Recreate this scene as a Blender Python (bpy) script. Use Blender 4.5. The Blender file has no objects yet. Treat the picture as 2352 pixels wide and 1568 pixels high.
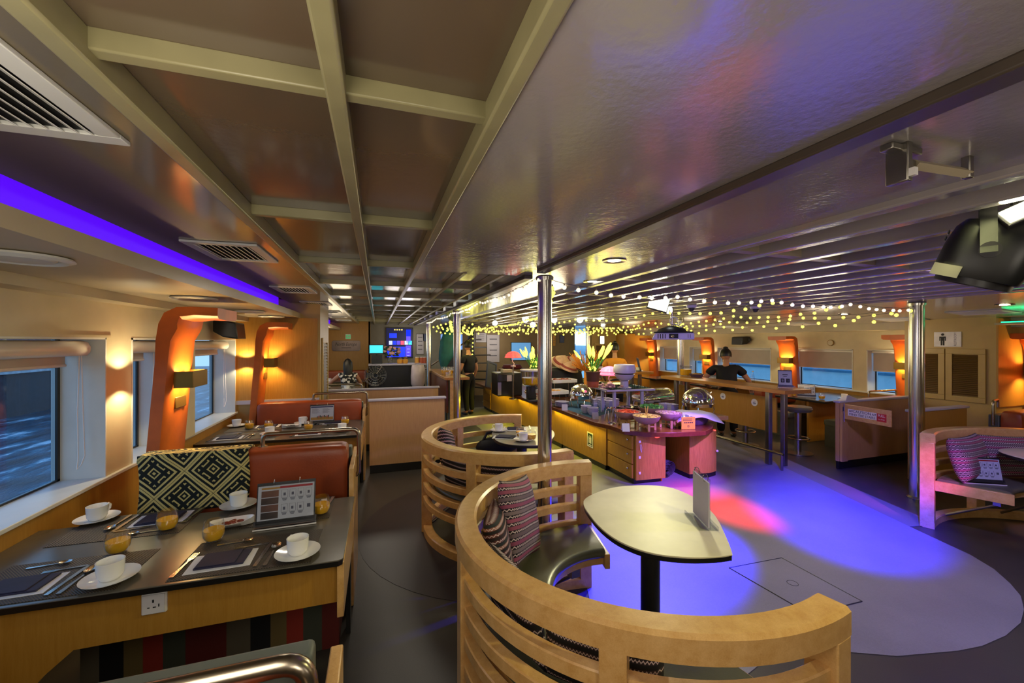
import bpy, bmesh, math, random
from mathutils import Vector, Matrix
random.seed(7)
PI = math.pi
sin, cos = math.sin, math.cos
scene = bpy.context.scene
COL = scene.collection
# ---------------------------------------------------------------- camera frame
F = 940.0
TH = math.atan(309 / F)
EYE = 1.75
def at(u, v, z=None, X=None, Y=None, D=None):
    """a point of the room seen at a photo position, on a known plane"""
    a = (u - 1176) / F; b = (784 - v) / F
    dx, dy = sin(TH) + a * cos(TH), cos(TH) - a * sin(TH)
    if z is not None: t = (z - EYE) / b
    elif X is not None: t = X / dx
    elif Y is not None: t = Y / dy
    else: t = D
    return Vector((dx * t, dy * t, EYE + b * t))

# ---------------------------------------------------------------- materials
def lin(h):
    if not isinstance(h, str): return tuple(h)
    h = h.lstrip('#')
    r = []
    for i in (0, 2, 4):
        c = int(h[i:i + 2], 16) / 255
        r.append(c / 12.92 if c <= .04045 else ((c + .055) / 1.055) ** 2.4)
    return (r[0], r[1], r[2], 1)
MATS = {}
class N:
    def __init__(s, name):
        s.m = bpy.data.materials.new(name); s.m.use_nodes = True
        s.t = s.m.node_tree; s.n = s.t.nodes; s.l = s.t.links
        s.b = s.n.get('Principled BSDF'); s.out = s.n.get('Material Output')
        MATS[name] = s.m
    def add(s, ty, **kw):
        x = s.n.new(ty)
        for k, v in kw.items(): setattr(x, k, v)
        return x
    def set(s, **kw):
        for k, v in kw.items():
            s.b.inputs[k.replace('_', ' ')].default_value = v
        return s
    def link(s, a, b): s.l.new(a, b)
    def math(s, op, a, b=None, c=None):
        x = s.add('ShaderNodeMath', operation=op)
        for i, q in enumerate((a, b, c)):
            if q is None: continue
            if isinstance(q, (int, float)): x.inputs[i].default_value = q
            else: s.link(q, x.inputs[i])
        return x.outputs[0]
    def coord(s, kind='Object', scale=(1, 1, 1)):
        tc = s.add('ShaderNodeTexCoord'); mp = s.add('ShaderNodeMapping')
        mp.inputs['Scale'].default_value = scale
        s.link(tc.outputs[kind], mp.inputs['Vector'])
        return mp.outputs[0]
    def noise(s, vec, scale=5, detail=4, rough=.5):
        x = s.add('ShaderNodeTexNoise')
        x.inputs['Scale'].default_value = scale; x.inputs['Detail'].default_value = detail
        x.inputs['Roughness'].default_value = rough
        if vec is not None: s.link(vec, x.inputs['Vector'])
        return x.outputs['Fac']
    def ramp(s, fac, stops, interp='LINEAR'):
        x = s.add('ShaderNodeValToRGB'); cr = x.color_ramp; cr.interpolation = interp
        while len(cr.elements) > 1: cr.elements.remove(cr.elements[-1])
        for i, (p, c) in enumerate(stops):
            e = cr.elements[0] if i == 0 else cr.elements.new(p)
            e.position = p; e.color = lin(c) if isinstance(c, str) else c
        s.link(fac, x.inputs[0])
        return x.outputs[0]
    def mix(s, fac, a, b):
        x = s.add('ShaderNodeMix', data_type='RGBA')
        for q, i in ((fac, 0), (a, 6), (b, 7)):
            if isinstance(q, str): x.inputs[i].default_value = lin(q)
            elif isinstance(q, (int, float, tuple)): x.inputs[i].default_value = q
            else: s.link(q, x.inputs[i])
        return x.outputs[2]
    def color(s, sock): s.link(sock, s.b.inputs['Base Color']); return s
    def bump(s, h, strength=.2, dist=.01):
        x = s.add('ShaderNodeBump'); x.inputs['Strength'].default_value = strength
        x.inputs['Distance'].default_value = dist
        s.link(h, x.inputs['Height']); s.link(x.outputs[0], s.b.inputs['Normal']); return s
def plain(name, c, rough=.5, metal=0, spec=.5, var=.12, bscale=40, bstr=0, coat=0, **kw):
    q = N(name)
    v = q.coord('Object')
    n = q.noise(v, 6, 3)
    c0 = lin(c)
    lo = tuple(x * (1 - var) for x in c0[:3]) + (1,)
    hi = tuple(min(1, x * (1 + var)) for x in c0[:3]) + (1,)
    q.color(q.ramp(n, [(.3, lo), (.7, hi)]))
    q.set(Roughness=rough, Metallic=metal)
    q.b.inputs['Specular IOR Level'].default_value = spec
    q.b.inputs['Coat Weight'].default_value = coat
    if bstr: q.bump(q.noise(v, bscale, 3), bstr, .004)
    for k, x in kw.items(): q.b.inputs[k.replace('_', ' ')].default_value = x
    return q.m
def wood(name, dark, light, rough=.35, scale=(1, 1, 1), stretch=12, coat=0, bstr=.05):
    q = N(name)
    v = q.coord('Object', scale)
    n1 = q.noise(v, stretch, 6, .62)
    v2 = q.coord('Object', tuple(x * 4 for x in scale))
    n2 = q.noise(v2, stretch * 3, 3, .6)
    f = q.math('ADD', q.math('MULTIPLY', n1, .7), q.math('MULTIPLY', n2, .3))
    q.color(q.ramp(f, [(.32, dark), (.66, light)]))
    q.set(Roughness=rough); q.b.inputs['Coat Weight'].default_value = coat
    q.b.inputs['Coat Roughness'].default_value = .15
    q.bump(f, bstr, .003)
    return q.m
def emit(name, c, strength, body=None):
    q = N(name)
    q.b.inputs['Base Color'].default_value = lin(body or c)
    q.b.inputs['Emission Color'].default_value = lin(c) if isinstance(c, str) else c
    q.b.inputs['Emission Strength'].default_value = strength
    return q.m
def clear(name, tint='#ffffff', gloss=.1, rough=.02, extra=0):
    """thin clear sheet: mostly see-through, glancing reflections"""
    q = N(name)
    tr = q.add('ShaderNodeBsdfTransparent'); tr.inputs[0].default_value = lin(tint)
    gl = q.add('ShaderNodeBsdfGlossy'); gl.inputs['Roughness'].default_value = rough
    lw = q.add('ShaderNodeLayerWeight'); lw.inputs[0].default_value = .35
    f = q.math('ADD', q.math('MULTIPLY', q.math('POWER', lw.outputs['Facing'], 3), .8), gloss * .4 + extra)
    mx = q.add('ShaderNodeMixShader')
    q.link(f, mx.inputs[0]); q.link(tr.outputs[0], mx.inputs[1]); q.link(gl.outputs[0], mx.inputs[2])
    q.link(mx.outputs[0], q.out.inputs['Surface'])
    return q.m

# ---------------------------------------------------------------- mesh builder
class MB:
    def __init__(s): s.v = []; s.f = []; s.mi = []; s.mats = []; s.cur = 0; s.uv = {}
    def mat(s, m):
        m = MATS[m] if isinstance(m, str) else m
        if m not in s.mats: s.mats.append(m)
        s.cur = s.mats.index(m); return s
    def add(s, vs, fs, M=None, uvs=None):
        o = len(s.v)
        for p in vs:
            p = Vector(p)
            s.v.append(M @ p if M is not None else p)
        for k, f in enumerate(fs):
            if uvs is not None: s.uv[len(s.f)] = [uvs[i] for i in f]
            s.f.append([i + o for i in f]); s.mi.append(s.cur)
        return s
    def box(s, x0, x1, y0, y1, z0, z1, M=None):
        vs = [(x, y, z) for z in (z0, z1) for y in (y0, y1) for x in (x0, x1)]
        return s.add(vs, [(0, 2, 3, 1), (4, 5, 7, 6), (0, 1, 5, 4), (2, 6, 7, 3), (0, 4, 6, 2), (1, 3, 7, 5)], M)
    def cbox(s, c, d, M=None):
        return s.box(c[0] - d[0] / 2, c[0] + d[0] / 2, c[1] - d[1] / 2, c[1] + d[1] / 2, c[2] - d[2] / 2, c[2] + d[2] / 2, M)
    def lathe(s, prof, n=24, o=(0, 0, 0), M=None, cap0=True, cap1=True, sy=1):
        vs = []; fs = []
        for r, z in prof:
            for k in range(n):
                a = 2 * PI * k / n
                vs.append((o[0] + r * cos(a), o[1] + r * sin(a) * sy, o[2] + z))
        for i in range(len(prof) - 1):
            for k in range(n):
                k2 = (k + 1) % n
                fs.append((i * n + k, i * n + k2, (i + 1) * n + k2, (i + 1) * n + k))
        if cap0: fs.append(tuple(reversed(range(n))))
        if cap1: fs.append(tuple(range((len(prof) - 1) * n, len(prof) * n)))
        return s.add(vs, fs, M)
    def tube(s, pts, r, n=10, closed=False, M=None, caps=True):
        pts = [Vector(p) for p in pts]; m = len(pts)
        rs = r if isinstance(r, (list, tuple)) else [r] * m
        vs = []; fs = []; up = None
        for i, p in enumerate(pts):
            if closed: t = pts[(i + 1) % m] - pts[i - 1]
            else: t = pts[min(i + 1, m - 1)] - pts[max(i - 1, 0)]
            if t.length < 1e-9: t = Vector((0, 0, 1))
            t.normalize()
            if up is None:
                up = Vector((0, 0, 1)) if abs(t.z) < .9 else Vector((1, 0, 0))
            x = up - t * up.dot(t)
            if x.length < 1e-6: x = t.orthogonal()
            x.normalize(); y = t.cross(x); up = x
            for k in range(n):
                a = 2 * PI * k / n
                vs.append(p + x * rs[i] * cos(a) + y * rs[i] * sin(a))
        for i in range(m if closed else m - 1):
            j = (i + 1) % m
            for k in range(n):
                k2 = (k + 1) % n
                fs.append((i * n + k, i * n + k2, j * n + k2, j * n + k))
        if caps and not closed:
            fs.append(tuple(reversed(range(n)))); fs.append(tuple(range((m - 1) * n, m * n)))
        return s.add(vs, fs, M)
    def prism(s, poly, z0, z1, M=None):
        n = len(poly)
        vs = [(p[0], p[1], z0) for p in poly] + [(p[0], p[1], z1) for p in poly]
        fs = [tuple(reversed(range(n))), tuple(range(n, 2 * n))]
        for k in range(n):
            k2 = (k + 1) % n
            fs.append((k, k2, n + k2, n + k))
        return s.add(vs, fs, M)
    def loft(s, rings, cap=True, M=None, closed=True):
        n = len(rings[0]); vs = [p for r in rings for p in r]; fs = []
        for i in range(len(rings) - 1):
            for k in range(n if closed else n - 1):
                k2 = (k + 1) % n
                fs.append((i * n + k, i * n + k2, (i + 1) * n + k2, (i + 1) * n + k))
        if cap:
            fs.append(tuple(reversed(range(n)))); fs.append(tuple(range((len(rings) - 1) * n, len(rings) * n)))
        return s.add(vs, fs, M)
    def arc(s, c, prof, a0, a1, n=40):
        """sweep a closed (r,z) profile about centre c from angle a0 to a1"""
        rings = []
        for i in range(n + 1):
            a = a0 + (a1 - a0) * i / n
            rings.append([(c[0] + r * cos(a), c[1] + r * sin(a), z) for r, z in prof])
        return s.loft(rings)
    def grid(s, fn, nu, nv, M=None, closeu=False):
        vs = []; uvs = []; fs = []
        for j in range(nv + 1):
            for i in range(nu + 1):
                vs.append(fn(i / nu, j / nv)); uvs.append((i / nu, j / nv))
        w = nu + 1
        for j in range(nv):
            for i in range(nu):
                fs.append((j * w + i, j * w + i + 1, (j + 1) * w + i + 1, (j + 1) * w + i))
        return s.add(vs, fs, M, uvs)
    def ball(s, c, r, n=12, m=8, sc=(1, 1, 1), M=None):
        prof = [(r * sin(PI * (i + .02) / (m + .04)), -r * cos(PI * (i + .02) / (m + .04))) for i in range(m + 1)]
        vs = []; fs = []
        for rr, z in prof:
            for k in range(n):
                a = 2 * PI * k / n
                vs.append((c[0] + rr * cos(a) * sc[0], c[1] + rr * sin(a) * sc[1], c[2] + z * sc[2]))
        for i in range(m):
            for k in range(n):
                k2 = (k + 1) % n
                fs.append((i * n + k, i * n + k2, (i + 1) * n + k2, (i + 1) * n + k))
        fs.append(tuple(reversed(range(n)))); fs.append(tuple(range(m * n, (m + 1) * n)))
        return s.add(vs, fs, M)
    def build(s, name, parent=None, bevel=0, smooth=35, world=False, sub=0, mat=None, seg=2):
        if mat is not None: s.mats = [MATS[mat] if isinstance(mat, str) else mat]; s.mi = [0] * len(s.f)
        me = bpy.data.meshes.new(name)
        off = Vector((0, 0, 0))
        if world and parent is not None:
            off = parent.location.copy()
            if parent.parent: off = off + parent.parent.location
        me.from_pydata([tuple(Vector(p) - off) for p in s.v], [], s.f)
        for m in s.mats: me.materials.append(m)
        if len(s.mats) > 1: me.polygons.foreach_set('material_index', s.mi)
        if s.uv:
            uvl = me.uv_layers.new(name='UVMap')
            for pi, p in enumerate(me.polygons):
                if pi in s.uv:
                    for k, li in enumerate(p.loop_indices): uvl.data[li].uv = s.uv[pi][k]
        bm = bmesh.new(); bm.from_mesh(me)
        bmesh.ops.recalc_face_normals(bm, faces=bm.faces)
        bm.to_mesh(me); bm.free()
        if smooth:
            me.shade_smooth(); me.set_sharp_from_angle(angle=math.radians(smooth))
        o = bpy.data.objects.new(name, me); COL.objects.link(o)
        if bevel:
            b = o.modifiers.new('b', 'BEVEL'); b.width = bevel; b.segments = seg; b.limit_method = 'ANGLE'
            b.angle_limit = math.radians(40); b.harden_normals = False
        if sub:
            b = o.modifiers.new('s', 'SUBSURF'); b.levels = sub; b.render_levels = sub
        if parent is not None: o.parent = parent
        return o
def thing(name, label, cat, loc=(0, 0, 0), rz=0, group=None):
    o = bpy.data.objects.new(name, None); COL.objects.link(o)
    o.empty_display_size = .05
    o.location = loc; o.rotation_euler = (0, 0, rz)
    o['label'] = label; o['category'] = cat
    if group: o['group'] = group
    return o
def tag(o, label, cat, group=None, kind=None):
    o['label'] = label; o['category'] = cat
    if group: o['group'] = group
    if kind: o['kind'] = kind
    return o
def struct(o, label=None):
    o['kind'] = 'structure'
    if label: o['label'] = label
    return o
def dup(root, loc=None, rz=None, label=None, group=None, parent=None):
    r = root.copy(); COL.objects.link(r)
    if parent is not None: r.parent = parent
    if loc is not None: r.location = loc
    if rz is not None: r.rotation_euler = (0, 0, rz)
    if label: r['label'] = label
    if group: r['group'] = group
    for ch in list(root.children):
        dup(ch, parent=r)
    return r
def rotM(loc=(0, 0, 0), rx=0, ry=0, rz=0):
    return Matrix.Translation(loc) @ Matrix.Rotation(rz, 4, 'Z') @ Matrix.Rotation(ry, 4, 'Y') @ Matrix.Rotation(rx, 4, 'X')
def basis(o, x, y, z):
    m = Matrix.Identity(4)
    for i, q in enumerate((x, y, z)):
        q = Vector(q).normalized()
        m[0][i], m[1][i], m[2][i] = q
    m[0][3], m[1][3], m[2][3] = o
    return m
def text(body, size, M, m, name, parent=None, depth=.0008, align='CENTER', sx=1):
    """lettering as a thin raised mesh; the text plane is local XY"""
    cu = bpy.data.curves.new(name, 'FONT'); cu.body = body; cu.size = size
    cu.align_x = align; cu.align_y = 'CENTER'; cu.extrude = depth; cu.resolution_u = 2
    tmp = bpy.data.objects.new('t', cu); COL.objects.link(tmp)
    dg = bpy.context.evaluated_depsgraph_get()
    me = bpy.data.meshes.new_from_object(tmp.evaluated_get(dg))
    bpy.data.objects.remove(tmp); bpy.data.curves.remove(cu)
    me.transform(Matrix.Scale(sx, 4, (1, 0, 0))); me.transform(M)
    me.materials.clear(); me.materials.append(MATS[m]); me.name = name
    if parent is not None:
        off = parent.location.copy()
        if parent.parent: off = off + parent.parent.location
        me.transform(Matrix.Translation(-off))
    o = bpy.data.objects.new(name, me); COL.objects.link(o)
    if parent is not None: o.parent = parent
    return o
# ---------------------------------------------------------------- palette
def ceiling_mat(name, c, rough=.16, b=.12):
    q = N(name); v = q.coord('Object')
    q.color(q.ramp(q.noise(v, 1.5, 3), [(.3, c[0]), (.7, c[1])]))
    q.set(Roughness=rough); q.b.inputs['Specular IOR Level'].default_value = .6
    q.b.inputs['Coat Weight'].default_value = .6; q.b.inputs['Coat Roughness'].default_value = .1
    q.bump(q.math('ADD', q.noise(v, 55, 3), q.math('MULTIPLY', q.noise(v, 6, 2), 2.0)), b, .006)
ceiling_mat('ceiling_gloss', ('#98908f', '#a39b98'), .16, .2)
ceiling_mat('ceiling_aft', ('#6e6260', '#786b66'), .14)
ceiling_mat('ceiling_flat', ('#655b45', '#6f644c'), .45, .05)
ceiling_mat('ceiling_panel', ('#5d4f3f', '#665745'), .2, .06)
plain('beam_paint', '#938c66', .3, bstr=.05)
plain('cream_wall', '#cfc19d', .5, var=.05, bstr=.05)
plain('soffit_cream', '#b5a68a', .35, var=.05)
plain('white_paint', '#d8d8d2', .35, var=.04)
wood('yellow_veneer', '#a87626', '#b98838', .4, (14, 14, 1), 6, bstr=.02)
wood('maple', '#c3924f', '#deb273', .28, (3, 3, 3), 7, coat=.3)
wood('maple_x', '#c08c50', '#d6a668', .3, (1, 10, 10), 6, coat=.3)
wood('buffet_veneer', '#94661f', '#c08f3a', .35, (22, 22, 1.4), 5, bstr=.03)
wood('panel_veneer', '#b88c5c', '#c99e6c', .42, (20, 20, 1.2), 5, bstr=.02)
wood('cherry', '#5a2a12', '#7c4320', .28, (6, 6, 6), 4, coat=.4)
wood('bar_oak', '#a9702a', '#c78c3e', .3, (10, 1, 10), 5, coat=.4)
plain('leather_orange', '#9c431d', .38, var=.14, bscale=90, bstr=.12)
plain('pillar_leather', '#c2601c', .42, var=.16, bscale=60, bstr=.15)
plain('leather_grey', '#5d5d4c', .3, var=.12, bscale=120, bstr=.12)
plain('leather_board', '#565c56', .5, var=.1, bstr=.05)
plain('laminate', '#5a554b', .22, var=.08)
plain('table_cream', '#cfc7a4', .45, var=.08, bstr=.05)
plain('table_grey', '#8d8878', .25, var=.08)
plain('black_edge', '#151412', .35)
plain('black_plastic', '#1c1e1e', .38, var=.2)
plain('dark_plastic', '#2a2a2c', .4)
plain('china', '#f0eeea', .14, var=.02, coat=.5)
plain('china_grey', '#d9d6d6', .2, var=.03)
plain('chrome', '#e6e6e6', .06, 1, var=.03)
plain('steel', '#c9c6c0', .2, 1, var=.06)
plain('steel_dull', '#9a958c', .33, 1, var=.1)
plain('tube_metal', '#a89d8c', .26, 1, var=.08)
plain('brass', '#8a6a30', .38, .8, var=.1)
plain('napkin_navy', '#23203c', .7, var=.2, bstr=.15)
plain('paper', '#e6e4e6', .6, var=.03)
plain('card_grey', '#bdb8c4', .5, var=.04)
plain('print_red', '#c4202c', .5); plain('print_orange', '#d79a3a', .5)
plain('print_photo', '#8a5a44', .5, var=.6); plain('print_photo2', '#5d4437', .5, var=.7)
plain('print_ink', '#6c6a78', .6); plain('print_blue', '#4a567e', .5); plain('print_dark', '#26242c', .5)
plain('ink_black', '#111111', .6); plain('ink_navy', '#22244e', .6)
plain('acrylic_white', '#c6c2dc', .35, var=.04)
plain('skin', '#c08a66', .5, var=.08, Subsurface_Weight=.05)
plain('hair', '#0d0a0a', .4, var=.3, bscale=200, bstr=.3)
plain('cloth_black', '#0c0c0f', .8, var=.2, bscale=60, bstr=.2)
plain('beam_dark', '#4a4036', .35)
plain('cloth_orange', '#e0912a', .8, var=.1, bstr=.2)
plain('cloth_teal', '#145a63', .7, var=.25, bstr=.2)
plain('floor_black', '#1a1a1c', .5)
plain('rubber', '#1c1c22', .7)
plain('terracotta', '#b65a3c', .7, var=.1)
plain('terracotta_dark', '#5e3524', .7, var=.1)
plain('leaf', '#3f8a34', .5, var=.5); plain('leaf_dark', '#1d3a1a', .6, var=.4)
plain('tomato', '#d4472a', .3, var=.25); plain('lettuce', '#72b86a', .5, var=.4)
plain('onion', '#c6a0a0', .5, var=.3); plain('salad_tan', '#cfa878', .5, var=.35)
plain('bread', '#b5854a', .7, var=.25); plain('dates', '#7c2a12', .3, var=.3)
plain('bowl_wood', '#a8847a', .45, var=.18, bscale=14, bstr=.05)
plain('straw', '#c9a47c', .7, var=.2, bstr=.2); plain('straw_red', '#8a3a2a', .7)
plain('pink_flower', '#d9a7a0', .7, var=.25); plain('moss', '#1f4434', .9, var=.4, bstr=.6)
plain('wicker', '#5a4658', .7, var=.3, bscale=120, bstr=.8)
plain('yellow_card', '#d8a828', .5, var=.05)
plain('bag_plastic', '#d5c2c2', .3, var=.12, bstr=.4)
plain('blue_mat', '#2f4a66', .7, var=.1)
plain('navy_paint', '#1a2748', .4)
plain('maroon', '#5a1420', .6)
plain('far_grey', '#8d8a80', .6, var=.06); plain('far_beige', '#8a7454', .6, var=.06)
plain('far_dark', '#34383c', .5)
plain('plaque', '#6a5a58', .3, .3, var=.15)
plain('hull_blue', '#8fb9cc', .6, var=.06); plain('hull_stripe', '#2b6a8c', .6)
plain('quay_grey', '#b0b7bc', .8, var=.2); plain('quay_dark', '#27303a', .8, var=.3); plain('rust', '#8a5a50', .8, var=.3)
plain('white_rim', '#e8e4e0', .4)
plain('louvre', '#5e4318', .5, var=.1)
plain('cabinet_paint', '#b79a5a', .4, var=.05)
plain('blind_fabric', '#b9aea0', .7, var=.04); plain('blind_box', '#ddd3c4', .2, var=.03)
plain('cutting', '#b06a58', .4, var=.1)
plain('blue_cloth', '#2c5a78', .8, var=.15)
clear('window_glass', '#dfeaf2', .06); clear('drink_glass', '#ffffff', .15, .01, .035); clear('acrylic', '#f2f4f8', .12, .05)
q = N('juice'); q.set(Roughness=.15); q.b.inputs['Base Color'].default_value = lin('#f2b010')
q.color(q.ramp(q.noise(q.coord('Object'), 20, 2), [(.3, '#f0ac08'), (.7, '#fcc424')]))
q.b.inputs['Subsurface Weight'].default_value = .1
# placemat weave
q = N('placemat'); v = q.coord('Object', (1, 1, 1)); sp = q.add('ShaderNodeSeparateXYZ'); q.link(v, sp.inputs[0])
a = q.math('SINE', q.math('MULTIPLY', sp.outputs[0], 620)); b = q.math('SINE', q.math('MULTIPLY', sp.outputs[1], 620))
w = q.math('MULTIPLY', a, b)
q.color(q.ramp(q.math('ADD', q.math('MULTIPLY', w, .5), .5), [(.2, '#1f1a14'), (.85, '#5a4d3e')]))
q.set(Roughness=.55); q.bump(w, .5, .002)
# vinyl floors
def vinyl(name, c0, c1, rough=.4):
    q = N(name); v = q.coord('Object')
    n = q.math('ADD', q.math('MULTIPLY', q.noise(v, 2, 5), .6), q.math('MULTIPLY', q.noise(v, 160, 2), .4))
    q.color(q.ramp(n, [(.35, c0), (.65, c1)])); q.set(Roughness=rough)
    q.bump(q.noise(v, 200, 2), .05, .002)
vinyl('floor_dark', '#33302c', '#3f3b36'); vinyl('floor_light', '#706e74', '#7e7c82', .5)
vinyl('floor_dark_disc', '#2a262a', '#302b2f'); vinyl('floor_beige', '#6d675c', '#787166', .5)
# black and cream ethnic throw: nested diamonds and bands, from the UV map
q = N('throw_pattern'); v = q.coord('UV'); sp = q.add('ShaderNodeSeparateXYZ'); q.link(v, sp.inputs[0])
U, V = sp.outputs[0], sp.outputs[1]
def tri(x, k):  # triangle wave 0..1
    return q.math('MULTIPLY', q.math('ABSOLUTE', q.math('SUBTRACT', q.math('FRACT', q.math('MULTIPLY', x, k)), .5)), 2)
A = q.math('ADD', U, V); B = q.math('SUBTRACT', U, V)
fa, fb = tri(A, 1), tri(B, 1)
d = q.math('MAXIMUM', fa, fb)                 # lattice of diamonds: 0 at middle, 1 at border
rings = q.math('GREATER_THAN', q.math('FRACT', q.math('MULTIPLY', d, 4.5)), .45)
sa, sb = tri(A, 3), tri(B, 3)
small = q.math('MAXIMUM', sa, sb)
motif = q.math('GREATER_THAN', q.math('FRACT', q.math('MULTIPLY', small, 2.0)), .42)
inner = q.math('LESS_THAN', d, .56)
patt = q.math('ADD', q.math('MULTIPLY', inner, motif), q.math('MULTIPLY', q.math('SUBTRACT', 1, inner), rings))
q.color(q.mix(patt, '#cdbd78', '#0a1414')); q.set(Roughness=.85)
q.bump(q.noise(v, 300, 2), .2, .002)
# woven cushion stripes
def cushion(name, cols, rep=1.0):
    q = N(name); v = q.coord('UV'); sp = q.add('ShaderNodeSeparateXYZ'); q.link(v, sp.inputs[0])
    U, V = sp.outputs[0], sp.outputs[1]
    fr = q.math('FRACT', q.math('MULTIPLY', V, rep))
    n = len(cols)
    base = q.ramp(fr, [(i / n, c) for i, c in enumerate(cols)], 'CONSTANT')
    z = q.math('ABSOLUTE', q.math('SUBTRACT', q.math('FRACT', q.math('MULTIPLY', U, 34)), .5))
    rows = q.math('FRACT', q.math('MULTIPLY', fr, n))
    zig = q.math('LESS_THAN', q.math('ABSOLUTE', q.math('SUBTRACT', rows, q.math('ADD', .25, z))), .16)
    sel = q.math('GREATER_THAN', q.math('FRACT', q.math('MULTIPLY', fr, n / 2)), .5)
    q.color(q.mix(q.math('MULTIPLY', zig, sel), base, '#cbb7b4'))
    q.set(Roughness=.9); q.bump(q.noise(v, 260, 2), .3, .003)
cushion('cushion_pink', ['#8e4a5e', '#3a2c32', '#9a5068', '#15121a', '#7b6a6c', '#231c24', '#8a4560', '#2b2430', '#6c5a60', '#18151c'], 2.4)
cushion('cushion_dark', ['#2a1c1a', '#6a3a34', '#1a1616', '#8a5a4c', '#22282a', '#5b2f2c'], 4)
cushion('cushion_black', ['#171416', '#3a2a30', '#100e10', '#2a2024'], 4)
q = N('seat_stripe'); v = q.coord('Object'); sp = q.add('ShaderNodeSeparateXYZ'); q.link(v, sp.inputs[0])
q.color(q.ramp(q.math('FRACT', q.math('MULTIPLY', q.math('ADD', sp.outputs[0], 4.03), 1.55)),
    [(0, '#5a1a14'), (.28, '#5b5444'), (.45, '#0d0d10'), (.6, '#6a5a34'), (.72, '#8a2a1c'), (.85, '#3c4034')], 'CONSTANT')); q.set(Roughness=.6)
# harbour water
q = N('water'); v = q.coord('Object', (1, 1, 1))
n = q.noise(q.coord('Object', (.55, .16, 1)), 3.0, 6, .7)
q.color(q.ramp(n, [(.36, '#061c2c'), (.5, '#11455c'), (.58, '#2f7890'), (.66, '#d4e8f0')]))
q.set(Roughness=.3); q.b.inputs['Specular IOR Level'].default_value = .25; q.bump(n, .5, .1)
# lights
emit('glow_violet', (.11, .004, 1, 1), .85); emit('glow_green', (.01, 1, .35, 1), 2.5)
emit('glow_lamp', (1, .62, .2, 1), 14.0); emit('glow_white', (1, .95, .72, 1), 9.0)
emit('glow_flood', (1, .96, .6, 1), 22.0); emit('glow_bulb', (1, .95, .14, 1), 1.7); emit('glow_bulb_white', (1, .92, .75, 1), 1.1)
emit('glow_globe', (.9, 1, .95, 1), 9.0); emit('glow_yellow', (.95, .85, .03, 1), 3.2); emit('glow_tulip', (.95, .9, .1, 1), 2.2)
emit('glow_coral', (1, .12, .1, 1), .9); emit('glow_pink', (1, .22, .4, 1), .9); emit('glow_red', (1, .04, .03, 1), 5)
emit('screen_dark', (.004, .006, .05, 1), 1.0, '#05060c'); emit('screen_blue', (.01, .04, .85, 1), 1.0); emit('screen_purple', (.1, .06, .75, 1), 1.0)
emit('screen_white', (.6, .7, 1, 1), .9); emit('screen_red', (1, .1, .2, 1), .8); emit('screen_cyan', (.05, .65, .8, 1), 1.1)
emit('screen_sea', (.1, .28, .55, 1), .9); emit('screen_yellow', (1, .8, .2, 1), .9)
emit('exit_green', (.1, .4, .15, 1), .5); emit('sky_panel', (.2, .4, .9, 1), .8)
for nm in ('glow_bulb', 'glow_bulb_white', 'glow_tulip', 'glow_coral', 'glow_pink'):
    try: MATS[nm].cycles.emission_sampling = 'NONE'
    except Exception: pass
# ================================================================ THE ROOM
Y0, Y1 = -3.2, 13.2
XL, XR = -1.7, 8.5
m = MB().mat('floor_dark').box(-2.1, 8.9, Y0, Y1, -.06, 0)
struct(m.build('floor', smooth=0))
# pale dance floor, beige border, round dark disc under the curved seats
dance = [(5.83, 5.74), (5.25, 3.84), (4.76, 2.45), (4.615, 2.01), (4.5, 1.83), (4.345, 1.686), (4.2, 1.58), (4.008, 1.494), (3.8, 1.43), (3.549, 1.395), (3.3, 1.39),
         (3.117, 1.411), (2.743, 1.493), (2.502, 1.606), (2.1, 1.72), (1.7, 1.62), (1.35, 1.75), (1.3, 2.3), (1.55, 2.95), (1.45, 3.6), (1.75, 4.6), (2.0, 6), (1.9, 10.6), (5.6, 10.6), (6.0, 7)]
struct(MB().mat('floor_light').prism(dance, 0, .003).build('floor_dance_area', smooth=0))
struct(MB().mat('floor_beige').prism([(5.1, 2.45), (5.62, 4.05), (6.3, 5.9), (6.1, 6.4), (5.83, 5.74), (5.25, 3.84), (4.78, 2.5)], 0, .0035).build('floor_border', smooth=0))
dark_disc = MB().mat('floor_dark_disc')
dark_disc.prism([(1.2 + 1.36 * cos(a * PI / 24), 3.85 + 1.3 * sin(a * PI / 24)) for a in range(48)], 0, .002)
struct(dark_disc.build('floor_dark_disc', smooth=0))
# access hatch let into the dance floor
hx = [at(1675, 1305, z=0), at(1795, 1282, z=0), at(1980, 1382, z=0), at(1860, 1412, z=0)]
h = MB().mat('floor_light').prism([(p.x, p.y) for p in hx], .002, .005).mat('ink_black')
for i in range(4):
    a, b = hx[i], hx[(i + 1) % 4]
    h.tube([a + Vector((0, 0, .004)), b + Vector((0, 0, .004))], .004, 5)
c = sum(hx, Vector()) / 4
h.tube([(c.x + .035 * cos(t * PI / 8), c.y + .035 * sin(t * PI / 8), .005) for t in range(16)], .002, 4, closed=True)
tag(h.build('floor_hatch', smooth=0), 'square access hatch outlined in black in the pale dance floor', 'hatch')

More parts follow.
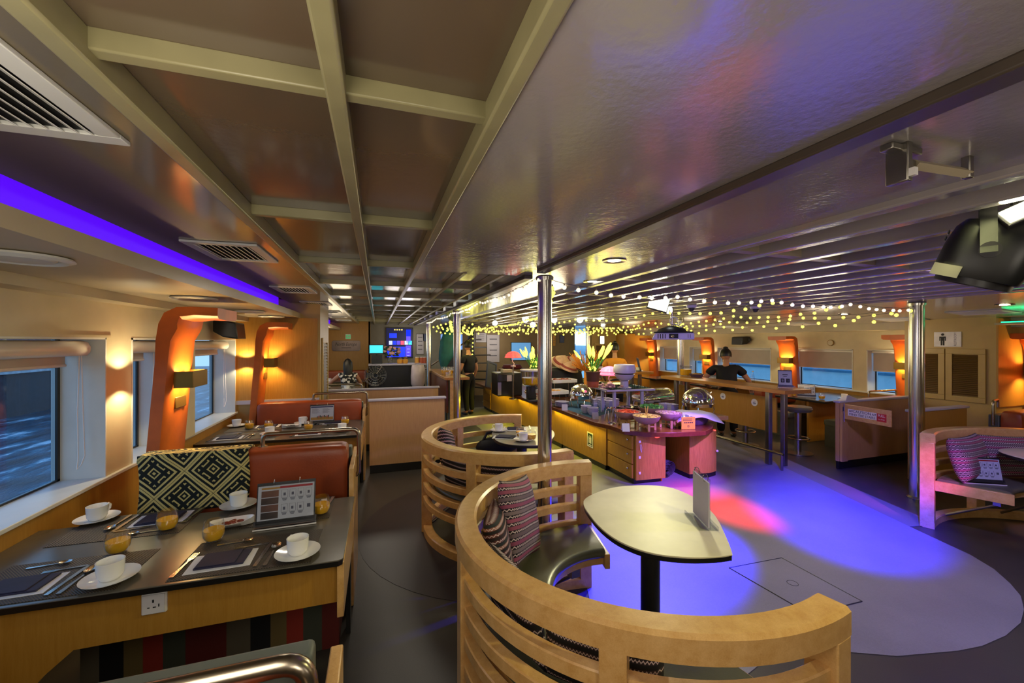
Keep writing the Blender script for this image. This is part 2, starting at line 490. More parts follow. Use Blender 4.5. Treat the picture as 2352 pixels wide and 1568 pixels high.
# ---------------------------------------------------------------- ceiling
def slab(name, pts, m, up=.03):
    """pts: four lower corners"""
    b = MB().mat(m)
    b.loft([[Vector(p) for p in pts], [Vector(p) + Vector((0, 0, up)) for p in pts]])
    return struct(b.build(name, smooth=0))
zc = 2.26
def rect(x0, x1, y0, y1, z0, z1=None):
    z1 = z0 if z1 is None else z1
    return [(x0, y0, z0), (x1, y0, z1), (x1, y1, z1), (x0, y1, z0)]
slab('ceiling_vent_strip', rect(-1.09, -.52, Y0, Y1, zc), 'ceiling_flat', .02)
slab('ceiling_cove_top', rect(-1.27, -1.05, Y0, Y1, 2.385), 'soffit_cream', .02)
slab('trim_cove_baffle', rect(-1.09, -1.07, Y0, Y1, 2.28), 'soffit_cream', .11)  # unseen lip added to keep the violet glow off the ceiling
slab('ceiling_coffers', rect(-.53, .28, Y0, 3.0, 2.312), 'ceiling_panel')
slab('ceiling_aft_coffers', rect(-.53, 1.12, 3.0, Y1, 2.312), 'ceiling_aft')
slab('ceiling_gloss_bay', rect(.27, 1.78, Y0, 3.0, zc), 'ceiling_gloss', .09)
slab('ceiling_aft_bay', rect(1.10, 1.78, 3.0, Y1, zc), 'ceiling_gloss', .09)
slab('ceiling_joist_bay', rect(1.75, 5.45, Y0, Y1, 2.345, 2.285), 'ceiling_gloss')
slab('ceiling_right', rect(5.4, 8.0, Y0, Y1, 2.20, 2.05), 'ceiling_gloss', .09)
tn = [0]
def trim(b, **kw):
    tn[0] += 1
    return struct(b.build('trim_%d' % tn[0], **kw))
def longbeam(x0, x1, y0, y1, z0, z1, m='beam_paint'):
    trim(MB().mat(m).box(x0, x1, y0, y1, z0, z1), bevel=.006)
longbeam(-.535, -.49, Y0, Y1, 2.248, 2.315)
longbeam(-.102, -.063, Y0, Y1, 2.256, 2.315)
longbeam(.24, .276, Y0, Y1, 2.25, 2.315)
longbeam(.60, .636, 3.0, Y1, 2.255, 2.315)
longbeam(.90, .936, 3.0, Y1, 2.255, 2.315)
longbeam(1.07, 1.14, Y0, 2.7, 2.232, 2.262, 'beam_dark')
longbeam(1.07, 1.14, 2.95, Y1, 2.232, 2.262, 'beam_dark')
CY = [-2.1, -1.1, -.08, .945, 1.94, 3.0, 4.03, 5.05, 6.1, 7.1, 8.1, 9.1, 10.2, 11.3, 12.4]
for y in CY:
    x1 = .25 if y < 3.0 else 1.08
    b = MB().mat('beam_paint')
    b.box(-.50, x1, y - .017, y + .017, 2.272, 2.315)
    trim(b, bevel=.004)
def cz(x): return 2.345 - (x - 1.75) * .06 / 3.7
jx = [1.76 + .335 * i for i in range(12)]
for i, x in enumerate(jx):
    trim(MB().mat('ceiling_gloss').box(x, x + .07, Y0, Y1, cz(x) - .092 - .02 * (i == 0), cz(x) + .01), bevel=.008)
for y in [1.83, 2.95, 4.03, 5.05, 6.1, 7.1, 8.1, 9.1, 10.2, 11.3, 12.4]:
    b = MB().mat('soffit_cream')
    xx = 1.8
    b.loft([[(xx, y - .03, cz(xx) - .075), (xx, y + .03, cz(xx) - .075), (xx, y + .03, cz(xx) + .01), (xx, y - .03, cz(xx) + .01)],
            [(5.45, y - .03, cz(5.45) - .075), (5.45, y + .03, cz(5.45) - .075), (5.45, y + .03, cz(5.45) + .01), (5.45, y - .03, cz(5.45) + .01)]])
    trim(b, smooth=0)
# left cove with the violet glow panel, lower soffit over the windows
b = MB().mat('soffit_cream')
b.box(-1.27, -1.236, Y0, Y1, 2.085, 2.385)
struct(b.build('trim_cove_back', smooth=0))
b = MB().mat('soffit_cream').box(-1.72, -.97, Y0, Y1, 2.06, 2.085).box(-.985, -.97, Y0, Y1, 2.085, 2.126)
struct(b.build('ceiling_left_soffit', smooth=0))
b = MB().mat('soffit_cream').box(-1.72, -1.56, Y0, Y1, 2.005, 2.06)
struct(b.build('trim_left_cornice', smooth=0), )
s = MB().mat('glow_violet').box(-1.235, -1.222, -.5, 6.0, 2.21, 2.375)  # glowing face put in for the hidden strip's light on the cove back
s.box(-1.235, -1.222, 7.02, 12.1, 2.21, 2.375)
tag(s.build('led_strip_glow', smooth=0), 'glowing violet panel standing for strip light on the cove back above the left windows', 'light strip')
# right cove and soffit
b = MB().mat('soffit_cream').box(7.9, 8.52, Y0, Y1, 1.94, 1.965).box(7.9, 7.92, Y0, Y1, 1.965, 2.06)
struct(b.build('ceiling_right_soffit', smooth=0))
s = MB().mat('glow_green').box(7.40, 7.50, .6, 2.95, 1.985, 1.998).mat('soffit_cream').box(7.38, 7.62, .6, 3.0, 1.96, 1.984)
tag(s.build('led_strip_glow', smooth=0), 'green light strip at the right edge, beside the restroom sign wall', 'light strip')

# ---------------------------------------------------------------- left wall
w = MB().mat('yellow_veneer').box(-1.78, XL, Y0, 6.02, 0, .845)
struct(w.build('wall_left_dado', smooth=0))
w = MB().mat('cream_wall')
w.box(-1.95, XL, Y0, Y1, 1.775, 2.3)
LW = [(-.4, .9), (1.25, 3.395), (3.69, 4.30), (4.70, 5.97), (6.5, 7.6), (8.2, 9.4), (10, 11.2)]
prev = Y0
for a, b_ in LW:
    w.box(-1.95, XL, prev, a, .845, 1.775); prev = b_
w.box(-1.95, XL, prev, Y1, .845, 1.775)
struct(w.build('wall_left', smooth=0))
trim(MB().mat('cream_wall').box(-1.7, -1.645, 4.36, 4.64, .86, 2.005), bevel=.01)
trim(MB().mat('cream_wall').box(-1.7, -1.69, 1.2, 3.45, 1.775, 1.79), smooth=0)
struct(MB().mat('white_paint').box(-1.97, -1.68, Y0, 6.02, .838, .862).build('trim_left_sill', bevel=.004))
for i, (a, b_) in enumerate(LW[:4]):
    fr = MB().mat('white_paint')
    fr.box(-1.97, -1.695, a, a + .012, .862, 1.775).box(-1.97, -1.695, b_ - .012, b_, .862, 1.775).box(-1.97, -1.695, a, b_, 1.763, 1.775)
    fo = struct(fr.build('window_%d' % (i + 1), smooth=0))
    g = MB().mat('window_glass').box(-1.945, -1.938, a + .012, b_ - .012, .862, 1.763)
    g.build('pane', fo, smooth=0)
    k = MB().mat('black_edge')
    k.box(-1.937, -1.925, a + .012, a + .035, .862, 1.763).box(-1.937, -1.925, b_ - .035, b_ - .012, .862, 1.763).box(-1.937, -1.925, a, b_, .862, .874)
    k.build('seal', fo, smooth=0)
for i, (a, b_) in enumerate(LW[1:4]):
    nm = ['nearest left window, with a long bead chain', 'narrow left window behind the first orange pillar', 'left window between the two orange pillars'][i]
    t = thing('roller_blind', 'rolled-up cream blind in the ' + nm, 'blind', (-1.85, (a + b_) / 2, 1.69), group=None)
    y0, y1 = a + .03, b_ - .05
    prof = [(-1.9, 1.755), (-1.80, 1.757), (-1.765, 1.745), (-1.75, 1.715), (-1.752, 1.685), (-1.77, 1.66), (-1.90, 1.655)]
    MB().mat('blind_box').loft([[(x, y0, z) for x, z in prof], [(x, y1, z) for x, z in prof]]).build('cassette', t, world=True, smooth=60)
    MB().mat('blind_fabric').box(-1.868, -1.862, y0 + .02, y1 - .03, 1.60, 1.665).build('fabric', t, world=True, smooth=0)
    MB().mat('blind_box').tube([(-1.865, y0 + .02, 1.60), (-1.865, y1 - .03, 1.60)], .011, 8).build('bottom_bar', t, world=True)
    yc = y1 - .015
    pts = [(-1.79, yc, 1.66), (-1.785, yc + .005, 1.3), (-1.78, yc + .012, 1.02), (-1.78, yc - .02, .97), (-1.785, yc - .05, .95), (-1.79, yc - .03, 1.02), (-1.8, yc - .018, 1.3), (-1.795, yc - .01, 1.66)]
    MB().mat('white_rim').tube(pts, .0035, 5).build('bead_chain', t, world=True)

# yellow cabinet block closing the left booths
struct(MB().mat('cabinet_paint').box(XL - .1, -.73, 6.02, 7.0, 0, 2.3).build('wall_left_block', smooth=0))
b = MB().mat('yellow_veneer').box(XL, -.76, 6.005, 6.02, .99, 2.06)
trim(b, smooth=0)
trim(MB().mat('card_grey').box(XL, -.74, 5.99, 6.02, .95, 1.0), smooth=0)
def louvre_door(name, label, M, w=.42, h=1.02, n=20, panel='cabinet_paint', slat='louvre'):
    """door in local XZ, front towards -Y"""
    t = thing(name, label, 'door'); t.matrix_world = M
    f = MB().mat(panel)
    f.box(-w / 2, w / 2, 0, .02, 0, .07).box(-w / 2, w / 2, 0, .02, h - .07, h).box(-w / 2, -w / 2 + .07, 0, .02, .07, h - .07).box(w / 2 - .07, w / 2, 0, .02, .07, h - .07)
    f.build('frame', t, bevel=.003)
    s = MB().mat(slat)
    for i in range(n):
        z = .08 + (h - .16) * i / n
        s.add([(-w / 2 + .07, .0, z), (w / 2 - .07, .0, z), (w / 2 - .07, .018, z + (h - .16) / n), (-w / 2 + .07, .018, z + (h - .16) / n),
               (-w / 2 + .07, .006, z), (w / 2 - .07, .006, z), (w / 2 - .07, .022, z + (h - .16) / n), (-w / 2 + .07, .022, z + (h - .16) / n)],
              [(0, 1, 2, 3), (7, 6, 5, 4), (0, 4, 5, 1), (3, 2, 6, 7), (0, 3, 7, 4), (1, 5, 6, 2)])
    s.build('slats', t, smooth=0)
    return t
louvre_door('louvre_door', 'narrow louvred cabinet door on the side of the yellow left cabinet block', Matrix.Translation((-.708, 6.45, .78)) @ Matrix.Rotation(PI / 2, 4, 'Z') , .6, 1.02)
# ---------------------------------------------------------------- right wall
RW = [(2.2, 2.9), (4.57, 5.08), (5.31, 6.47), (7.0, 8.54), (9.07, 9.56), (9.83, 10.85)]
struct(MB().mat('yellow_veneer').box(XR, 8.6, Y0, Y1, 0, .82).build('wall_right_dado', smooth=0))
w = MB().mat('cream_wall').box(XR, 8.75, Y0, Y1, 1.60, 2.2)
prev = Y0
for a, b_ in RW:
    w.box(XR, 8.75, prev, a, .82, 1.60); prev = b_
w.box(XR, 8.75, prev, Y1, .82, 1.60)
struct(w.build('wall_right', smooth=0))
struct(MB().mat('white_paint').box(8.46, 8.77, Y0, Y1, .815, .838).build('trim_right_sill', smooth=0))
rl = ['', 'right window farthest to the right, beside the chrome post', 'second right window left of the chrome post', 'long right window behind the bending woman in black', 'narrow right window by the second orange pillar', 'distant right window partly behind the projector']
for i, (a, b_) in enumerate(RW):
    fr = MB().mat('white_paint')
    fr.box(8.49, 8.77, a, a + .014, .838, 1.60).box(8.49, 8.77, b_ - .014, b_, .838, 1.60).box(8.49, 8.77, a, b_, 1.586, 1.60)
    fo = struct(fr.build('window_%d' % (i + 5), smooth=0))
    MB().mat('window_glass').box(8.72, 8.727, a + .014, b_ - .014, .838, 1.586).build('pane', fo, smooth=0)
    MB().mat('black_edge').box(8.70, 8.715, a + .014, a + .03, .838, 1.586).box(8.70, 8.715, b_ - .03, b_ - .014, .838, 1.586).box(8.70, 8.715, a, b_, .838, .85).build('seal', fo, smooth=0)
    if i == 0: continue
    t = thing('roller_blind', 'half-lowered grey blind over the ' + rl[i], 'blind', (8.62, (a + b_) / 2, 1.5))
    MB().mat('blind_fabric').box(8.62, 8.626, a + .03, b_ - .03, 1.215, 1.56).build('fabric', t, world=True, smooth=0)
    MB().mat('blind_box').box(8.58, 8.66, a + .02, b_ - .02, 1.535, 1.585).build('cassette', t, world=True, bevel=.015)
    MB().mat('blind_box').tube([(8.623, a + .03, 1.215), (8.623, b_ - .03, 1.215)], .01, 8).build('bottom_bar', t, world=True)
# restroom block on the right
struct(MB().mat('cabinet_paint').box(7.62, 8.6, 3.08, 4.05, 0, 2.1).build('wall_right_block', smooth=0))
struct(MB().mat('yellow_veneer').box(7.62, 8.5, 3.06, 3.08, .9, 2.05).build('wall_right_block_face', smooth=0))
louvre_door('louvre_door', 'louvred cabinet door under the restroom sign, half behind the chrome post', Matrix.Translation((7.597, 3.76, .93)) @ Matrix.Rotation(-PI / 2, 4, 'Z'), .36, .72, 22)
louvre_door('louvre_door', 'wide louvred cabinet door under the restroom sign, right of the chrome post', Matrix.Translation((7.597, 3.37, .93)) @ Matrix.Rotation(-PI / 2, 4, 'Z'), .40, .72, 22)
# far end
w = MB().mat('far_grey').box(-.2, 1.9, 13.0, 13.2, 0, 2.35).mat('far_beige').box(2.6, 6.6, 13.0, 13.2, 0, 2.35).mat('far_dark').box(1.9, 2.6, 13.1, 13.2, 0, 2.35)
struct(w.build('wall_far', smooth=0))
w = MB().mat('yellow_veneer').box(XL - .1, -.2, 12.2, 12.35, 0, 2.35).box(-.24, -.2, 12.2, 13.1, 0, 2.35)
struct(w.build('wall_far_left', smooth=0))
w = MB().mat('cabinet_paint').box(6.6, 8.6, 11.8, 12.0, 0, 2.2).mat('yellow_veneer').box(7.5, 8.5, 11.3, 11.8, 0, 2.0)
struct(w.build('wall_far_right', smooth=0))
for k, x in enumerate((6.86, 7.24)):
    louvre_door('louvre_door', ['distant louvred door under the lit sign, left leaf', 'distant louvred door under the lit sign, right leaf beside the orange-lit panel'][k], Matrix.Translation((x, 11.775, .72)), .36, .98, 12)
struct(MB().mat('far_beige').box(-2.1, 8.9, Y0 - .1, Y0, 0, 2.4).build('wall_back', smooth=0))
# ---------------------------------------------------------------- outside
o = MB().mat('water').box(-60, -2.05, -30, 60, -1.35, -1.3)
tag(o.build('harbour_water', smooth=0), 'dark blue choppy harbour water outside the left windows', 'water', kind='stuff')
o = MB().mat('quay_dark').box(-15, -14, -12, 30, -1.3, .45).mat('quay_grey').box(-14.3, -13.9, -12, 30, .45, .6)
tag(o.build('quay', smooth=0), 'dark quay wall across the water beyond the nearest left window', 'quay')
o = MB().mat('quay_grey').box(-16, -15, 12, 24, .6, 1.1).mat('rust').box(-17, -16, 10, 30, 1.1, 3.0).mat('quay_dark').box(-15.3, -15.1, 19, 19.2, .61, 1.6).box(-15.3, -15.1, 23, 23.2, .61, 1.6)
tag(o.build('harbour_shed', smooth=0), 'pale and rust coloured shed on the quay seen under the nearest blind', 'shed')
o = MB().mat('hull_blue').box(11.2, 11.6, -4, 26, -1.3, 1.02).box(11.6, 12, -4, 26, 1.02, 1.5).mat('hull_stripe').box(11.15, 11.2, -4, 26, .96, 1.02)
for k in range(12): o.tube([(11.35, -3 + 2.3 * k, 1.0), (11.35, -3 + 2.3 * k, 1.6)], .02, 6)
tag(o.build('ferry_hull', smooth=0), 'light blue hull of a boat moored outside the right windows', 'boat')
# ================================================================ LEFT BOOTHS
# ---- padded orange ribs with wall lamps
def make_pillar(name, label, loc, rz, dz=0.0):
    """local frame: +X towards the room, Y along the wall, origin on floor at the wall-side of the rib"""
    t = thing(name, label, 'pillar', loc, rz, None)
    path = [(0.0, 0), (.04, .5), (.075, .9), (.11, 1.35), (.13, 1.6), (.135, 1.76), (.15, 1.87), (.19, 1.945), (.26, 1.985), (.36, 1.99), (.50, 1.985)]
    th = [.09, .09, .09, .09, .09, .10, .13, .12, .085, .075, .075]
    rings = []
    for i, (x, z) in enumerate(path):
        a = Vector(path[max(i - 1, 0)]); b = Vector(path[min(i + 1, len(path) - 1)])
        d = (b - a).normalized(); n = Vector((d.y, -d.x))
        w = .185 + (.02 if i > 6 else 0)
        p = Vector((x, z + dz * min(1, z))); q = p + n * th[i]
        e = n * .018
        rings.append([(p.x, -w, p.y), (q.x - e.x, -w, q.y - e.y), (q.x, -w + .025, q.y), (q.x + n.x * .008, 0, q.y + n.y * .008), (q.x, w - .025, q.y), (q.x - e.x, w, q.y - e.y), (p.x, w, p.y)])
    MB().mat('pillar_leather').loft(rings).build('padded_rib', t, smooth=50)
    s = MB().mat('brass').box(.198, .210, -.085, .085, 1.275 + dz, 1.355 + dz)
    s.build('name_plate', t, bevel=.004)
    return t
def make_sconce(label, loc, rz):
    """square metal cuff open at top and bottom; origin at its back centre"""
    t = thing('wall_lamp', label, 'lamp', loc, rz)
    s = MB().mat('brass')
    s.box(0, .115, -.13, -.122, -.058, .058).box(0, .115, .122, .13, -.058, .058).box(.107, .115, -.122, .122, -.058, .058)
    s.build('cuff', t, bevel=.0015)
    g = MB().mat('glow_lamp').box(.02, .09, -.06, .06, -.014, .014)
    g.build('light_source', t, smooth=0)
    return t
def lamp_light(kind, loc, color, power, size=.03, rot=None, spot=None, blend=.4, name='lamp'):
    d = bpy.data.lights.new(name, kind); d.energy = power; d.color = color
    if kind == 'AREA': d.size = size
    else: d.shadow_soft_size = size
    if kind == 'SPOT': d.spot_size = spot; d.spot_blend = blend
    o = bpy.data.objects.new(name, d); COL.objects.link(o); o.location = loc
    if rot is not None: o.rotation_euler = rot
    return o
def aim(o, target):
    d = Vector(target) - o.location
    o.rotation_euler = d.to_track_quat('-Z', 'Y').to_euler()
SC_COL = (1, .64, .24)
PIL = []
def pillar_set(x, y, rz, dz, lab):
    side = 1 if rz == 0 else -1
    make_pillar('padded_pillar', 'orange padded rib pillar ' + lab, (x, y, 0), rz, dz)
    sx = x + side * .212
    make_sconce('glowing brass wall lamp on the pillar ' + lab, (sx, y, 1.482 + dz), rz)
    for s in (1, -1):
        for yy in (-.075, .075):
            o = lamp_light('SPOT', (sx + side * .06, y + yy, 1.482 + dz + s * .02), SC_COL, 11, .03, spot=2.6, blend=.5, name='sconce_beam')
            o.rotation_euler = (PI if s > 0 else 0, 0, 0)
        # lamp on the window side of the rib, throwing scallops on the pier
        o = lamp_light('SPOT', (sx - side * .235, y + (-.02 if side > 0 else .2), 1.482 + dz + s * .03), (1, .86, .5), 7.5, .02, spot=2.3, blend=.25, name='pier_beam')
        o.rotation_euler = (PI if s > 0 else 0, 0, 0)
pillar_set(-1.56, 3.565, 0, 0, 'nearest on the left wall')
pillar_set(-1.56, 5.94, 0, 0, 'second on the left wall beside the yellow block')
for y, lab in ((2.86, 'at the right edge beyond the restroom doors'), (4.30, 'half hidden by the chrome post on the right'), (6.36, 'right wall, between two long blinds'),
               (8.57, 'right wall, left of the bending woman'), (10.85, 'farthest on the right wall, under the projector')):
    pillar_set(8.38, y, PI, -.13, lab)

# ---- benches
def soft_box(mb, x0, x1, y0, y1, z0, z1, r=.04, puff=.015, n=8):
    """cushion block, long in X, rounded section in YZ"""
    prof = []
    cy, cz_, hy, hz = (y0 + y1) / 2, (z0 + z1) / 2, (y1 - y0) / 2, (z1 - z0) / 2
    for k in range(32):
        a = 2 * PI * k / 32
        c, s = cos(a), sin(a)
        e = .32
        prof.append((cy + hy * math.copysign(abs(c) ** e, c), cz_ + hz * math.copysign(abs(s) ** e, s)))
    rings = []
    xs = [0, .012, .035, .1, .3, .5, .7, .9, .965, .988, 1]
    sc = [.90, .96, .99, 1, 1, 1, 1, 1, .99, .96, .90]
    for t, k in zip(xs, sc):
        x = x0 + (x1 - x0) * t
        rings.append([(x, cy + (p[0] - cy) * k, cz_ + (p[1] - cz_) * k) for p in prof])
    return mb.loft(rings)
def handrail(pts, parent, r=.015, name='handrail', m='tube_metal'):
    # round the corners
    P_ = [Vector(p) for p in pts]; out = [P_[0]]
    for i in range(1, len(P_) - 1):
        a, b, c = P_[i - 1], P_[i], P_[i + 1]
        d1 = (a - b); d2 = (c - b); k = min(.055, d1.length * .45, d2.length * .45)
        p0 = b + d1.normalized() * k; p1 = b + d2.normalized() * k
        for j in range(7):
            t = j / 6
            out.append(p0 * (1 - t) ** 2 + b * 2 * t * (1 - t) + p1 * t * t)
    out.append(P_[-1])
    return MB().mat(m).tube(out, r, 12).build(name, parent, world=True)
def bench(label, x0, x1, yb, back_z=1.03, facing=-1, seat_z=.45, seat_d=.55, rail=True, group=None, rail_x=-.75, seat_mat='leather_grey', rz_=.0):
    """double-backed booth bench, back block from yb to yb+.3"""
    t = thing('booth_bench', label, 'bench', ((x0 + x1) / 2, yb + .15, 0))
    soft_box(MB().mat('leather_orange'), x0, x1, yb, yb + .19, .52, back_z).build('backrest', t, world=True, smooth=50)
    MB().mat('leather_board').box(x0, x1 + .02, yb + .19 if facing < 0 else yb - .1, yb + .29 if facing < 0 else yb, .1, back_z - .06).build('back_board', t, world=True, bevel=.012)
    s0, s1 = (yb - seat_d, yb + .02) if facing < 0 else (yb + .17, yb + .19 + seat_d)
    soft_box(MB().mat(seat_mat), x0, x1, s0, s1, seat_z - .11, seat_z).build('seat', t, world=True, smooth=50)
    MB().mat(seat_mat).box(x0, x1 - .01, s0 + .03, s1 + (.18 if facing < 0 else -.03), 0.002, seat_z - .1).build('seat_base', t, world=True)
    MB().mat('maple').box(x1 + .02, x1 + .05, yb - .16, yb + .45, 0.002, back_z - .12).build('end_panel', t, world=True, bevel=.004)
    if rail:
        yr = yb + .20
        b = MB().mat('tube_metal').lathe([(.03, 0), (.03, .005), (.016, .007)], 14, (rail_x, yr - .05, back_z - .002))
        b.build('rail_flange', t, world=True)
        handrail([(rail_x, yr - .05, back_z), (rail_x, yr - .05, back_z + .08), (x1 + .07, yr - .05, back_z + .08), (x1 + .07, yr - .05, .77), (x1 - .01, yr - .03, .77)], t)
    return t
bench('orange booth bench with patterned throw, between the two nearest window tables', -1.37, -.20, 3.06, 1.03, seat_mat='seat_stripe')
bench('orange booth bench against the yellow block, behind the second window table', -1.38, -.20, 5.64, 1.0, rail_x=-.78)
# bench of the nearest table, its back at the bottom edge of the view
t = thing('booth_bench', 'nearest booth bench, orange back and steel tube rail at the bottom left edge', 'bench', (-.8, .9, 0))
soft_box(MB().mat('leather_orange'), -1.5, -.215, .78, .982, .5, 1.058).build('backrest', t, world=True, smooth=50)
MB().mat('leather_board').box(-1.5, -.135, .985, 1.05, .1, 1.065).build('back_board', t, world=True, bevel=.014, seg=3)
handrail([(-1.35, .925, 1.04), (-1.35, .925, 1.10), (-.135, .925, 1.10), (-.135, .925, .7)], t, .02)
MB().mat('maple').box(-.112, -.082, .7, 1.12, 0.002, .985).build('end_panel', t, world=True, bevel=.004)
soft_box(MB().mat('leather_grey'), -1.5, -.2, 1.05, 1.5, .34, .45).build('seat', t, world=True)
MB().mat('yellow_veneer').box(-1.5, -.21, 1.06, 1.42, 0.002, .34).build('seat_base', t, world=True)
# window-side filler bench seat for the second table (faces away)
t = thing('bench_seat', 'grey bench seat behind the patterned throw bench, facing the second table', 'bench', (-.8, 3.75, 0))
soft_box(MB().mat('leather_grey'), -1.27, -.2, 3.37, 3.95, .34, .45).build('cushion', t, world=True)
MB().mat('yellow_veneer').box(-1.25, -.21, 3.55, 3.92, 0.002, .34).build('base', t, world=True)
# woven throw over the first bench back
def throw(u, v):
    x = -1.375 + .58 * u + .012 * sin(v * 9)
    L = v * 1.02
    yb, yt = 3.045, 3.262
    if L < .36: y, z = yb + .004 * sin(u * 20), .70 + L
    elif L < .44:
        a = (L - .36) / .08 * PI / 2; y, z = yb + .05 * (1 - cos(a)), 1.0 + .042 * sin(a) - .0
    elif L < .56: y, z = yb + .05 + (L - .44) / .12 * .10, 1.042 + .004 * sin(u * 12)
    else:
        y, z = yt - .06 + min(1, (L - .56) / .06) * .05, 1.042 - max(0, L - .58) * .8
    return (x, y, z)
g = MB().mat('throw_pattern').grid(throw, 24, 60)
for k in list(g.uv): g.uv[k] = [(a * 1.9 + .25, b * 3.3 + .2) for a, b in g.uv[k]]
o = g.build('woven_throw', smooth=60)
sm = o.modifiers.new('s', 'SOLIDIFY'); sm.thickness = .006; sm.offset = 1
tag(o, 'black and cream diamond-patterned woven throw draped over the window end of the orange bench', 'throw')

# ---- tables
def booth_table(label, x0, x1, y0, y1, z=.75):
    t = thing('booth_table', label, 'table', ((x0 + x1) / 2, (y0 + y1) / 2, 0))
    tp = MB().mat('laminate').prism([(x0, y0 + .05), (x0 + .02, y0 + .035), (x1 - .02, y0 - .005), (x1, y0 + .01), (x1 + .01, y1), (x0, y1)], z - .006, z)
    tp.build('tabletop', t, world=True, bevel=.002)
    MB().mat('black_edge').prism([(x0, y0 + .054), (x0 + .02, y0 + .04), (x1 - .02, y0), (x1 - .004, y0 + .014), (x1 + .006, y1 - .004), (x0, y1 - .004)], z - .03, z - .006).build('table_edge', t, world=True)
    ya = y0 + .10
    MB().mat('yellow_veneer').loft([[(p[0], ya, p[1]) for p in [(x0, .002), (x0 + .08, .002), (x0 + .44, .42), (x0 + .53, .5), (x1 - .03, .5), (x1 - .03, z - .03), (x0, z - .03)]],
        [(p[0], ya + .03, p[1]) for p in [(x0, .002), (x0 + .08, .002), (x0 + .44, .42), (x0 + .53, .5), (x1 - .03, .5), (x1 - .03, z - .03), (x0, z - .03)]]]).build('apron', t, world=True, smooth=0)
    MB().mat('maple').box(x1 - .03, x1, y0 + .04, y1 - .02, .46, z - .032).build('end_rail', t, world=True, bevel=.003)
    MB().mat('black_edge').box(x1 - .028, x1 - .004, y1 - .2, y1 - .12, 0.002, .46).build('leg', t, world=True)
    return t
booth_table('grey booth table laid for four by the nearest left window, power socket below its edge', -1.70, -.15, 2.03, 2.835)
booth_table('second grey booth table laid for four, beyond the patterned throw', -1.70, -.165, 4.69, 5.60)
t = thing('power_socket', 'white wall socket on the yellow board under the nearest table', 'socket', (-.90, 2.12, .64))
MB().mat('white_rim').box(-.045, .045, 0, .045, -.045, .045).build('box', t, bevel=.006)
fp = MB().mat('china_grey').box(-.04, .04, -.005, 0, -.04, .04).build('face_plate', t, bevel=.002)
MB().mat('ink_black').box(-.003, .003, -.0065, -.005, .008, .02).box(-.02, -.012, -.0065, -.005, -.014, -.01).box(-.001, .01, -.0065, -.005, -.014, -.01).box(.018, .022, -.0065, -.005, -.012, .0).build('slots', fp, smooth=0)

# ---- crockery prototypes (made once, then copied)
def mk_cup():
    t = thing('coffee_cup', '', 'cup')
    MB().mat('china').lathe([(.030, 0), (.034, .002), (.043, .018), (.046, .05), (.047, .076), (.044, .076), (.042, .05), (.038, .014), (.0, .01)], 28, cap1=False).build('bowl', t)
    MB().mat('china').tube([(.043, 0, .062), (.062, 0, .066), (.073, 0, .055), (.070, 0, .036), (.055, 0, .025), (.040, 0, .022)], .0055, 8).build('handle', t)
    return t
def mk_saucer():
    o = MB().mat('china').lathe([(.035, 0), (.045, .001), (.075, .009), (.096, .017), (.097, .019), (.075, .013), (.045, .006), (0, .005)], 32, cap1=False).build('saucer')
    return o
def mk_glass(fill=.5):
    t = thing('juice_glass', '', 'glass')
    MB().mat('drink_glass').lathe([(.022, 0), (.036, .004), (.046, .025), (.0485, .045), (.046, .07), (.041, .10), (.0395, .10), (.0445, .07), (.047, .045), (.0445, .026), (.035, .008), (0, .006)], 28, cap1=False).build('glass_bowl', t)
    MB().mat('juice').lathe([(0.001, .007), (.034, .009), (.0436, .026), (.0458, .045), (.0452, .057), (0.001, .0575)], 24).build('juice', t)
    return t
def blade(w0, w1, L, th, z=.004):
    return [(-w0, 0), (w0, 0), (w1, L), (-w1, L)]
def mk_fork(s=1):
    b = MB().mat('steel')
    pts = []; n = 9
    secs = [(0, .0085), (.02, .0095), (.10, .0045), (.13, .004), (.145, .010), (.155, .0125)]
    rings = [[(-w * s, y * s, .001), (w * s, y * s, .001), (w * s, y * s, .0045 * s + .001), (-w * s, y * s, .0045 * s + .001)] for y, w in secs]
    b.loft(rings)
    for k in range(4):
        x = (-.0105 + .007 * k) * s
        b.box(x - .0018 * s, x + .0018 * s, .152 * s, .205 * s, .0015, .0045 * s + .001)
    return b.build('fork')
def mk_knife(s=1):
    b = MB().mat('steel')
    secs = [(0, .008), (.02, .009), (.105, .0065), (.11, .009), (.2, .0095), (.222, .004)]
    b.loft([[(-w * s, y * s, .001), (w * s * .9, y * s, .001), (w * s * .9, y * s, .0045), (-w * s, y * s, .0045)] for y, w in secs])
    return b.build('knife')
def mk_spoon(s=1):
    b = MB().mat('steel')
    secs = [(0, .008), (.02, .009), (.11, .004), (.15, .004)]
    b.loft([[(-w * s, y * s, .001), (w * s, y * s, .001), (w * s, y * s, .0045 * s + .001), (-w * s, y * s, .0045 * s + .001)] for y, w in secs])
    def f(u, v):
        a = 2 * PI * u; r = v
        return (.021 * s * r * cos(a), (.178 + .032 * r * sin(a)) * s, .003 + .008 * s * (r * r))
    b.grid(f, 18, 4)
    def f2(u, v):
        p = f(u, v); return (p[0], p[1], p[2] - .0015)
    b.grid(f2, 18, 4)
    return b.build('spoon', smooth=60)
def mk_mat():
    return MB().mat('placemat').box(-.275, .275, -.17, .17, 0, .002).build('placemat', smooth=0)
def mk_napkin():
    t = thing('napkin', '', 'napkin')
    MB().mat('paper').box(-.135, .115, -.085, .075, 0, .002).build('paper_sleeve', t, smooth=0)
    MB().mat('napkin_navy').prism([(-.105, -.062), (.085, -.068), (.092, .066), (-.098, .07)], .002, .010).prism([(-.10, -.06), (.05, -.064), (.056, .064), (-.093, .066)], .010, .014).build('folded_cloth', t, bevel=.003)
    return t
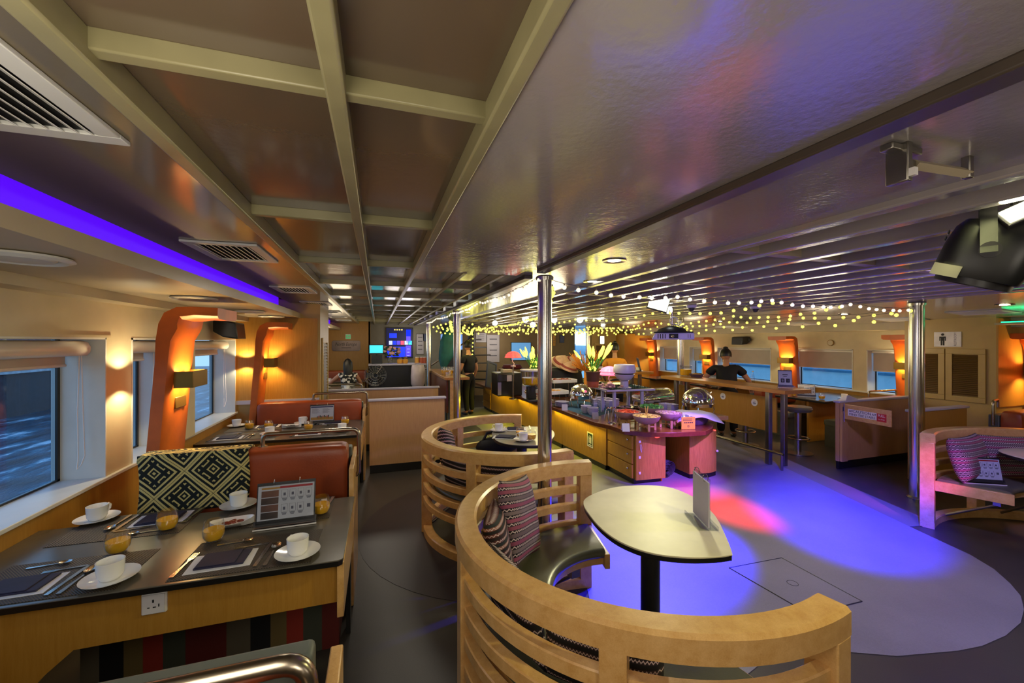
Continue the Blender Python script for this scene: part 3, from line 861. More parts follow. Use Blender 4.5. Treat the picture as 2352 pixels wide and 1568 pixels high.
PROTO = dict(cup=mk_cup(), saucer=mk_saucer(), glass=mk_glass(), fork=mk_fork(), knife=mk_knife(), spoon=mk_spoon(), teaspoon=mk_spoon(.72), cakefork=mk_fork(.72), mat=mk_mat(), napkin=mk_napkin())
PROTO['teaspoon'].name = 'teaspoon'; PROTO['cakefork'].name = 'dessert_fork'
CATS = dict(cup='cup', saucer='saucer', glass='glass', fork='fork', knife='knife', spoon='spoon', teaspoon='spoon', cakefork='fork', mat='placemat', napkin='napkin')
GRP = dict(cup='white cups on saucers', saucer='white saucers', glass='glasses of orange juice', fork='steel forks', knife='steel knives', spoon='steel spoons', teaspoon='teaspoons', cakefork='dessert forks', mat='woven placemats', napkin='navy napkins')
_used = set()
def put(kind, x, y, z, rz, label):
    p = PROTO[kind]
    if kind in _used:
        o = dup(p)
    else:
        _used.add(kind); o = p
    o.location = (x, y, z); o.rotation_euler = (0, 0, rz)
    o['label'] = label; o['category'] = CATS[kind]; o['group'] = GRP[kind]
    return o
def setting(cx, cy, z, rot, where, glass=None, cup=None, hrot=2.2, skip=()):
    R = Matrix.Rotation(rot, 3, 'Z')
    def w(dx, dy):
        v = R @ Vector((dx, dy, 0)); return cx + v.x, cy + v.y
    L = dict(mat='brown woven placemat at the ' + where, napkin='navy napkin on white paper at the ' + where, fork='steel dinner fork at the ' + where,
             knife='steel table knife at the ' + where, spoon='steel dessert spoon beside the knife at the ' + where, teaspoon='small teaspoon across the top of the ' + where,
             cakefork='small dessert fork across the top of the ' + where, saucer='white saucer under the cup at the ' + where, cup='white coffee cup at the ' + where, glass='stemless glass of orange juice at the ' + where)
    def go(kind, dx, dy, dz, rz):
        if kind in skip: return
        x, y = w(dx, dy); put(kind, x, y, z + dz, rot + rz, L[kind])
    go('mat', 0, 0, .0005, 0)
    go('napkin', -.10, -.045, .0025, .05)
    go('fork', -.265, -.15, .003, -.08)
    go('knife', .045, -.15, .003, -.05)
    go('spoon', .085, -.155, .003, -.03)
    go('teaspoon', -.19, .115, .003, -1.45)
    go('cakefork', .05, .075, .018 if False else .003, 1.72)
    x, y = w(*(cup or (.205, -.085)))
    if 'cup' not in skip:
        put('saucer', x, y, z + .0025, 0, L['saucer']); put('cup', x, y, z + .0085, hrot, L['cup'])
    x, y = w(*(glass or (-.23, .19)))
    if 'glass' not in skip: put('glass', x, y, z + .002, 0, L['glass'])
zt = .75
setting(-.557, 2.225, zt, -.03, 'aisle-side near place of the nearest table')
setting(-1.275, 2.245, zt, -.03, 'window-side near place of the nearest table', glass=(.10, .185), cup=(.215, -.085))
setting(-1.26, 2.755, zt, PI - .02, 'window-side far place of the nearest table', glass=(-.2, .11), cup=(.23, -.135), hrot=1.2)
setting(-.535, 2.70, zt, PI, 'aisle-side far place of the nearest table', glass=(-.225, .095), cup=(.262, -.165), hrot=1.9)
z2 = .75
setting(-.60, 4.95, z2, 0, 'aisle-side near place of the second table', glass=(-.14, .15), cup=(.226, -.02))
setting(-1.35, 4.98, z2, 0, 'window-side near place of the second table', glass=(.17, .33), cup=(.254, .0))
setting(-1.33, 5.42, z2, PI, 'window-side far place of the second table', glass=(.06, .04), cup=(.24, -.15), hrot=1.2)
setting(-.62, 5.42, z2, PI, 'aisle-side far place of the second table', glass=(-.25, .12), skip=('cup',))
for kind in ('cup', 'saucer'):
    x, y = at(722, 968, z=.75).x, 5.52
    put(kind, -.86, 5.50, .7525 if kind == 'saucer' else .7585, 1.0, 'white %s beside the menu stand at the aisle-side far place of the second table' % ('saucer' if kind == 'saucer' else 'coffee cup'))
# boat-shaped condiment dishes
def dish(label, x, y, z, rz, food='dates'):
    t = thing('boat_dish', label, 'dish', (x, y, z), rz, 'small boat-shaped dishes')
    rings = []
    for k in range(25):
        s = -1 + 2 * k / 24; w = .055 * (1 - s * s) ** .6 + .001; h = .03 + .012 * s * s
        rings.append([(s * .1, w * .5, .004), (s * .1 * 1.02, w, h), (s * .1, w * .93, h), (s * .092, w * .4, .008), (s * .092, -w * .4, .008), (s * .1, -w * .93, h), (s * .1 * 1.02, -w, h), (s * .1, -w * .5, .004)])
    MB().mat('china').loft(rings).build('bowl', t, smooth=50)
    f = MB().mat(food)
    for k in range(14):
        a = random.random() * 6.28; r = random.random() ** .5
        f.ball((r * .045 * cos(a), r * .018 * sin(a), .02 + .006 * random.random()), .011, 8, 6, (1.3, .8, .6), rotM())
    f.build('food', t)
dish('white boat-shaped dish of red-brown pickles on the nearest table', -.745, 2.575, .752, .12)
dish('white boat-shaped dish with dark sauce on the second table', -.945, 5.30, .752, 0, 'print_dark')

# ---- menu stands
def menu_stand(label, loc, rz, kind='cards', w=.285, h=.20, lean=.22, group='tent menu stands'):
    t = thing('menu_stand', label, 'menu', loc, rz, group)
    M = rotM((0, 0, .012), rx=-lean)
    MB().mat('dark_plastic').box(-w / 2 - .008, w / 2 + .008, -.012, .075, .0, .006).box(-w / 2 - .008, w / 2 + .008, -.004, .002, .004, .03, M).build('base', t, smooth=0)
    MB().mat('white_rim').box(-w / 2 - .01, w / 2 + .01, -.016, -.012, 0, .006).build('base_edge', t, smooth=0)
    MB().mat('dark_plastic').box(-w / 2, w / 2, .006, .009, .0, h + .022, M).build('back_board', t, smooth=0)
    page = MB().mat('paper').box(-w / 2 + .006, w / 2 - .006, -.001, .001, .022, h + .006, M).build('page', t, smooth=0)
    MB().mat('acrylic').box(-w / 2, w / 2, -.004, -.003, .012, h + .022, M).build('cover_sheet', t, smooth=0)
    pr = MB(); W = w - .012; x0 = -w / 2 + .006; z0 = .022; H = h - .016
    def r(m, a, b, c, d): pr.mat(m).box(x0 + W * a, x0 + W * c, -.0022, -.001, z0 + H * b, z0 + H * d, M)
    if kind == 'cards':
        r('print_orange', .06, .90, .38, .95); r('print_red', .38, .90, .97, .96)
        for k in range(4): r(['print_photo', 'print_photo2', 'print_photo', 'print_photo2'][k], .06, .68 - .2 * k, .36, .86 - .2 * k)
        for j in range(2):
            for i in range(4):
                a = .41 + .145 * i; b = .63 - .4 * j
                if j == 1 and i == 3: r('print_ink', a + .03, b + .06, a + .09, b + .16); continue
                r('print_ink', a, b, a + .004, b + .22); r('print_ink', a + .11, b, a + .114, b + .22); r('print_ink', a, b + .216, a + .114, b + .22); r('print_ink', a, b, a + .114, b + .004)
                r('print_ink', a + .035, b + .06, a + .075, b + .14)
                for q in range(3): r('print_ink', a + .01 + .008 * q, b - .03 - .025 * q, a + .105 - .008 * q, b - .015 - .025 * q)
    elif kind == 'list':
        r('print_blue', .02, .88, .98, .97)
        for i in range(2):
            for q in range(7): r('print_ink', .07 + .45 * i, .80 - .045 * q, .30 + .05 * ((q * 7) % 3) + .45 * i, .812 - .045 * q)
        r('print_orange', .02, .08, .98, .26)
        for k in range(9): r(['print_photo2', 'print_red', 'print_dark'][k % 3], .28 + .06 * k, .16, .325 + .06 * k, .32 + .03 * (k % 3))
    elif kind == 'notice':
        r('ink_black', .3, .72, .7, .78); r('ink_black', .36, .62, .64, .66); r('ink_black', .16, .2, .44, .48); r('ink_black', .56, .2, .84, .48); r('paper', .22, .26, .36, .42); r('paper', .62, .26, .78, .42)
    if pr.v: pr.build('print', page, smooth=0)
    rg = MB().mat('steel')
    for x in (-w * .22, w * .22):
        rg.tube([M @ Vector((x, .003 + .009 * cos(a * PI / 8), h + .022 + .016 * sin(a * PI / 8))) for a in range(16)], .0016, 5, closed=True)
    rg.build('binder_rings', t)
    return t
menu_stand('tent menu stand with a red-headed picture card on the nearest table', (-.472, 2.482, .752), .02, 'cards')
menu_stand('tent menu stand with a blue-headed list on the second table', (-.64, 5.43, .752), 0, 'list', .27, .2)
# ================================================================ CURVED SEATS AND ROUND TABLES
def round_sofa(label, c, a0, a1, R=.91, H=.89, seat_ri=.42, seat_z=.47, posts=3, flip=1, n=56):
    t = thing('curved_lounge_seat', label, 'bench', (c[0], c[1], 0), 0, 'curved maple lounge seats')
    W = 'maple'
    def ring(r0, r1, z0, z1, b=.008, s0=a0, s1=a1):
        prof = [(r0, z0), (r1, z0), (r1, z1 - b), (r1 - b, z1), (r0 + b, z1), (r0, z1 - b)]
        return MB().mat(W).arc(c, prof, s0, s1, n)
    ring(R - .105, R, H - .088, H, .012).build('top_rail', t, world=True, smooth=30)
    zs = [(.665, .715), (.54, .59), (.415, .465), (.29, .34)]
    for z0, z1 in zs:
        prof = [(R - .066, z0), (R - .018, z0), (R - .018, z1 - .005), (R - .023, z1), (R - .061, z1), (R - .066, z1 - .005)]
        MB().mat(W).arc(c, prof, a0 + .03, a1 - .03, n).build('slat', t, world=True, smooth=30)
    ring(R - .10, R - .02, .0015, .07).build('base_ring', t, world=True)
    def post(a, w=.085, d=.10, top=H - .086, ro=R, nm='post'):
        M = Matrix.Translation((c[0], c[1], 0)) @ Matrix.Rotation(a, 4, 'Z')
        MB().mat(W).box(ro - d, ro, -w / 2, w / 2, .001, top, M).build(nm, t, world=True, bevel=.005)
    e = .045 / R
    post(a0 + e, top=H - .086); post(a1 - e)
    for k in range(1, posts + 1): post(a0 + (a1 - a0) * k / (posts + 1), .085, .095, H - .087, R - .004)
    # seat
    s0, s1 = a0 + .05, a1 - .05
    ro = R - .11
    prof = [(seat_ri, seat_z - .05), (seat_ri - .012, seat_z - .03), (seat_ri, seat_z - .008), (seat_ri + .03, seat_z), (ro - .02, seat_z), (ro, seat_z - .012), (ro, seat_z - .05)]
    MB().mat('leather_grey').arc(c, prof, s0, s1, n).build('seat_pad', t, world=True, smooth=60)
    MB().mat('maple').arc(c, [(seat_ri + .02, seat_z - .10), (ro, seat_z - .10), (ro, seat_z - .05), (seat_ri + .02, seat_z - .05)], s0, s1, n).build('seat_board', t, world=True)
    for a in (a0 + .03, a1 - .03):
        M = Matrix.Translation((c[0], c[1], 0)) @ Matrix.Rotation(a, 4, 'Z')
        MB().mat('maple').box(seat_ri - .02, R - .1, -.016, .016, seat_z - .11, seat_z - .02, M).build('seat_end_board', t, world=True, bevel=.003)
    for k in range(5):
        a = s0 + (s1 - s0) * (k + .5) / 5
        M = Matrix.Translation((c[0], c[1], 0)) @ Matrix.Rotation(a, 4, 'Z')
        MB().mat('steel_dull').box(seat_ri + .08, seat_ri + .13, -.03, .03, seat_z - .19, seat_z - .10, M).tube([M @ Vector((seat_ri + .1, 0, seat_z - .18)), M @ Vector((R - .08, 0, .05))], .012, 8).build('bracket', t, world=True)
    return t
D = math.radians
SA = (1.25, 1.80); SBc = (1.27, 3.78); SCc = (5.33, 1.42)
round_sofa('nearest curved slatted maple seat around the cream table, two cushions at its left', SA, D(76), D(283))
round_sofa('second curved slatted maple seat, behind the nearest one and laid for coffee', SBc, D(66), D(283), .89)
round_sofa('curved slatted maple seat at the right edge with striped cushions and a card stand', SCc, D(-60), D(113), 1.15, .89, .60)

def pillow(label, loc, rz, tilt, w=.46, h=.42, th=.13, mat='cushion_pink', roll=0, uvs=(1, 1)):
    def f(u, v):
        x, z = (u - .5) * 2, (v - .5) * 2
        e = 1 - .10 * (1 - x * x) * 0
        px_ = x * w / 2 * (1 - .10 * (1 - abs(z)) ** 0 * (z * z) * 0 - .06 * (1 - z * z) * 0)
        pinch = .92 + .08 * (z * z)
        pz_ = z * h / 2 * (.92 + .08 * x * x)
        return px_ * pinch, pz_, max(0, (1 - x ** 4)) ** .5 * max(0, (1 - z ** 4)) ** .5
    M = Matrix.Translation(loc) @ Matrix.Rotation(rz, 4, 'Z') @ Matrix.Rotation(tilt, 4, 'X') @ Matrix.Rotation(roll, 4, 'Y')
    mb = MB().mat(mat)
    for s in (1, -1):
        def g(u, v):
            a, b, d = f(u, v); wr = 1 + .06 * sin(9 * u + 3) * sin(7 * v + 1)
            return (a, s * th / 2 * d * wr, b)
        mb.grid(g, 22, 22, M)
    for k in mb.uv: mb.uv[k] = [(a * uvs[0], b * uvs[1]) for a, b in mb.uv[k]]
    bpyo = mb.build('cushion', smooth=180)
    # weld the rim
    bm = bmesh.new(); bm.from_mesh(bpyo.data); bmesh.ops.remove_doubles(bm, verts=bm.verts, dist=.0015)
    bmesh.ops.recalc_face_normals(bm, faces=bm.faces); bm.to_mesh(bpyo.data); bm.free()
    # put the origin at the pillow itself
    bpyo.data.transform(Matrix.Translation(-Vector(loc))); bpyo.location = loc
    return tag(bpyo, label, 'cushion', 'striped woven cushions')
def cushion_at(label, c, ang, r, z, tilt=-.25, turn=0, **kw):
    a = D(ang)
    return pillow(label, (c[0] + r * cos(a), c[1] + r * sin(a), z), a - PI / 2 + turn, tilt, **kw)
cushion_at('pink and grey striped woven cushion standing at the far left of the nearest curved seat', SA, 133, .66, .71, -.26, w=.44, h=.46, mat='cushion_pink', roll=.22, turn=.16)
cushion_at('dark red plaid cushion behind the pink striped one in the nearest curved seat', SA, 156, .70, .66, -.2, w=.42, h=.40, mat='cushion_dark', roll=.1, turn=.1)
cushion_at('black patterned cushion low against the nearest curved seat back, left of two', SA, 190, .70, .635, -.12, w=.46, h=.33, mat='cushion_black', th=.10)
cushion_at('black patterned cushion low against the nearest curved seat back, right of two', SA, 226, .70, .625, -.12, w=.46, h=.31, mat='cushion_black', th=.10)
cushion_at('small plaid cushion peeking over the left rail of the second curved seat', SBc, 160, .66, .70, -.2, w=.38, h=.40, mat='cushion_dark', roll=.3)
cushion_at('black patterned cushion in the second curved seat, seen through its slats', SBc, 205, .66, .64, -.15, w=.46, h=.34, mat='cushion_black')
cushion_at('black and white cushion in the second curved seat by the chrome post', SBc, 243, .66, .63, -.15, w=.46, h=.34, mat='cushion_black')
cushion_at('purple striped cushion at the left of the curved seat on the right', SCc, 95, .88, .67, -.26, w=.54, h=.40, mat='cushion_pink', th=.16)
cushion_at('purple striped cushion cut by the right edge, in the curved seat on the right', SCc, 62, .88, .66, -.26, w=.60, h=.40, mat='cushion_pink', th=.14)

# ---- teardrop tables
TT = [(1.228, 2.3), (1.154, 2.058), (1.14, 1.854), (1.176, 1.714), (1.252, 1.616), (1.368, 1.549), (1.487, 1.514), (1.572, 1.505), (1.60, 1.52), (1.719, 1.679), (1.854, 1.889), (1.929, 2.107), (1.92, 2.296), (1.822, 2.399), (1.611, 2.451), (1.421, 2.418)]
def smooth_poly(p, n=5):
    out = []; m = len(p)
    for i in range(m):
        p0, p1, p2, p3 = (Vector(p[(i + k - 1) % m]) for k in range(4))
        for j in range(n):
            t = j / n
            out.append(.5 * ((2 * p1) + (p2 - p0) * t + (2 * p0 - 5 * p1 + 4 * p2 - p3) * t * t + (3 * p1 - p0 - 3 * p2 + p3) * t ** 3))
    return [(q.x, q.y) for q in out]
def tear_table(label, poly, ctr, mat='table_cream'):
    t = thing('teardrop_table', label, 'table', (ctr[0], ctr[1], 0))
    P_ = smooth_poly(poly)
    MB().mat(mat).prism(P_, .742, .75).build('tabletop', t, world=True, bevel=.002)
    cx = sum(p[0] for p in P_) / len(P_); cy = sum(p[1] for p in P_) / len(P_)
    MB().mat('black_edge').prism([(cx + (p[0] - cx) * .992, cy + (p[1] - cy) * .992) for p in P_], .718, .742).build('edge_band', t, world=True, bevel=.003)
    MB().mat('black_plastic').lathe([(.052, .01), (.052, .70), (.12, .712), (.12, .718)], 24, (ctr[0], ctr[1], 0)).build('pedestal', t, world=True)
    MB().mat('black_plastic').lathe([(.24, .0035), (.24, .012), (.06, .03), (.05, .03)], 28, (ctr[0], ctr[1], 0)).build('base_plate', t, world=True)
    return t
tear_table('cream teardrop-shaped table on a black pedestal in front of the nearest curved seat', TT, (1.44, 1.92))
T2c = [(p[0] * .92 + .095, p[1] * .92 + 2.28) for p in TT]
tear_table('grey teardrop table laid with coffee cups and juice in the second curved seat', T2c, (1.44, 4.05), 'table_grey')
tear_table('cream oval table cut by the right edge, in front of the striped cushions', [(5.35, 2.12), (5.25, 1.9), (5.35, 1.65), (5.6, 1.45), (5.85, 1.42), (6.0, 1.6), (5.95, 1.95), (5.75, 2.15), (5.5, 2.2)], (5.62, 1.8))
def ac_stand(label, loc, rz):
    t = thing('sign_holder', label, 'sign', loc, rz)
    MB().mat('acrylic').box(-.11, .11, -.05, .05, 0, .004).box(-.11, .11, -.05, -.046, .004, .02).box(-.11, .11, .046, .05, .004, .02).box(-.11, .11, -.007, -.004, .004, .27).build('clear_stand', t, smooth=0)
    MB().mat('card_grey').box(-.105, .105, -.004, .004, .012, .25).build('card', t, smooth=0)
    rg = MB().mat('steel')
    for x in (-.06, .06): rg.tube([(x, .014 * cos(a * PI / 8), .262 + .022 * sin(a * PI / 8)) for a in range(16)], .002, 5, closed=True)
    rg.build('binder_rings', t)
p0 = Vector((1.793, 1.941)); p1 = Vector((1.63, 1.70))
ac_stand('upright card in a clear holder with ring binding on the cream teardrop table', (1.705, 1.83, .7505), math.atan2(p0.y - p1.y, p0.x - p1.x) + .22)
menu_stand('tent card stand leaning on the seat of the right-hand curved seat', (5.17, 2.17, .4715), -.55, 'cards', .30, .2)
# coffee things on the second round table
for k, (u, v) in enumerate(((1146, 990), (1202, 1012))):
    p = at(u, v, z=.75)
    lab = ['at the far side', 'at the near side'][k] + ' of the grey teardrop table'
    put('saucer', p.x, p.y, .7505, 0, 'white saucer under the cup ' + lab); put('cup', p.x, p.y, .7565, 2.6, 'white coffee cup ' + lab)
for k, (u, v) in enumerate(((1195, 1003), (1221, 1010))):
    p = at(u, v, z=.75); put('glass', p.x, p.y, .7505, 0, 'glass of orange juice on the grey teardrop table, ' + ['left of the pair', 'right one against the chrome post'][k])
for k, (u, v, r) in enumerate(((1163, 1004, -.5), (1185, 985, -.3))):
    p = at(u, v, z=.75); lab = ['near', 'far'][k] + ' side of the grey teardrop table'
    put('napkin', p.x, p.y, .7505, r, 'navy napkin on a white sleeve at the ' + lab)
    put('fork', p.x - .15, p.y - .04, .751, r, 'steel fork at the ' + lab); put('knife', p.x + .14, p.y - .1, .751, r, 'steel knife at the ' + lab)
# a dark bag on the far seat
g = MB().mat('cloth_black')
g.ball((1.28, 4.42, .58), .2, 18, 10, (1.25, .6, .52))
g.tube([(1.1, 4.42, .62), (1.16, 4.42, .73), (1.3, 4.42, .75), (1.42, 4.42, .66)], .016, 8)
tag(g.build('bag', smooth=60), 'black soft bag lying on the far end of the second curved seat', 'bag')

# ================================================================ POSTS
def post(label, x, y, r=.052, top=2.26, group='polished steel posts'):
    t = thing('chrome_post', label, 'post', (x, y, 0), 0, group)
    MB().mat('steel').lathe([(r, .004), (r, top - .035)], 40).build('shaft', t)
    MB().mat('steel').lathe([(r + .012, top - .035), (r + .014, top - .01), (r + .004, top)], 32).build('top_collar', t)
    MB().mat('steel').lathe([(r + .02, .0035), (r + .02, .012), (r, .03)], 32).build('foot_collar', t)
P1x = 1.175
post('polished steel post between the two nearest curved seats', P1x, 2.80, .052, 2.235)
post('polished steel post by the drinks counter, beside the wooden end panel', P1x + .02, 6.42, .056, 2.235)
post('polished steel post farther back at the corner of the black bar', P1x, 10.0, .06, 2.235)
post('polished steel post beside the restroom sign on the right', 5.72, 2.93, .066, 2.185)
post('polished steel post by the projector, rising through the bar counter', 5.75, 6.72, .06, 2.185)
post('distant polished steel post behind the glowing flowers', 5.75, 10.5, .06, 2.185)
# ================================================================ BUFFET ISLAND
CT = .66
top_poly = [(2.46, 10.6), (2.54, 9.2), (2.66, 7.6), (2.77, 6.3), (2.79, 4.91), (2.87, 4.64), (2.88, 4.345), (3.10, 4.14), (3.40, 4.045), (3.80, 4.0), (4.02, 4.12), (4.22, 4.30), (4.27, 4.9), (4.2, 6.3), (4.05, 8), (3.95, 10.4), (3.5, 11), (2.8, 11)]
t = thing('buffet_worktop', 'long cherry-wood worktop with a faceted near end covering the buffet island', 'worktop', (3.4, 7, .6))
MB().mat('cherry').prism(top_poly, CT - .055, CT).build('slab', t, world=True, bevel=.004)
def cab(name, label, poly, z0, z1, m='buffet_veneer', kick=True, group='buffet cabinets'):
    c = (sum(p[0] for p in poly) / len(poly), sum(p[1] for p in poly) / len(poly))
    t = thing(name, label, 'cabinet', (c[0], c[1], 0), 0, group)
    MB().mat(m).prism(poly, z0, z1).build('body', t, world=True, bevel=.003)
    if kick: MB().mat('black_edge').prism([(c[0] + (p[0] - c[0]) * .97, c[1] + (p[1] - c[1]) * .97) for p in poly], .0036, z0).build('plinth', t, world=True, smooth=0)
    return t
def leftx(y): return 2.97 - (y - 4.3) * (2.97 - 2.60) / 6.4
zt_ = CT - .055
ys = [4.86, 6.1, 7.4, 8.7, 9.75]
names = ['with the safety sign', 'third from the near end', 'fourth from the near end', 'fifth from the near end']
for k in range(4):
    a, b = ys[k] + .004, ys[k + 1] - .004
    cab('buffet_cabinet', 'oak-veneered buffet cabinet lit yellow from above, ' + names[k], [(leftx(a), a), (leftx(b), b), (3.365, b), (3.365, a)], .07, zt_)
# drawer cabinets
def drawers(label, y0, y1, knob_y):
    x = leftx((y0 + y1) / 2)
    t = thing('drawer_cabinet', label, 'cabinet', (x, (y0 + y1) / 2, 0), 0, 'buffet drawer cabinets')
    MB().mat('buffet_veneer').box(x + .02, 3.365, y0 + .002, y1 - .002, .07, zt_).build('body', t, world=True, smooth=0)
    MB().mat('black_edge').box(x + .03, 3.365, y0 + .004, y1 - .002, .0036, .07).build('plinth', t, world=True, smooth=0)
    for k in range(3):
        z0 = .075 + k * .177
        d = MB().mat('buffet_veneer').box(x, x + .02, y0 + .006, y1 - .006, z0, z0 + .163).build('drawer', t, world=True, bevel=.002)
        MB().mat('steel').ball((x - .016, knob_y, z0 + .11), .014, 12, 8).tube([(x, knob_y, z0 + .11), (x - .012, knob_y, z0 + .11)], .007, 8).build('knob', d, world=False)
        d.children[0].data.transform(Matrix.Translation(-t.location))
    return t
drawers('three-drawer cabinet at the near left corner of the buffet, child locks on its edge', 4.29, 4.856, 4.37)
drawers('three-drawer cabinet at the far end of the buffet by the black urn', 9.754, 10.45, 10.36)
t = cab('buffet_end_cabinet', 'pink-lit end cabinet at the near left corner of the buffet, with round child locks', [(2.985, 4.25), (3.39, 4.22), (3.39, 4.285), (2.985, 4.285)], .06, zt_, kick=False)
lk = MB().mat('white_rim')
for z in (.53, .34, .15):
    lk.cbox((3.03, 4.243, z), (.028, .008, .028))
lk.tube([(3.03, 4.238, .5), (3.035, 4.236, .44), (3.05, 4.236, .40), (3.055, 4.236, .46), (3.045, 4.238, .5)], .003, 5)
lk.build('child_lock', t, world=True, bevel=.006)
MB().mat('buffet_veneer').box(3.37, 3.39, 4.285, 5.0, .0037, zt_).build('side_panel', t, world=True, smooth=0)
t = cab('buffet_end_cabinet', 'rounded pink-lit end cabinet at the near right corner of the buffet', [(3.77, 4.24), (4.05, 4.20), (4.20, 4.24), (4.28, 4.34), (4.29, 4.6), (4.29, 5.0), (3.77, 5.0)], .06, .60)
MB().mat('white_rim').ball((4.19, 4.215, .33), .016, 10, 8).build('child_lock', t, world=True)
t = thing('knee_space_panel', 'dark back panel of the open knee space in the buffet end', 'panel', (3.58, 4.98, 0))
MB().mat('cherry').box(3.40, 3.76, 4.98, 5.0, .004, zt_).build('panel', t, world=True)
for k, (x, z, r, y) in enumerate(((3.53, .09, .085, 4.36), (3.62, .10, .095, 4.42))):
    b = MB().mat('rubber')
    sp = [(x + (r * (.3 + .7 * i / 60)) * cos(i * .36), 0, z + (r * (.3 + .7 * i / 60)) * sin(i * .36)) for i in range(61)]
    rings = [[(p[0], y, p[2]), (p[0], y + .5, p[2])] for p in sp]
    vs = [q for r_ in rings for q in r_]; fs = [(2 * i, 2 * i + 1, 2 * i + 3, 2 * i + 2) for i in range(60)]
    o = b.add(vs, fs).build('rolled_mat', smooth=80)
    s_ = o.modifiers.new('s', 'SOLIDIFY'); s_.thickness = .007
    tag(o, 'dark rolled-up mat on the floor in the buffet knee space, ' + ['left of the two rolls', 'right of the two rolls'][k], 'mat', 'rolled mats under the buffet')
s = MB().mat('glow_yellow')
for y in [5.0 + .5 * i for i in range(11)]:
    s.box(leftx(y) - .05, leftx(y) - .035, y - .2, y + .2, zt_ - .008, zt_ - .001)
tag(s.build('led_strip_glow', smooth=0), 'yellow light strip under the left overhang of the buffet worktop', 'light strip')
for k, (x, y) in enumerate(((3.22, 4.16), (4.16, 4.24))):
    o = MB().mat('glow_red').ball((x, y, zt_ - .012), .02, 12, 6, (1.6, .7, .45)).build('indicator_lamp')
    tag(o, 'small red lamp under the near buffet edge, ' + ['left of the opening'  , 'above the rounded right cabinet'][k], 'lamp', 'red lamps under the buffet edge')
# safety sign
M = basis((leftx(5.25) - .004, 5.25, .335), (0, -1, 0), (0, 0, 1), (-1, 0, 0))
t = thing('safety_sign', 'green life-jacket safety sign on the left side of the buffet', 'sign', M.translation)
MB().mat('white_rim').box(-.085, .085, -.105, .105, 0, .002, M).build('border', t, world=True, smooth=0)
MB().mat('leaf_dark').box(-.068, .068, -.088, .088, .002, .003, M).build('field', t, world=True, smooth=0)
MB().mat('white_rim').prism([(-.04, -.05), (.04, -.05), (.04, .03), (.025, .06), (-.025, .06), (-.04, .03)], .003, .004, M).mat('leaf_dark').prism([(-.006, -.05), (.006, -.05), (.006, .02), (-.006, .02)], .004, .005, M).prism([(-.014, .03), (.014, .03), (.012, .062), (-.012, .062)], .004, .005, M).mat('white_rim').box(-.045, .045, -.08, -.066, .003, .004, M).build('jacket_symbol', t, world=True, smooth=0)
# pull-out board on the right
t = thing('pull_out_board', 'pink-lit wooden board pulled out at the right side of the buffet', 'board', (4.4, 4.62, .66))
MB().mat('maple').box(4.2, 4.62, 4.45, 4.72, .665, .72).build('plank', t, world=True, bevel=.004)

def on(u, v, z=CT): return at(u, v, z=z)
# ---- wooden salad bowls on stands
def salad_bowl(label, u, v, r, food, mat='bowl_wood', zb=.075, seed=1, tongs=False):
    p = on(u, v)
    t = thing('salad_bowl', label, 'bowl', (p.x, p.y, CT + zb), 0, 'wooden salad bowls')
    h = r * .62
    MB().mat(mat).lathe([(r * .35, 0), (r * .6, .012), (r * .86, h * .45), (r * .97, h * .8), (r, h), (r * .95, h), (r * .9, h * .75), (r * .6, h * .3), (.0, h * .25)], 36, cap1=False).build('bowl', t)
    rnd = random.Random(seed)
    MB().mat(food).lathe([(r * .9, h * .7), (r * .6, h * .9), (r * .25, h * 1.04), (.001, h * 1.08)], 24).build('food_bed', t)
    f = MB().mat(food)
    for k in range(60):
        a = rnd.random() * 6.283; q = r * .88 * rnd.random() ** .5
        zz = h * (.78 + .34 * (1 - q / r)) + .006 * rnd.random()
        if food == 'lettuce': f.cbox((0, 0, 0), (.05, .035, .003), rotM((q * cos(a), q * sin(a), zz + .01), rnd.random() * 1.4, rnd.random() * 1.4, rnd.random() * 6))
        else: f.cbox((0, 0, 0), (.026, .016, .012), rotM((q * cos(a), q * sin(a), zz), rnd.random(), rnd.random(), rnd.random() * 6))
    f.build('food_pieces', t, bevel=.003 if food != 'lettuce' else 0)
    s = thing('bowl_stand', 'wooden stand under the ' + label.split(' of ', 1)[-1] + ' bowl', 'stand', (p.x, p.y, CT), .4, 'bowl stands')
    b = MB().mat('maple')
    for k in range(4):
        a = k * PI / 2 + PI / 4
        M = rotM((.62 * r * cos(a), .62 * r * sin(a), 0), rz=a)
        b.box(-.012, .012, -.014, .014, .0005, zb + .012, M)
    b.box(-.6 * r, .6 * r, -.01, .01, .02, .035, rotM(rz=PI / 4)).box(-.6 * r, .6 * r, -.01, .01, .0351, .05, rotM(rz=-PI / 4))
    b.build('cross_frame', s, bevel=.002)
    if tongs:
        for q in (-.012, .012): MB().mat('maple').cbox((0, 0, 0), (.01, .008, .12), rotM((q + .0, 0, h * 1.1 + .045), ry=q * 14)).build('serving_tong', t, bevel=.002)
salad_bowl('wooden bowl of mixed chicken salad at the buffet front edge', 1485, 987, .165, 'salad_tan', tongs=True, seed=2)
salad_bowl('wooden bowl of red tomatoes', 1441, 974, .17, 'tomato', zb=.07, seed=3)
salad_bowl('wooden bowl of pale sliced onion', 1536, 980, .165, 'onion', zb=.085, seed=4)
salad_bowl('wooden bowl of green lettuce', 1495, 966, .17, 'lettuce', zb=.085, seed=5)
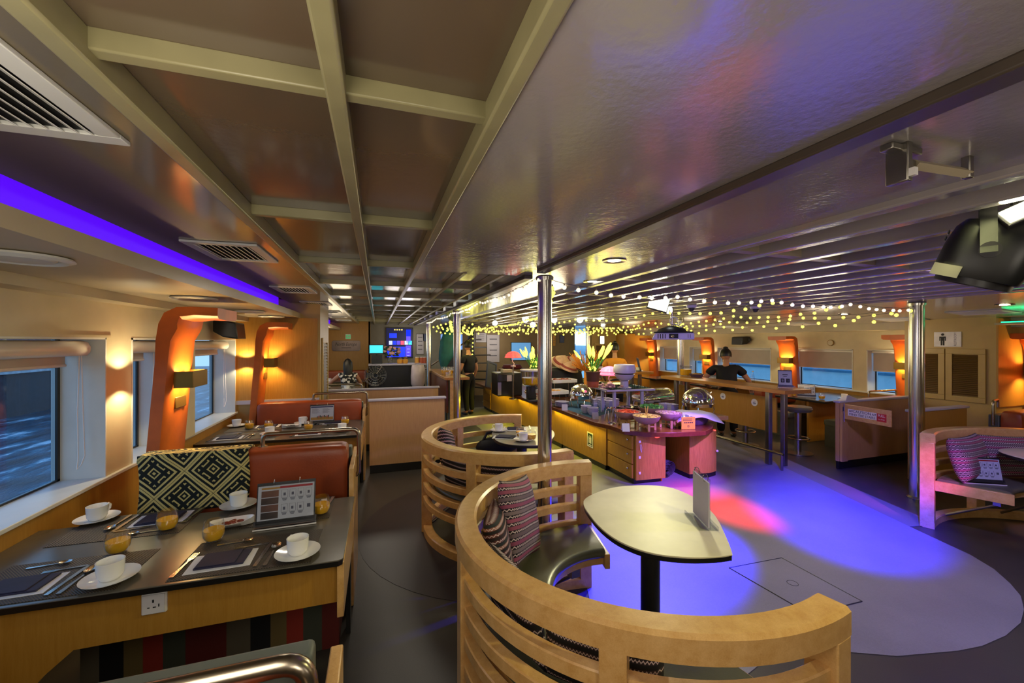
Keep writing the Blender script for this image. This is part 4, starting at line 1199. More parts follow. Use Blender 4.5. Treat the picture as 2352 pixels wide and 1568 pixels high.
def small_bowl(label, u, v, r, food, z=CT, group='small dishes on the buffet', h=.05):
    p = at(u, v, z=z); t = thing('serving_dish', label, 'dish', (p.x, p.y, z), 0, group)
    MB().mat('steel').lathe([(r * .6, .001), (r * .9, h * .6), (r, h), (r * .96, h), (r * .6, h * .35), (0, h * .3)], 28, cap1=False).build('bowl', t)
    f = MB().mat(food); rnd = random.Random(len(label))
    for k in range(22):
        a = rnd.random() * 6.28; q = r * .75 * rnd.random() ** .5
        f.ball((q * cos(a), q * sin(a), h * .75 + .02 * rnd.random()), .022, 8, 5, (1.2, .8, .6))
    f.build('food', t)
small_bowl('steel dish of pale meats behind the tomato bowl', 1437, 952, .12, 'onion', h=.12)
small_bowl('steel dish of dark olives left of the lettuce bowl', 1420, 953, .10, 'print_dark', h=.11)
small_bowl('black berries in a steel dish behind the tomato bowl', 1462, 950, .09, 'leaf_dark', h=.11)
# ---- chafing dishes
def chafer(label, u, v, r, z=CT):
    p = at(u, v, z=z); t = thing('chafing_dish', label, 'chafing dish', (p.x, p.y, z), 0, 'round roll-top chafing dishes')
    h0 = .17
    MB().mat('chrome').lathe([(r * .55, h0 - .04), (r * .95, h0 - .02), (r * 1.02, h0 + .03), (r * 1.0, h0 + .035)], 36, cap1=True).build('water_pan', t)
    prof = [(r * cos(a * PI / 24), h0 + .04 + r * .92 * sin(a * PI / 24)) for a in range(12)] + [(.001, h0 + .04 + r * .92)]
    lid = MB().mat('chrome').lathe(prof, 40).build('dome_lid', t)
    MB().mat('chrome').tube([(r * 1.02 * cos(a), -r * 1.02 * sin(a) * .35 - .02, h0 + .06 + r * .5) for a in [PI * k / 12 for k in range(13)]], .009, 8).build('lid_handle', lid)
    for k in range(4):
        a = PI / 4 + k * PI / 2
        MB().mat('chrome').tube([(r * .9 * cos(a), r * .9 * sin(a), h0 + .02), (r * .98 * cos(a), r * .98 * sin(a), .1), (r * .85 * cos(a), r * .85 * sin(a), .009)], .009, 8).build('leg', t)
    MB().mat('steel').lathe([(.04, .001), (.045, .05), (.02, .06)], 16).build('burner', t)
chafer('round chrome chafing dish beside the white riser table', 1335, 934, .19)
chafer('large round chrome chafing dish at the right side of the buffet', 1603, 955, .22)
def rect_chafer(label, u, v, w, d, z=CT, rz=0):
    p = at(u, v, z=z); t = thing('chafing_dish', label, 'chafing dish', (p.x, p.y, z), rz, 'oblong chafing dishes')
    MB().mat('steel').box(-w / 2, w / 2, -d / 2, d / 2, .11, .17).build('water_pan', t, bevel=.01)
    prof = [(-d / 2 * cos(a * PI / 14), .175 + .15 * sin(a * PI / 14)) for a in range(15)]
    MB().mat('chrome').loft([[(-w / 2, y, z_) for y, z_ in prof], [(-w / 2 + .03, y, z_ + .008) for y, z_ in prof], [(w / 2 - .03, y, z_ + .008) for y, z_ in prof], [(w / 2, y, z_) for y, z_ in prof]]).build('roll_lid', t, smooth=50)
    MB().mat('chrome').tube([(-w * .3, -d / 2 - .01, .22), (-w * .3, -d / 2 - .04, .24), (w * .3, -d / 2 - .04, .24), (w * .3, -d / 2 - .01, .22)], .008, 8).build('lid_handle', t)
    for sx in (-1, 1):
        for sy in (-1, 1): MB().mat('steel').tube([(sx * (w / 2 - .03), sy * (d / 2 - .03), .12), (sx * (w / 2 - .01), sy * (d / 2 - .01), .009)], .009, 8).build('leg', t)
rect_chafer('oblong chrome chafing dish between the lettuce bowl and the bar', 1500, 938, .56, .36)
rect_chafer('oblong chrome chafing dish under the white riser table', 1405, 915, .5, .34)
rect_chafer('oblong chrome chafing dish on the far side, left of the riser', 1352, 903, .5, .34)
rect_chafer('distant oblong chafing dish behind the first chrome post', 1290, 893, .5, .34)
# ---- white bowls and plates
def stack(kind, label, u, v, n, r, h, dz, z=CT, square=False, group='white bowl stacks'):
    p = at(u, v, z=z)
    for k in range(n):
        b = MB().mat('acrylic_white')
        if square:
            q = r
            b.loft([[(-q * .7, -q * .7, 0), (q * .7, -q * .7, 0), (q * .7, q * .7, 0), (-q * .7, q * .7, 0)], [(-q, -q, h), (q, -q, h), (q, q, h), (-q, q, h)], [(-q * .93, -q * .93, h), (q * .93, -q * .93, h), (q * .93, q * .93, h), (-q * .93, q * .93, h)], [(-q * .65, -q * .65, h * .3), (q * .65, -q * .65, h * .3), (q * .65, q * .65, h * .3), (-q * .65, q * .65, h * .3)]])
        else: b.lathe([(r * .55, 0), (r * .6, .004), (r * .95, h * .8), (r, h), (r * .95, h), (r * .55, h * .3), (0, h * .25)], 24, cap1=False)
        o = b.build(kind, bevel=.004 if square else 0); o.location = (p.x, p.y, z + .001 + k * dz)
        tag(o, 'white %s, %s of the %s' % (kind.replace('_', ' '), ['bottom', 'second from bottom', 'third from bottom', 'fourth from bottom', 'fifth from bottom', 'top'][k], label), 'bowl' if 'bowl' in kind else 'plate', group)
stack('bowl', 'left stack of round bowls', 1346, 948, 3, .082, .06, .026)
stack('bowl', 'right stack of round bowls', 1362, 953, 3, .085, .06, .026)
sq = [(1366, 934), (1384, 936), (1402, 938), (1376, 929), (1394, 931), (1412, 933)]
for k, (u, v) in enumerate(sq):
    stack('square_bowl', ['front left', 'front middle', 'front right', 'rear left', 'rear middle', 'rear right'][k] + ' stack on the blue cloth', u, v, 3, .058, .06, .035, square=True, group='white square bowls')
stack('plate', 'plate stack right of the first chrome post', 1291, 934, 6, .12, .022, .014, group='white plates')
stack('square_bowl', 'stack behind the lettuce bowl', 1527, 945, 3, .07, .06, .035, square=True, group='white square bowls')
stack('square_bowl', 'stack behind the onion bowl', 1543, 947, 3, .07, .06, .035, square=True, group='white square bowls')
c = [on(1268, 928), on(1358, 960), on(1428, 940), on(1330, 918)]
tag(MB().mat('blue_cloth').prism([(p.x, p.y) for p in c], CT + .0002, CT + .0008).build('table_runner', smooth=0), 'blue cloth runner under the white bowls on the buffet', 'cloth')
# ---- wire rack with tongs
p = on(1404, 972); t = thing('tong_rack', 'chrome wire rack with serving tongs at the buffet edge', 'rack', (p.x, p.y, CT))
b = MB().mat('chrome').lathe([(.06, .0005), (.06, .006), (.01, .02), (.008, .2)], 20)
for k in range(6):
    a = k * PI / 3
    b.tube([(0, 0, .19), (.05 * cos(a), .05 * sin(a), .215), (.075 * cos(a), .075 * sin(a), .18), (.07 * cos(a), .07 * sin(a), .155)], .004, 6)
b.build('stand', t)
for k in range(4):
    a = k * PI / 2 + .5
    MB().mat('steel').tube([(.075 * cos(a), .075 * sin(a), .175), (.09 * cos(a + .1), .09 * sin(a + .1), .08), (.085 * cos(a + .2), .085 * sin(a + .2), .02)], [.006, .012, .007], 8).build('tong', t)
# ---- label cards
for k, (u, v, lab) in enumerate(((1437, 990, 'by the wooden bowls at the near corner'), (1367, 962, 'by the round white bowls'), (1297, 942, 'by the plate stack'), (1187, 901, 'by the black urn, nearer one'), (1176, 897, 'by the black urn, farther one'))):
    p = on(u, v); o = MB().mat('card_grey').loft([[(-.045, -.03, 0), (.045, -.03, 0), (.045, -.028, 0), (-.045, -.028, 0)], [(-.045, 0, .095), (.045, 0, .095), (.045, .002, .095), (-.045, .002, .095)]]).loft([[(-.045, .05, 0), (.045, .05, 0), (.045, .052, 0), (-.045, .052, 0)], [(-.045, 0, .095), (.045, 0, .095), (.045, .002, .095), (-.045, .002, .095)]]).mat('print_ink').box(-.03, .03, -.012, -.010, .05, .056, rotM(rx=-.3)).build('label_card', smooth=0)
    o.location = (p.x, p.y, CT + .001); o.rotation_euler = (0, 0, -.35)
    tag(o, 'small folded label card on the buffet ' + lab, 'card', 'label cards')
# ---- basket under a white cloth
p = on(1590, 972); t = thing('bread_basket', 'dark wicker basket at the near right of the buffet', 'basket', (p.x, p.y, CT), -.15)
prof = [(.17, .001), (.2, .03), (.225, .13), (.215, .13), (.19, .03), (.0, .02)]
MB().mat('wicker').lathe(prof, 30, sy=.75, cap1=False).build('woven_body', t)
MB().mat('bread').ball((0, 0, .1), .17, 16, 8, (1.1, .8, .3)).build('bread', t)
def cl(u, v):
    x, y = (u - .5) * .62, (v - .5) * .46
    r = math.hypot(x / .23, y / .18)
    z = .165 - .015 * r * r - .10 * max(0, r - 1.05) + .008 * sin(14 * u) * cos(11 * v)
    return (x, y, z)
o = MB().mat('paper').grid(cl, 30, 24).build('cover_cloth', smooth=80); o.location = (p.x, p.y, CT); o.rotation_euler = (0, 0, -.35)
s_ = o.modifiers.new('s', 'SOLIDIFY'); s_.thickness = .004
tag(o, 'creased white cloth draped over the wicker basket', 'cloth')
# ---- clear box with a yellow card
p = on(1575, 985); t = thing('display_box', 'clear acrylic box with a yellow notice card at the near buffet edge', 'box', (p.x - .02, p.y + .07, CT), -.2)
MB().mat('acrylic').box(-.13, .13, -.09, .09, .001, .004).box(-.13, -.127, -.09, .09, .004, .15).box(.127, .13, -.09, .09, .004, .15).box(-.127, .127, .087, .09, .004, .15).box(-.13, .13, -.09, .09, .15, .153).build('clear_case', t, smooth=0)
MB().mat('yellow_card').box(-.04, .14, -.097, -.092, .004, .155).build('card', t, smooth=0)
q = MB().mat('ink_black')
for k, w in enumerate((.12, .11)):
    for i in range(9): q.box(-.02 + .0135 * i, -.01 + .0135 * i, -.0985, -.097, .128 - .018 * k, .134 - .018 * k)
for i in range(5): q.box(-.005 + .024 * i, .012 + .024 * i, -.0985, -.097, .08, .09)
q.box(.04, .06, -.0985, -.097, .03, .034).box(.04, .06, -.0985, -.097, .05, .054).box(.04, .044, -.0985, -.097, .034, .05).box(.056, .06, -.0985, -.097, .034, .05)
q.build('card_print', t, smooth=0)
MB().mat('bread').ball((-.06, .03, .05), .035, 10, 8).ball((.03, .04, .045), .035, 10, 8).build('contents', t)
# ---- white riser table with moss and lamps
RZ = 1.06
p = Vector((3.50, 5.35, 0))
t = thing('riser_table', 'low white riser table on the buffet carrying the globe lamp and flower pot', 'table', (p.x, p.y, CT), -.1)
MB().mat('acrylic_white').box(-.38, .38, -.3, .3, RZ - CT - .025, RZ - CT).build('top', t, bevel=.004)
for sx in (-1, 1):
    for sy in (-1, 1):
        MB().mat('acrylic_white').box(sx * .22 - .02, sx * .22 + .02, sy * .2 - .02, sy * .2 + .02, .0008, RZ - CT - .025).build('leg', t, bevel=.003)
g = MB().mat('moss'); rnd = random.Random(3)
for k in range(700):
    x, y = rnd.uniform(-.34, .34), rnd.uniform(-.26, .26)
    g.add([(x, y, RZ + .001), (x + .006, y, RZ + .001), (x + rnd.uniform(-.02, .02), y + rnd.uniform(-.02, .02), RZ + rnd.uniform(.015, .045))], [(0, 1, 2)], Matrix.Translation((p.x, p.y, 0)))
g.box(p.x - .34, p.x + .34, p.y - .26, p.y + .26, RZ + .0005, RZ + .004)
tag(g.build('moss_mat', smooth=0), 'dark green grassy mat on the white riser table', 'moss', kind='stuff')
def lampg(u, v, z, Y): return at(u, v, Y=Y)
pg = at(1434, 876, Y=5.2)
t = thing('globe_lamp', 'white slotted globe on a round foot on the riser table', 'lamp', (pg.x, pg.y, RZ + .006))
MB().mat('acrylic_white').lathe([(.10, 0), (.10, .012), (.075, .018), (.06, .02), (.058, .10), (.07, .11)], 28).build('foot', t)
MB().mat('acrylic_white').lathe([(.05, .11), (.10, .135), (.142, .19), (.150, .205)], 32, cap0=True, cap1=True).build('lower_shell', t)
MB().mat('acrylic_white').lathe([(.156, .225), (.16, .25), (.158, .30), (.145, .345), (.13, .345), (.12, .30)], 32).build('upper_shell', t)
MB().mat('dark_plastic').lathe([(.13, .205), (.135, .225)], 24).build('slot', t)
# terracotta pot with lit tulips
def tulip_pot(label, loc, pot=True, n=16, seed=1, s=1.0):
    t = thing('flower_pot' if pot else 'light_bouquet', label, 'lamp', loc, 0)
    rnd = random.Random(seed)
    if pot:
        MB().mat('terracotta').lathe([(.075, 0), (.082, .0), (.09, .10)], 26, cap1=True).build('pot_base', t)
        MB().mat('terracotta_dark').lathe([(.092, .09), (.105, .22), (.112, .22), (.112, .235), (.0, .235)], 26, cap1=False).build('pot_rim', t)
    base = .235 if pot else .0
    for k in range(n):
        a = rnd.random() * 6.283; l = rnd.uniform(.30, .46) * s; sp = rnd.uniform(.05, .27) * s
        q0 = Vector((.04 * cos(a), .04 * sin(a), base)); q1 = q0 + Vector((sp * cos(a) * .6, sp * sin(a) * .6, l * .6)); q2 = q0 + Vector((sp * cos(a), sp * sin(a), l))
        st = MB().mat('leaf').tube([q0, q1], .006, 6).build('stem', t)
        MB().mat('glow_tulip').tube([q1, q1.lerp(q2, .3), q1.lerp(q2, .7), q2], [.008, .018, .019, .006], 8).build('glowing_bloom', st)
    g = MB().mat('glow_tulip')
    for k in range(24):
        a = rnd.random() * 6.283; g.ball((.07 * cos(a) * rnd.random(), .07 * sin(a), base + .02 + .13 * rnd.random()), .013, 8, 5)
    g.build('small_bulbs', t)
    lv = MB().mat('leaf')
    for k in range(14):
        a = rnd.random() * 6.283; l = rnd.uniform(.15, .3)
        lv.add([(0, 0, base), (.3 * l * cos(a + .15), .3 * l * sin(a + .15), base + .6 * l), (.75 * l * cos(a), .75 * l * sin(a), base + l), (.3 * l * cos(a - .15), .3 * l * sin(a - .15), base + .6 * l)], [(0, 1, 2, 3)])
    lv.build('leaves', t, smooth=0)
    return t
pt = at(1362, 875, Y=5.45)
tulip_pot('terracotta pot of glowing yellow tulip lights on the riser table', (pt.x, pt.y, RZ + .006), True, 15, 4)
def shell_lamp(label, loc, r, m, foot=True):
    t = thing('shell_lamp', label, 'lamp', loc)
    b = MB().mat(m)
    rows = 7; n = 18
    def f(u, v):
        a = 2 * PI * u; e = PI * .5 * v * .98 + .02
        rr = r * (1 + .06 * cos(a * 9)) * cos(e) * (1 + .04 * sin(v * 26))
        return (rr * cos(a), rr * sin(a), r * .85 * sin(e) + (.16 if foot else 0))
    b.grid(f, 72, 14); b.build('ribbed_shade', t, smooth=30)
    if foot: MB().mat('white_rim').tube([(0, 0, 0), (.02, 0, .05), (-.02, 0, .1), (.0, 0, .17)], .009, 8).lathe([(.05, 0), (.05, .012)], 16).build('curled_stem', t)
ps = at(1400, 876, Y=5.55)
shell_lamp('glowing pink shell-shaped table lamp behind the white globe', (ps.x, ps.y, RZ + .008), .165, 'glow_pink')
g = MB().mat('pink_flower'); rnd = random.Random(9)
pf = at(1399, 880, Y=5.15)
for k in range(60): g.ball((pf.x + rnd.gauss(0, .06), pf.y + rnd.gauss(0, .04), RZ + .035 + .06 * rnd.random()), .022, 8, 5, (1, 1, .7))
tag(g.build('flower_bunch', smooth=60), 'bunch of pale pink flowers lying left of the white globe lamp', 'flowers')
# ---- far buffet decorations: hats
t = thing('display_plinth', 'dark draped plinth on the buffet carrying straw hats', 'plinth', (3.62, 7.65, CT))
MB().mat('cloth_black').lathe([(.46, .001), (.44, .2), (.38, .50), (.3, .56)], 20, (3.62, 7.65, CT), sy=.8).build('draped_cloth', t, world=True)
def hat(label, u, v, Y, r, rx, ry):
    p = at(u, v, Y=Y)
    M = rotM(p, rx, ry)
    o = MB().mat('straw').lathe([(r, 0), (r * .66, .33 * r), (r * .3, .62 * r), (.01, .8 * r)], 32, M=M, cap0=False).mat('straw_red').lathe([(r * .86, .155 * r), (r * .70, .315 * r)], 32, M=M, cap0=False, cap1=False).build('straw_hat', smooth=60)
    s_ = o.modifiers.new('s', 'SOLIDIFY'); s_.thickness = .006
    off = p; o.data.transform(Matrix.Translation(-off)); o.location = off
    return tag(o, label, 'hat', 'straw hats')
hat('conical straw hat with red band on the dark plinth, leftmost', 1290, 834, 7.55, .24, .55, .2)
hat('conical straw hat with red band leaning to the right on the dark plinth', 1317, 836, 7.6, .23, .6, .5)
hat('conical straw hat lying low on the dark plinth below the other two', 1306, 846, 7.35, .20, .35, .2)
g = MB().mat('cloth_orange'); rnd = random.Random(5)
pf = at(1345, 822, Y=6.9)
for k in range(120):
    a = rnd.uniform(0, 6.28); l = rnd.uniform(.1, .26)
    q = Vector((pf.x + .05 * cos(a), pf.y + .05 * sin(a), 1.2)); g.tube([q, q + Vector((l * cos(a), l * sin(a), rnd.uniform(.1, .38)))], .006, 4)
g.tube([(pf.x, pf.y, CT + .001), (pf.x, pf.y, 1.26)], .03, 8)
tag(g.build('dried_flowers', smooth=30), 'spray of orange dried flowers behind the glowing tulip pot', 'flowers')
# trays on risers
for k, (u, v, Y, zt2, lab) in enumerate(((1290, 876, 6.9, 1.0, 'upper white tray of pastries right of the first chrome post'), (1268, 892, 6.45, .86, 'lower white tray of pastries right of the first chrome post'))):
    p = at(u, v, Y=Y)
    t = thing('food_tray', lab, 'tray', (p.x, p.y, zt2), 0, 'white food trays on wire risers')
    MB().mat('china_grey').box(-.24, .24, -.16, .16, .0, .01).box(-.24, .24, -.16, -.15, .01, .06).box(-.24, .24, .15, .16, .01, .06).box(-.24, -.23, -.15, .15, .01, .06).box(.23, .24, -.15, .15, .01, .06).build('tray', t, bevel=.003)
    f = MB().mat(['dates', 'bread'][k]); rnd = random.Random(k)
    for q in range(22): f.ball((rnd.uniform(-.19, .19), rnd.uniform(-.11, .11), .03 + .02 * rnd.random()), .03, 8, 5, (1, 1, .7))
    f.build('pastries', t)
    s = thing('wire_riser', 'wire riser under the ' + lab, 'stand', (p.x, p.y, CT), 0, 'wire risers')
    b = MB().mat('tube_metal'); hh = zt2 - CT - .006
    for sx in (-1, 1):
        for sy in (-1, 1): b.tube([(sx * .2, sy * .13, .006), (sx * .2, sy * .13, hh)], .005, 6)
    for z in (.008, hh): b.tube([(-.2, -.13, z), (.2, -.13, z), (.2, .13, z), (-.2, .13, z)], .005, 6, closed=True)
    b.build('frame', s)
# juice dispenser with lit flowers above
pd = at(1222, 884, Y=7.0)
t = thing('juice_dispenser', 'clear juice dispenser half full of orange juice, left of the first chrome post', 'dispenser', (pd.x, pd.y, CT))
MB().mat('dark_plastic').box(-.12, .12, -.14, .14, .001, .04).box(-.08, .08, -.02, .1, .04, .28).build('pedestal', t, bevel=.01)
MB().mat('acrylic').lathe([(.15, .28), (.19, .31), (.215, .55), (.205, .55), (.18, .32), (.0, .30)], 28, cap1=False, sy=.9).build('tank', t)
MB().mat('juice').lathe([(.15, .302), (.178, .325), (.19, .43), (.001, .431)], 24, sy=.88).build('juice', t)
MB().mat('card_grey').lathe([(.22, .55), (.225, .575), (.05, .59)], 28, sy=.9).build('lid', t)
MB().mat('dark_plastic').tube([(0, -.17, .30), (0, -.23, .28), (0, -.24, .2)], .018, 8).build('tap', t)
tulip_pot('bouquet of glowing yellow flower lights on the juice dispenser lid', (pd.x + .03, pd.y, CT + .592), False, 15, 8, .9)
pc = at(1187, 815, Y=7.2)
shell_lamp('glowing coral shell-shaped lamp left of the yellow flower lights', (pc.x - .02, pc.y + .15, pc.z - .22), .15, 'glow_coral')
o = MB().mat('tube_metal').tube([(pc.x - .02, pc.y + .15, CT), (pc.x - .02, pc.y + .15, pc.z - .222)], .012, 8).lathe([(.08, .0005), (.08, .012)], 18, (pc.x - .02, pc.y + .15, CT)).build('lamp_stand')
tag(o, 'thin metal stand under the coral shell lamp', 'stand')
# coffee urn and boards
pu = at(1163, 886, Y=8.0)
t = thing('coffee_machine', 'black box-shaped coffee machine on the far part of the buffet', 'machine', (pu.x, pu.y, CT))
MB().mat('black_plastic').box(-.25, .27, -.22, .25, .001, .46).build('body', t, bevel=.02)
MB().mat('dark_plastic').box(-.25, .1, -.26, -.22, .30, .44).build('head', t, bevel=.01)
MB().mat('card_grey').box(-.07, .03, -.265, -.26, .30, .42).build('sticker', t, smooth=0)
MB().mat('steel_dull').box(-.25, -.18, -.24, -.22, .03, .28).build('side_trim', t, smooth=0)
MB().mat('cream_wall').box(-.1, .1, -.1, .08, .461, .52).build('top_box', t, bevel=.004)
pb = at(1126, 872, Y=9.2)
t = thing('easel_board', 'navy-framed easel board leaning on the far end of the buffet', 'board', (pb.x, pb.y, CT), .5)
M = rotM((0, 0, .012), rx=-.18, ry=.28)
MB().mat('navy_paint').box(-.16, -.13, -.015, .015, 0, .62, M).box(.13, .16, -.015, .015, 0, .62, M).box(-.13, .13, -.015, .015, 0, .04, M).box(-.13, .13, -.015, .015, .58, .62, M).build('frame', t, smooth=0)
MB().mat('far_dark').box(-.13, .13, -.005, .01, .04, .58, M).build('slate', t, smooth=0)
pk = at(1137, 884, Y=8.6)
tag(MB().mat('bread').box(pk.x - .08, pk.x + .06, pk.y - .05, pk.y + .05, CT + .001, CT + .19).build('carton', bevel=.004), 'small brown carton between the easel board and the coffee machine', 'box')
for k, (u, v, m, lab) in enumerate(((1215, 900, 'bread', 'sliced bread'), (1232, 908, 'cutting', 'cold cuts'), (1245, 920, 'tomato', 'red melon'))):
    p = on(u, v); t = thing('platter', 'white platter of %s on the buffet left of the first chrome post' % lab, 'platter', (p.x + .05, p.y, CT + .001), 0, 'platters by the first post')
    MB().mat('china_grey').box(-.14, .14, -.09, .09, 0, .02).build('plate', t, bevel=.008)
    f = MB().mat(m); rnd = random.Random(k + 3)
    for q in range(16): f.cbox((0, 0, 0), (.05, .04, .02), rotM((rnd.uniform(-.1, .1), rnd.uniform(-.06, .06), .032 + .02 * rnd.random()), rnd.random() * .5, rnd.random() * .5, rnd.random() * 3))
    f.build('food', t, bevel=.004)
# ================================================================ PARTITIONS, BAR, RIGHT SIDE
def partition(label, x0, x1, y, h, m='panel_veneer', post_end=None, cap='card_grey'):
    t = thing('partition', label, 'partition', ((x0 + x1) / 2, y, 0), 0, 'low wood partitions')
    MB().mat(m).box(x0, x1, y, y + .05, .11, h - .03).build('panel', t, world=True, smooth=0)
    MB().mat('black_edge').box(x0 + .005, x1 - .005, y + .005, y + .045, .004, .11).build('kick_board', t, world=True, smooth=0)
    MB().mat(cap).box(x0 - .02, x1 + .02, y - .02, y + .07, h - .03, h).build('cap_rail', t, world=True, bevel=.008)
    if post_end is not None:
        MB().mat(m).box(post_end - .055, post_end + .055, y - .035, y - .001, .11, h - .031).build('end_post', t, world=True, bevel=.003)
    return t
partition('low wood partition right of the second booth bench, with a pale cap rail', -.10, .89, 5.72, .985)
partition('farther low wood partition behind the first one, with a pale cap rail', -.72, .97, 6.92, 1.0)
t = partition('low wood partition on the right with the caution board hung on it', 6.0, 7.60, 3.92, .94, 'panel_veneer', 6.06)
partition('yellow low partition behind the chrome post on the right', 6.02, 7.08, 3.12, .94, 'yellow_veneer')
o = MB().mat('napkin_navy').box(6.012, 6.108, 3.88, 3.884, .80, .86).mat('white_rim').tube([(6.03, 3.879, .815), (6.05, 3.879, .818), (6.06, 3.879, .83), (6.075, 3.879, .838), (6.09, 3.879, .845)], .004, 6).build('stairs_sticker', smooth=0)
tag(o, 'small dark stairs pictogram sticker on the partition end post', 'sign')
# caution board, swung out a little from the post
M = Matrix.Translation((6.04, 3.865, .80)) @ Matrix.Rotation(-1.66, 4, 'Z') @ Matrix.Rotation(.0, 4, 'Y')
t = thing('caution_board', 'wooden swing board with the white and red caution sign, hinged on the partition', 'sign', M.translation)
MB().mat('maple').box(0, .56, -.02, 0, -.10, .10, M).build('board', t, world=True, bevel=.004)
wf = MB().mat('white_rim').box(.045, .40, -.0215, -.02, -.045, .045, M).build('white_field', t, world=True, smooth=0)
rf = MB().mat('print_red').box(.40, .51, -.0215, -.02, -.055, .045, M).build('red_field', t, world=True, smooth=0)
F_ = M @ Matrix.Translation((0, -.0222, 0)) @ Matrix.Rotation(PI / 2, 4, 'X')
text('CAUTION', .05, F_ @ Matrix.Translation((.222, .020, 0)), 'ink_navy', 'lettering', wf, .0006, sx=1.0)
text('MIND THE STAIRS', .042, F_ @ Matrix.Translation((.222, -.023, 0)), 'ink_navy', 'lettering', wf, .0006, sx=.95)
text('PULL', .045, F_ @ Matrix.Translation((.455, .018, 0)), 'white_rim', 'lettering', rf, .0006, sx=.85)
text('to close', .022, F_ @ Matrix.Translation((.455, -.025, 0)), 'white_rim', 'lettering', rf, .0006)
hb = MB().mat('ink_navy')
for s in (.062, .345):
    for k in range(3): hb.prism([(s + .016 * k, .008), (s + .016 * k + .007, .008), (s + .016 * k + .016, .034), (s + .016 * k + .009, .034)], -.0005, .0006, F_)
hb.build('hazard_bars', wf, world=True, smooth=0)
MB().mat('steel').tube([M @ Vector((-.012, -.01, -.14)), M @ Vector((-.012, -.01, .11))], .007, 8).build('hinge', t, world=True)
# fold of paper left on the cap
o = MB().mat('card_grey').loft([[(6.1, 3.9, .941), (6.4, 3.93, .941), (6.4, 4.0, .941), (6.1, 4.0, .941)], [(6.2, 3.95, 1.0), (6.24, 3.95, 1.002), (6.24, 3.97, 1.0), (6.2, 3.97, 1.0)]]).build('folded_cloth', smooth=0)
tag(o, 'grey cloth heap lying on the cap of the caution partition', 'cloth')
# bar counter
t = thing('bar_counter', 'long oak-topped high bar counter on the right with steel legs and a yellow front panel', 'bar', (5.45, 5.5, 0))
MB().mat('bar_oak').box(5.20, 5.70, 4.08, 6.62, 1.035, 1.09).build('countertop', t, world=True, bevel=.005)
for y in (4.40, 6.3):
    for x, yy in ((5.30, y), (5.44, y - .12)):
        MB().mat('steel_dull').box(x - .032, x + .032, yy - .032, yy + .032, .004, 1.035).build('leg', t, world=True, bevel=.004)
MB().mat('yellow_veneer').box(5.47, 5.49, 4.42, 6.5, .43, .93).build('front_panel', t, world=True, smooth=0)
fr = MB().mat('tube_metal').tube([(5.20, 4.1, .22), (5.20, 6.5, .22)], .018, 10).tube([(5.30, 4.2, .20), (5.30, 6.5, .20)], .016, 10)
for y in (4.12, 5.3, 6.2): fr.tube([(5.20, y, .004), (5.20, y, .22)], .016, 8)
fr.build('foot_rail', t, world=True)
for k, (y, z) in enumerate(((5.38, .84), (4.78, .82))):
    o = thing('round_sticker', 'round white sticker on the yellow bar panel, ' + ['left one', 'right one beside the steel legs'][k], 'sticker', (5.468, y, z), 0, 'round bar stickers')
    M = Matrix.Translation((5.468, y, z)) @ Matrix.Rotation(-PI / 2, 4, 'Z') @ Matrix.Rotation(PI / 2, 4, 'X')
    MB().mat('white_rim').lathe([(.055, 0), (.055, .002)], 28, M=M).build('disc', o, world=True, smooth=0)
    MB().mat('print_blue').box(-.025, .025, -.018, -.002, .002, .003, M).box(-.02, .02, .012, .016, .002, .003, M).box(-.024, .024, -.03, -.026, .002, .003, M).build('print', o, world=True, smooth=0)
t = thing('bar_counter', 'farther oak bar counter beyond the first, with two cups on it', 'bar', (5.45, 8.5, 0))
MB().mat('bar_oak').box(5.15, 5.75, 7.55, 9.6, 1.035, 1.09).build('countertop', t, world=True, bevel=.005)
for y in (7.7, 9.4):
    for x in (5.3, 5.5): MB().mat('steel_dull').box(x - .03, x + .03, y - .03, y + .03, .004, 1.035).build('leg', t, world=True)
MB().mat('yellow_veneer').box(5.5, 5.52, 7.8, 9.3, .45, .93).build('front_panel', t, world=True, smooth=0)
for k, (u, v) in enumerate(((1460, 852), (1486, 856))):
    p = at(u, v, z=1.09); p.x = 5.28 + .25 * k; p.y = 7.9 - .1 * k
    put('saucer', p.x, p.y, 1.0915, 0, 'white saucer on the farther bar counter, ' + ['left', 'right'][k]); put('cup', p.x, p.y, 1.0975, .5, 'white cup on the farther bar counter, ' + ['left', 'right'][k])
menu_stand('notice stand with two black square prints at the near end of the bar', (5.52, 4.32, 1.0905), -.75, 'notice', .17, .22)
menu_stand('dark notice stand edge-on at the farther bar counter', (5.55, 7.75, 1.0905), 1.2, 'plain', .17, .26)
def stool(label, x, y, h=.74, r=.19):
    t = thing('bar_stool', label, 'stool', (x, y, 0), 0, 'bar stools')
    MB().mat('leather_grey').lathe([(.10, h - .1), (r * .92, h - .08), (r, h - .04), (r * .93, h - .008), (r * .5, h), (.001, h)], 28).build('seat', t)
    MB().mat('steel_dull').lathe([(.045, .02), (.045, h - .1)], 18).build('column', t)
    MB().mat('steel_dull').lathe([(.2, .004), (.2, .015), (.06, .03)], 24).build('base', t)
    MB().mat('tube_metal').tube([(.15 * cos(a * PI / 10), .15 * sin(a * PI / 10), .24) for a in range(20)], .012, 8, closed=True).tube([(-.15, 0, .24), (.15, 0, .24)], .009, 6).build('foot_ring', t)
stool('dark padded bar stool behind the steel legs of the bar', 6.27, 4.70)
stool('dark padded bar stool beneath the bar counter, second along', 5.92, 5.35)
stool('dark padded stool farther left under the second bar counter', 5.0, 8.3, .72)
stool('round dark stool by the black bar, nearer one', .62, 8.6, .62, .2)
stool('round dark stool by the black bar, farther one', .62, 9.4, .66, .2)
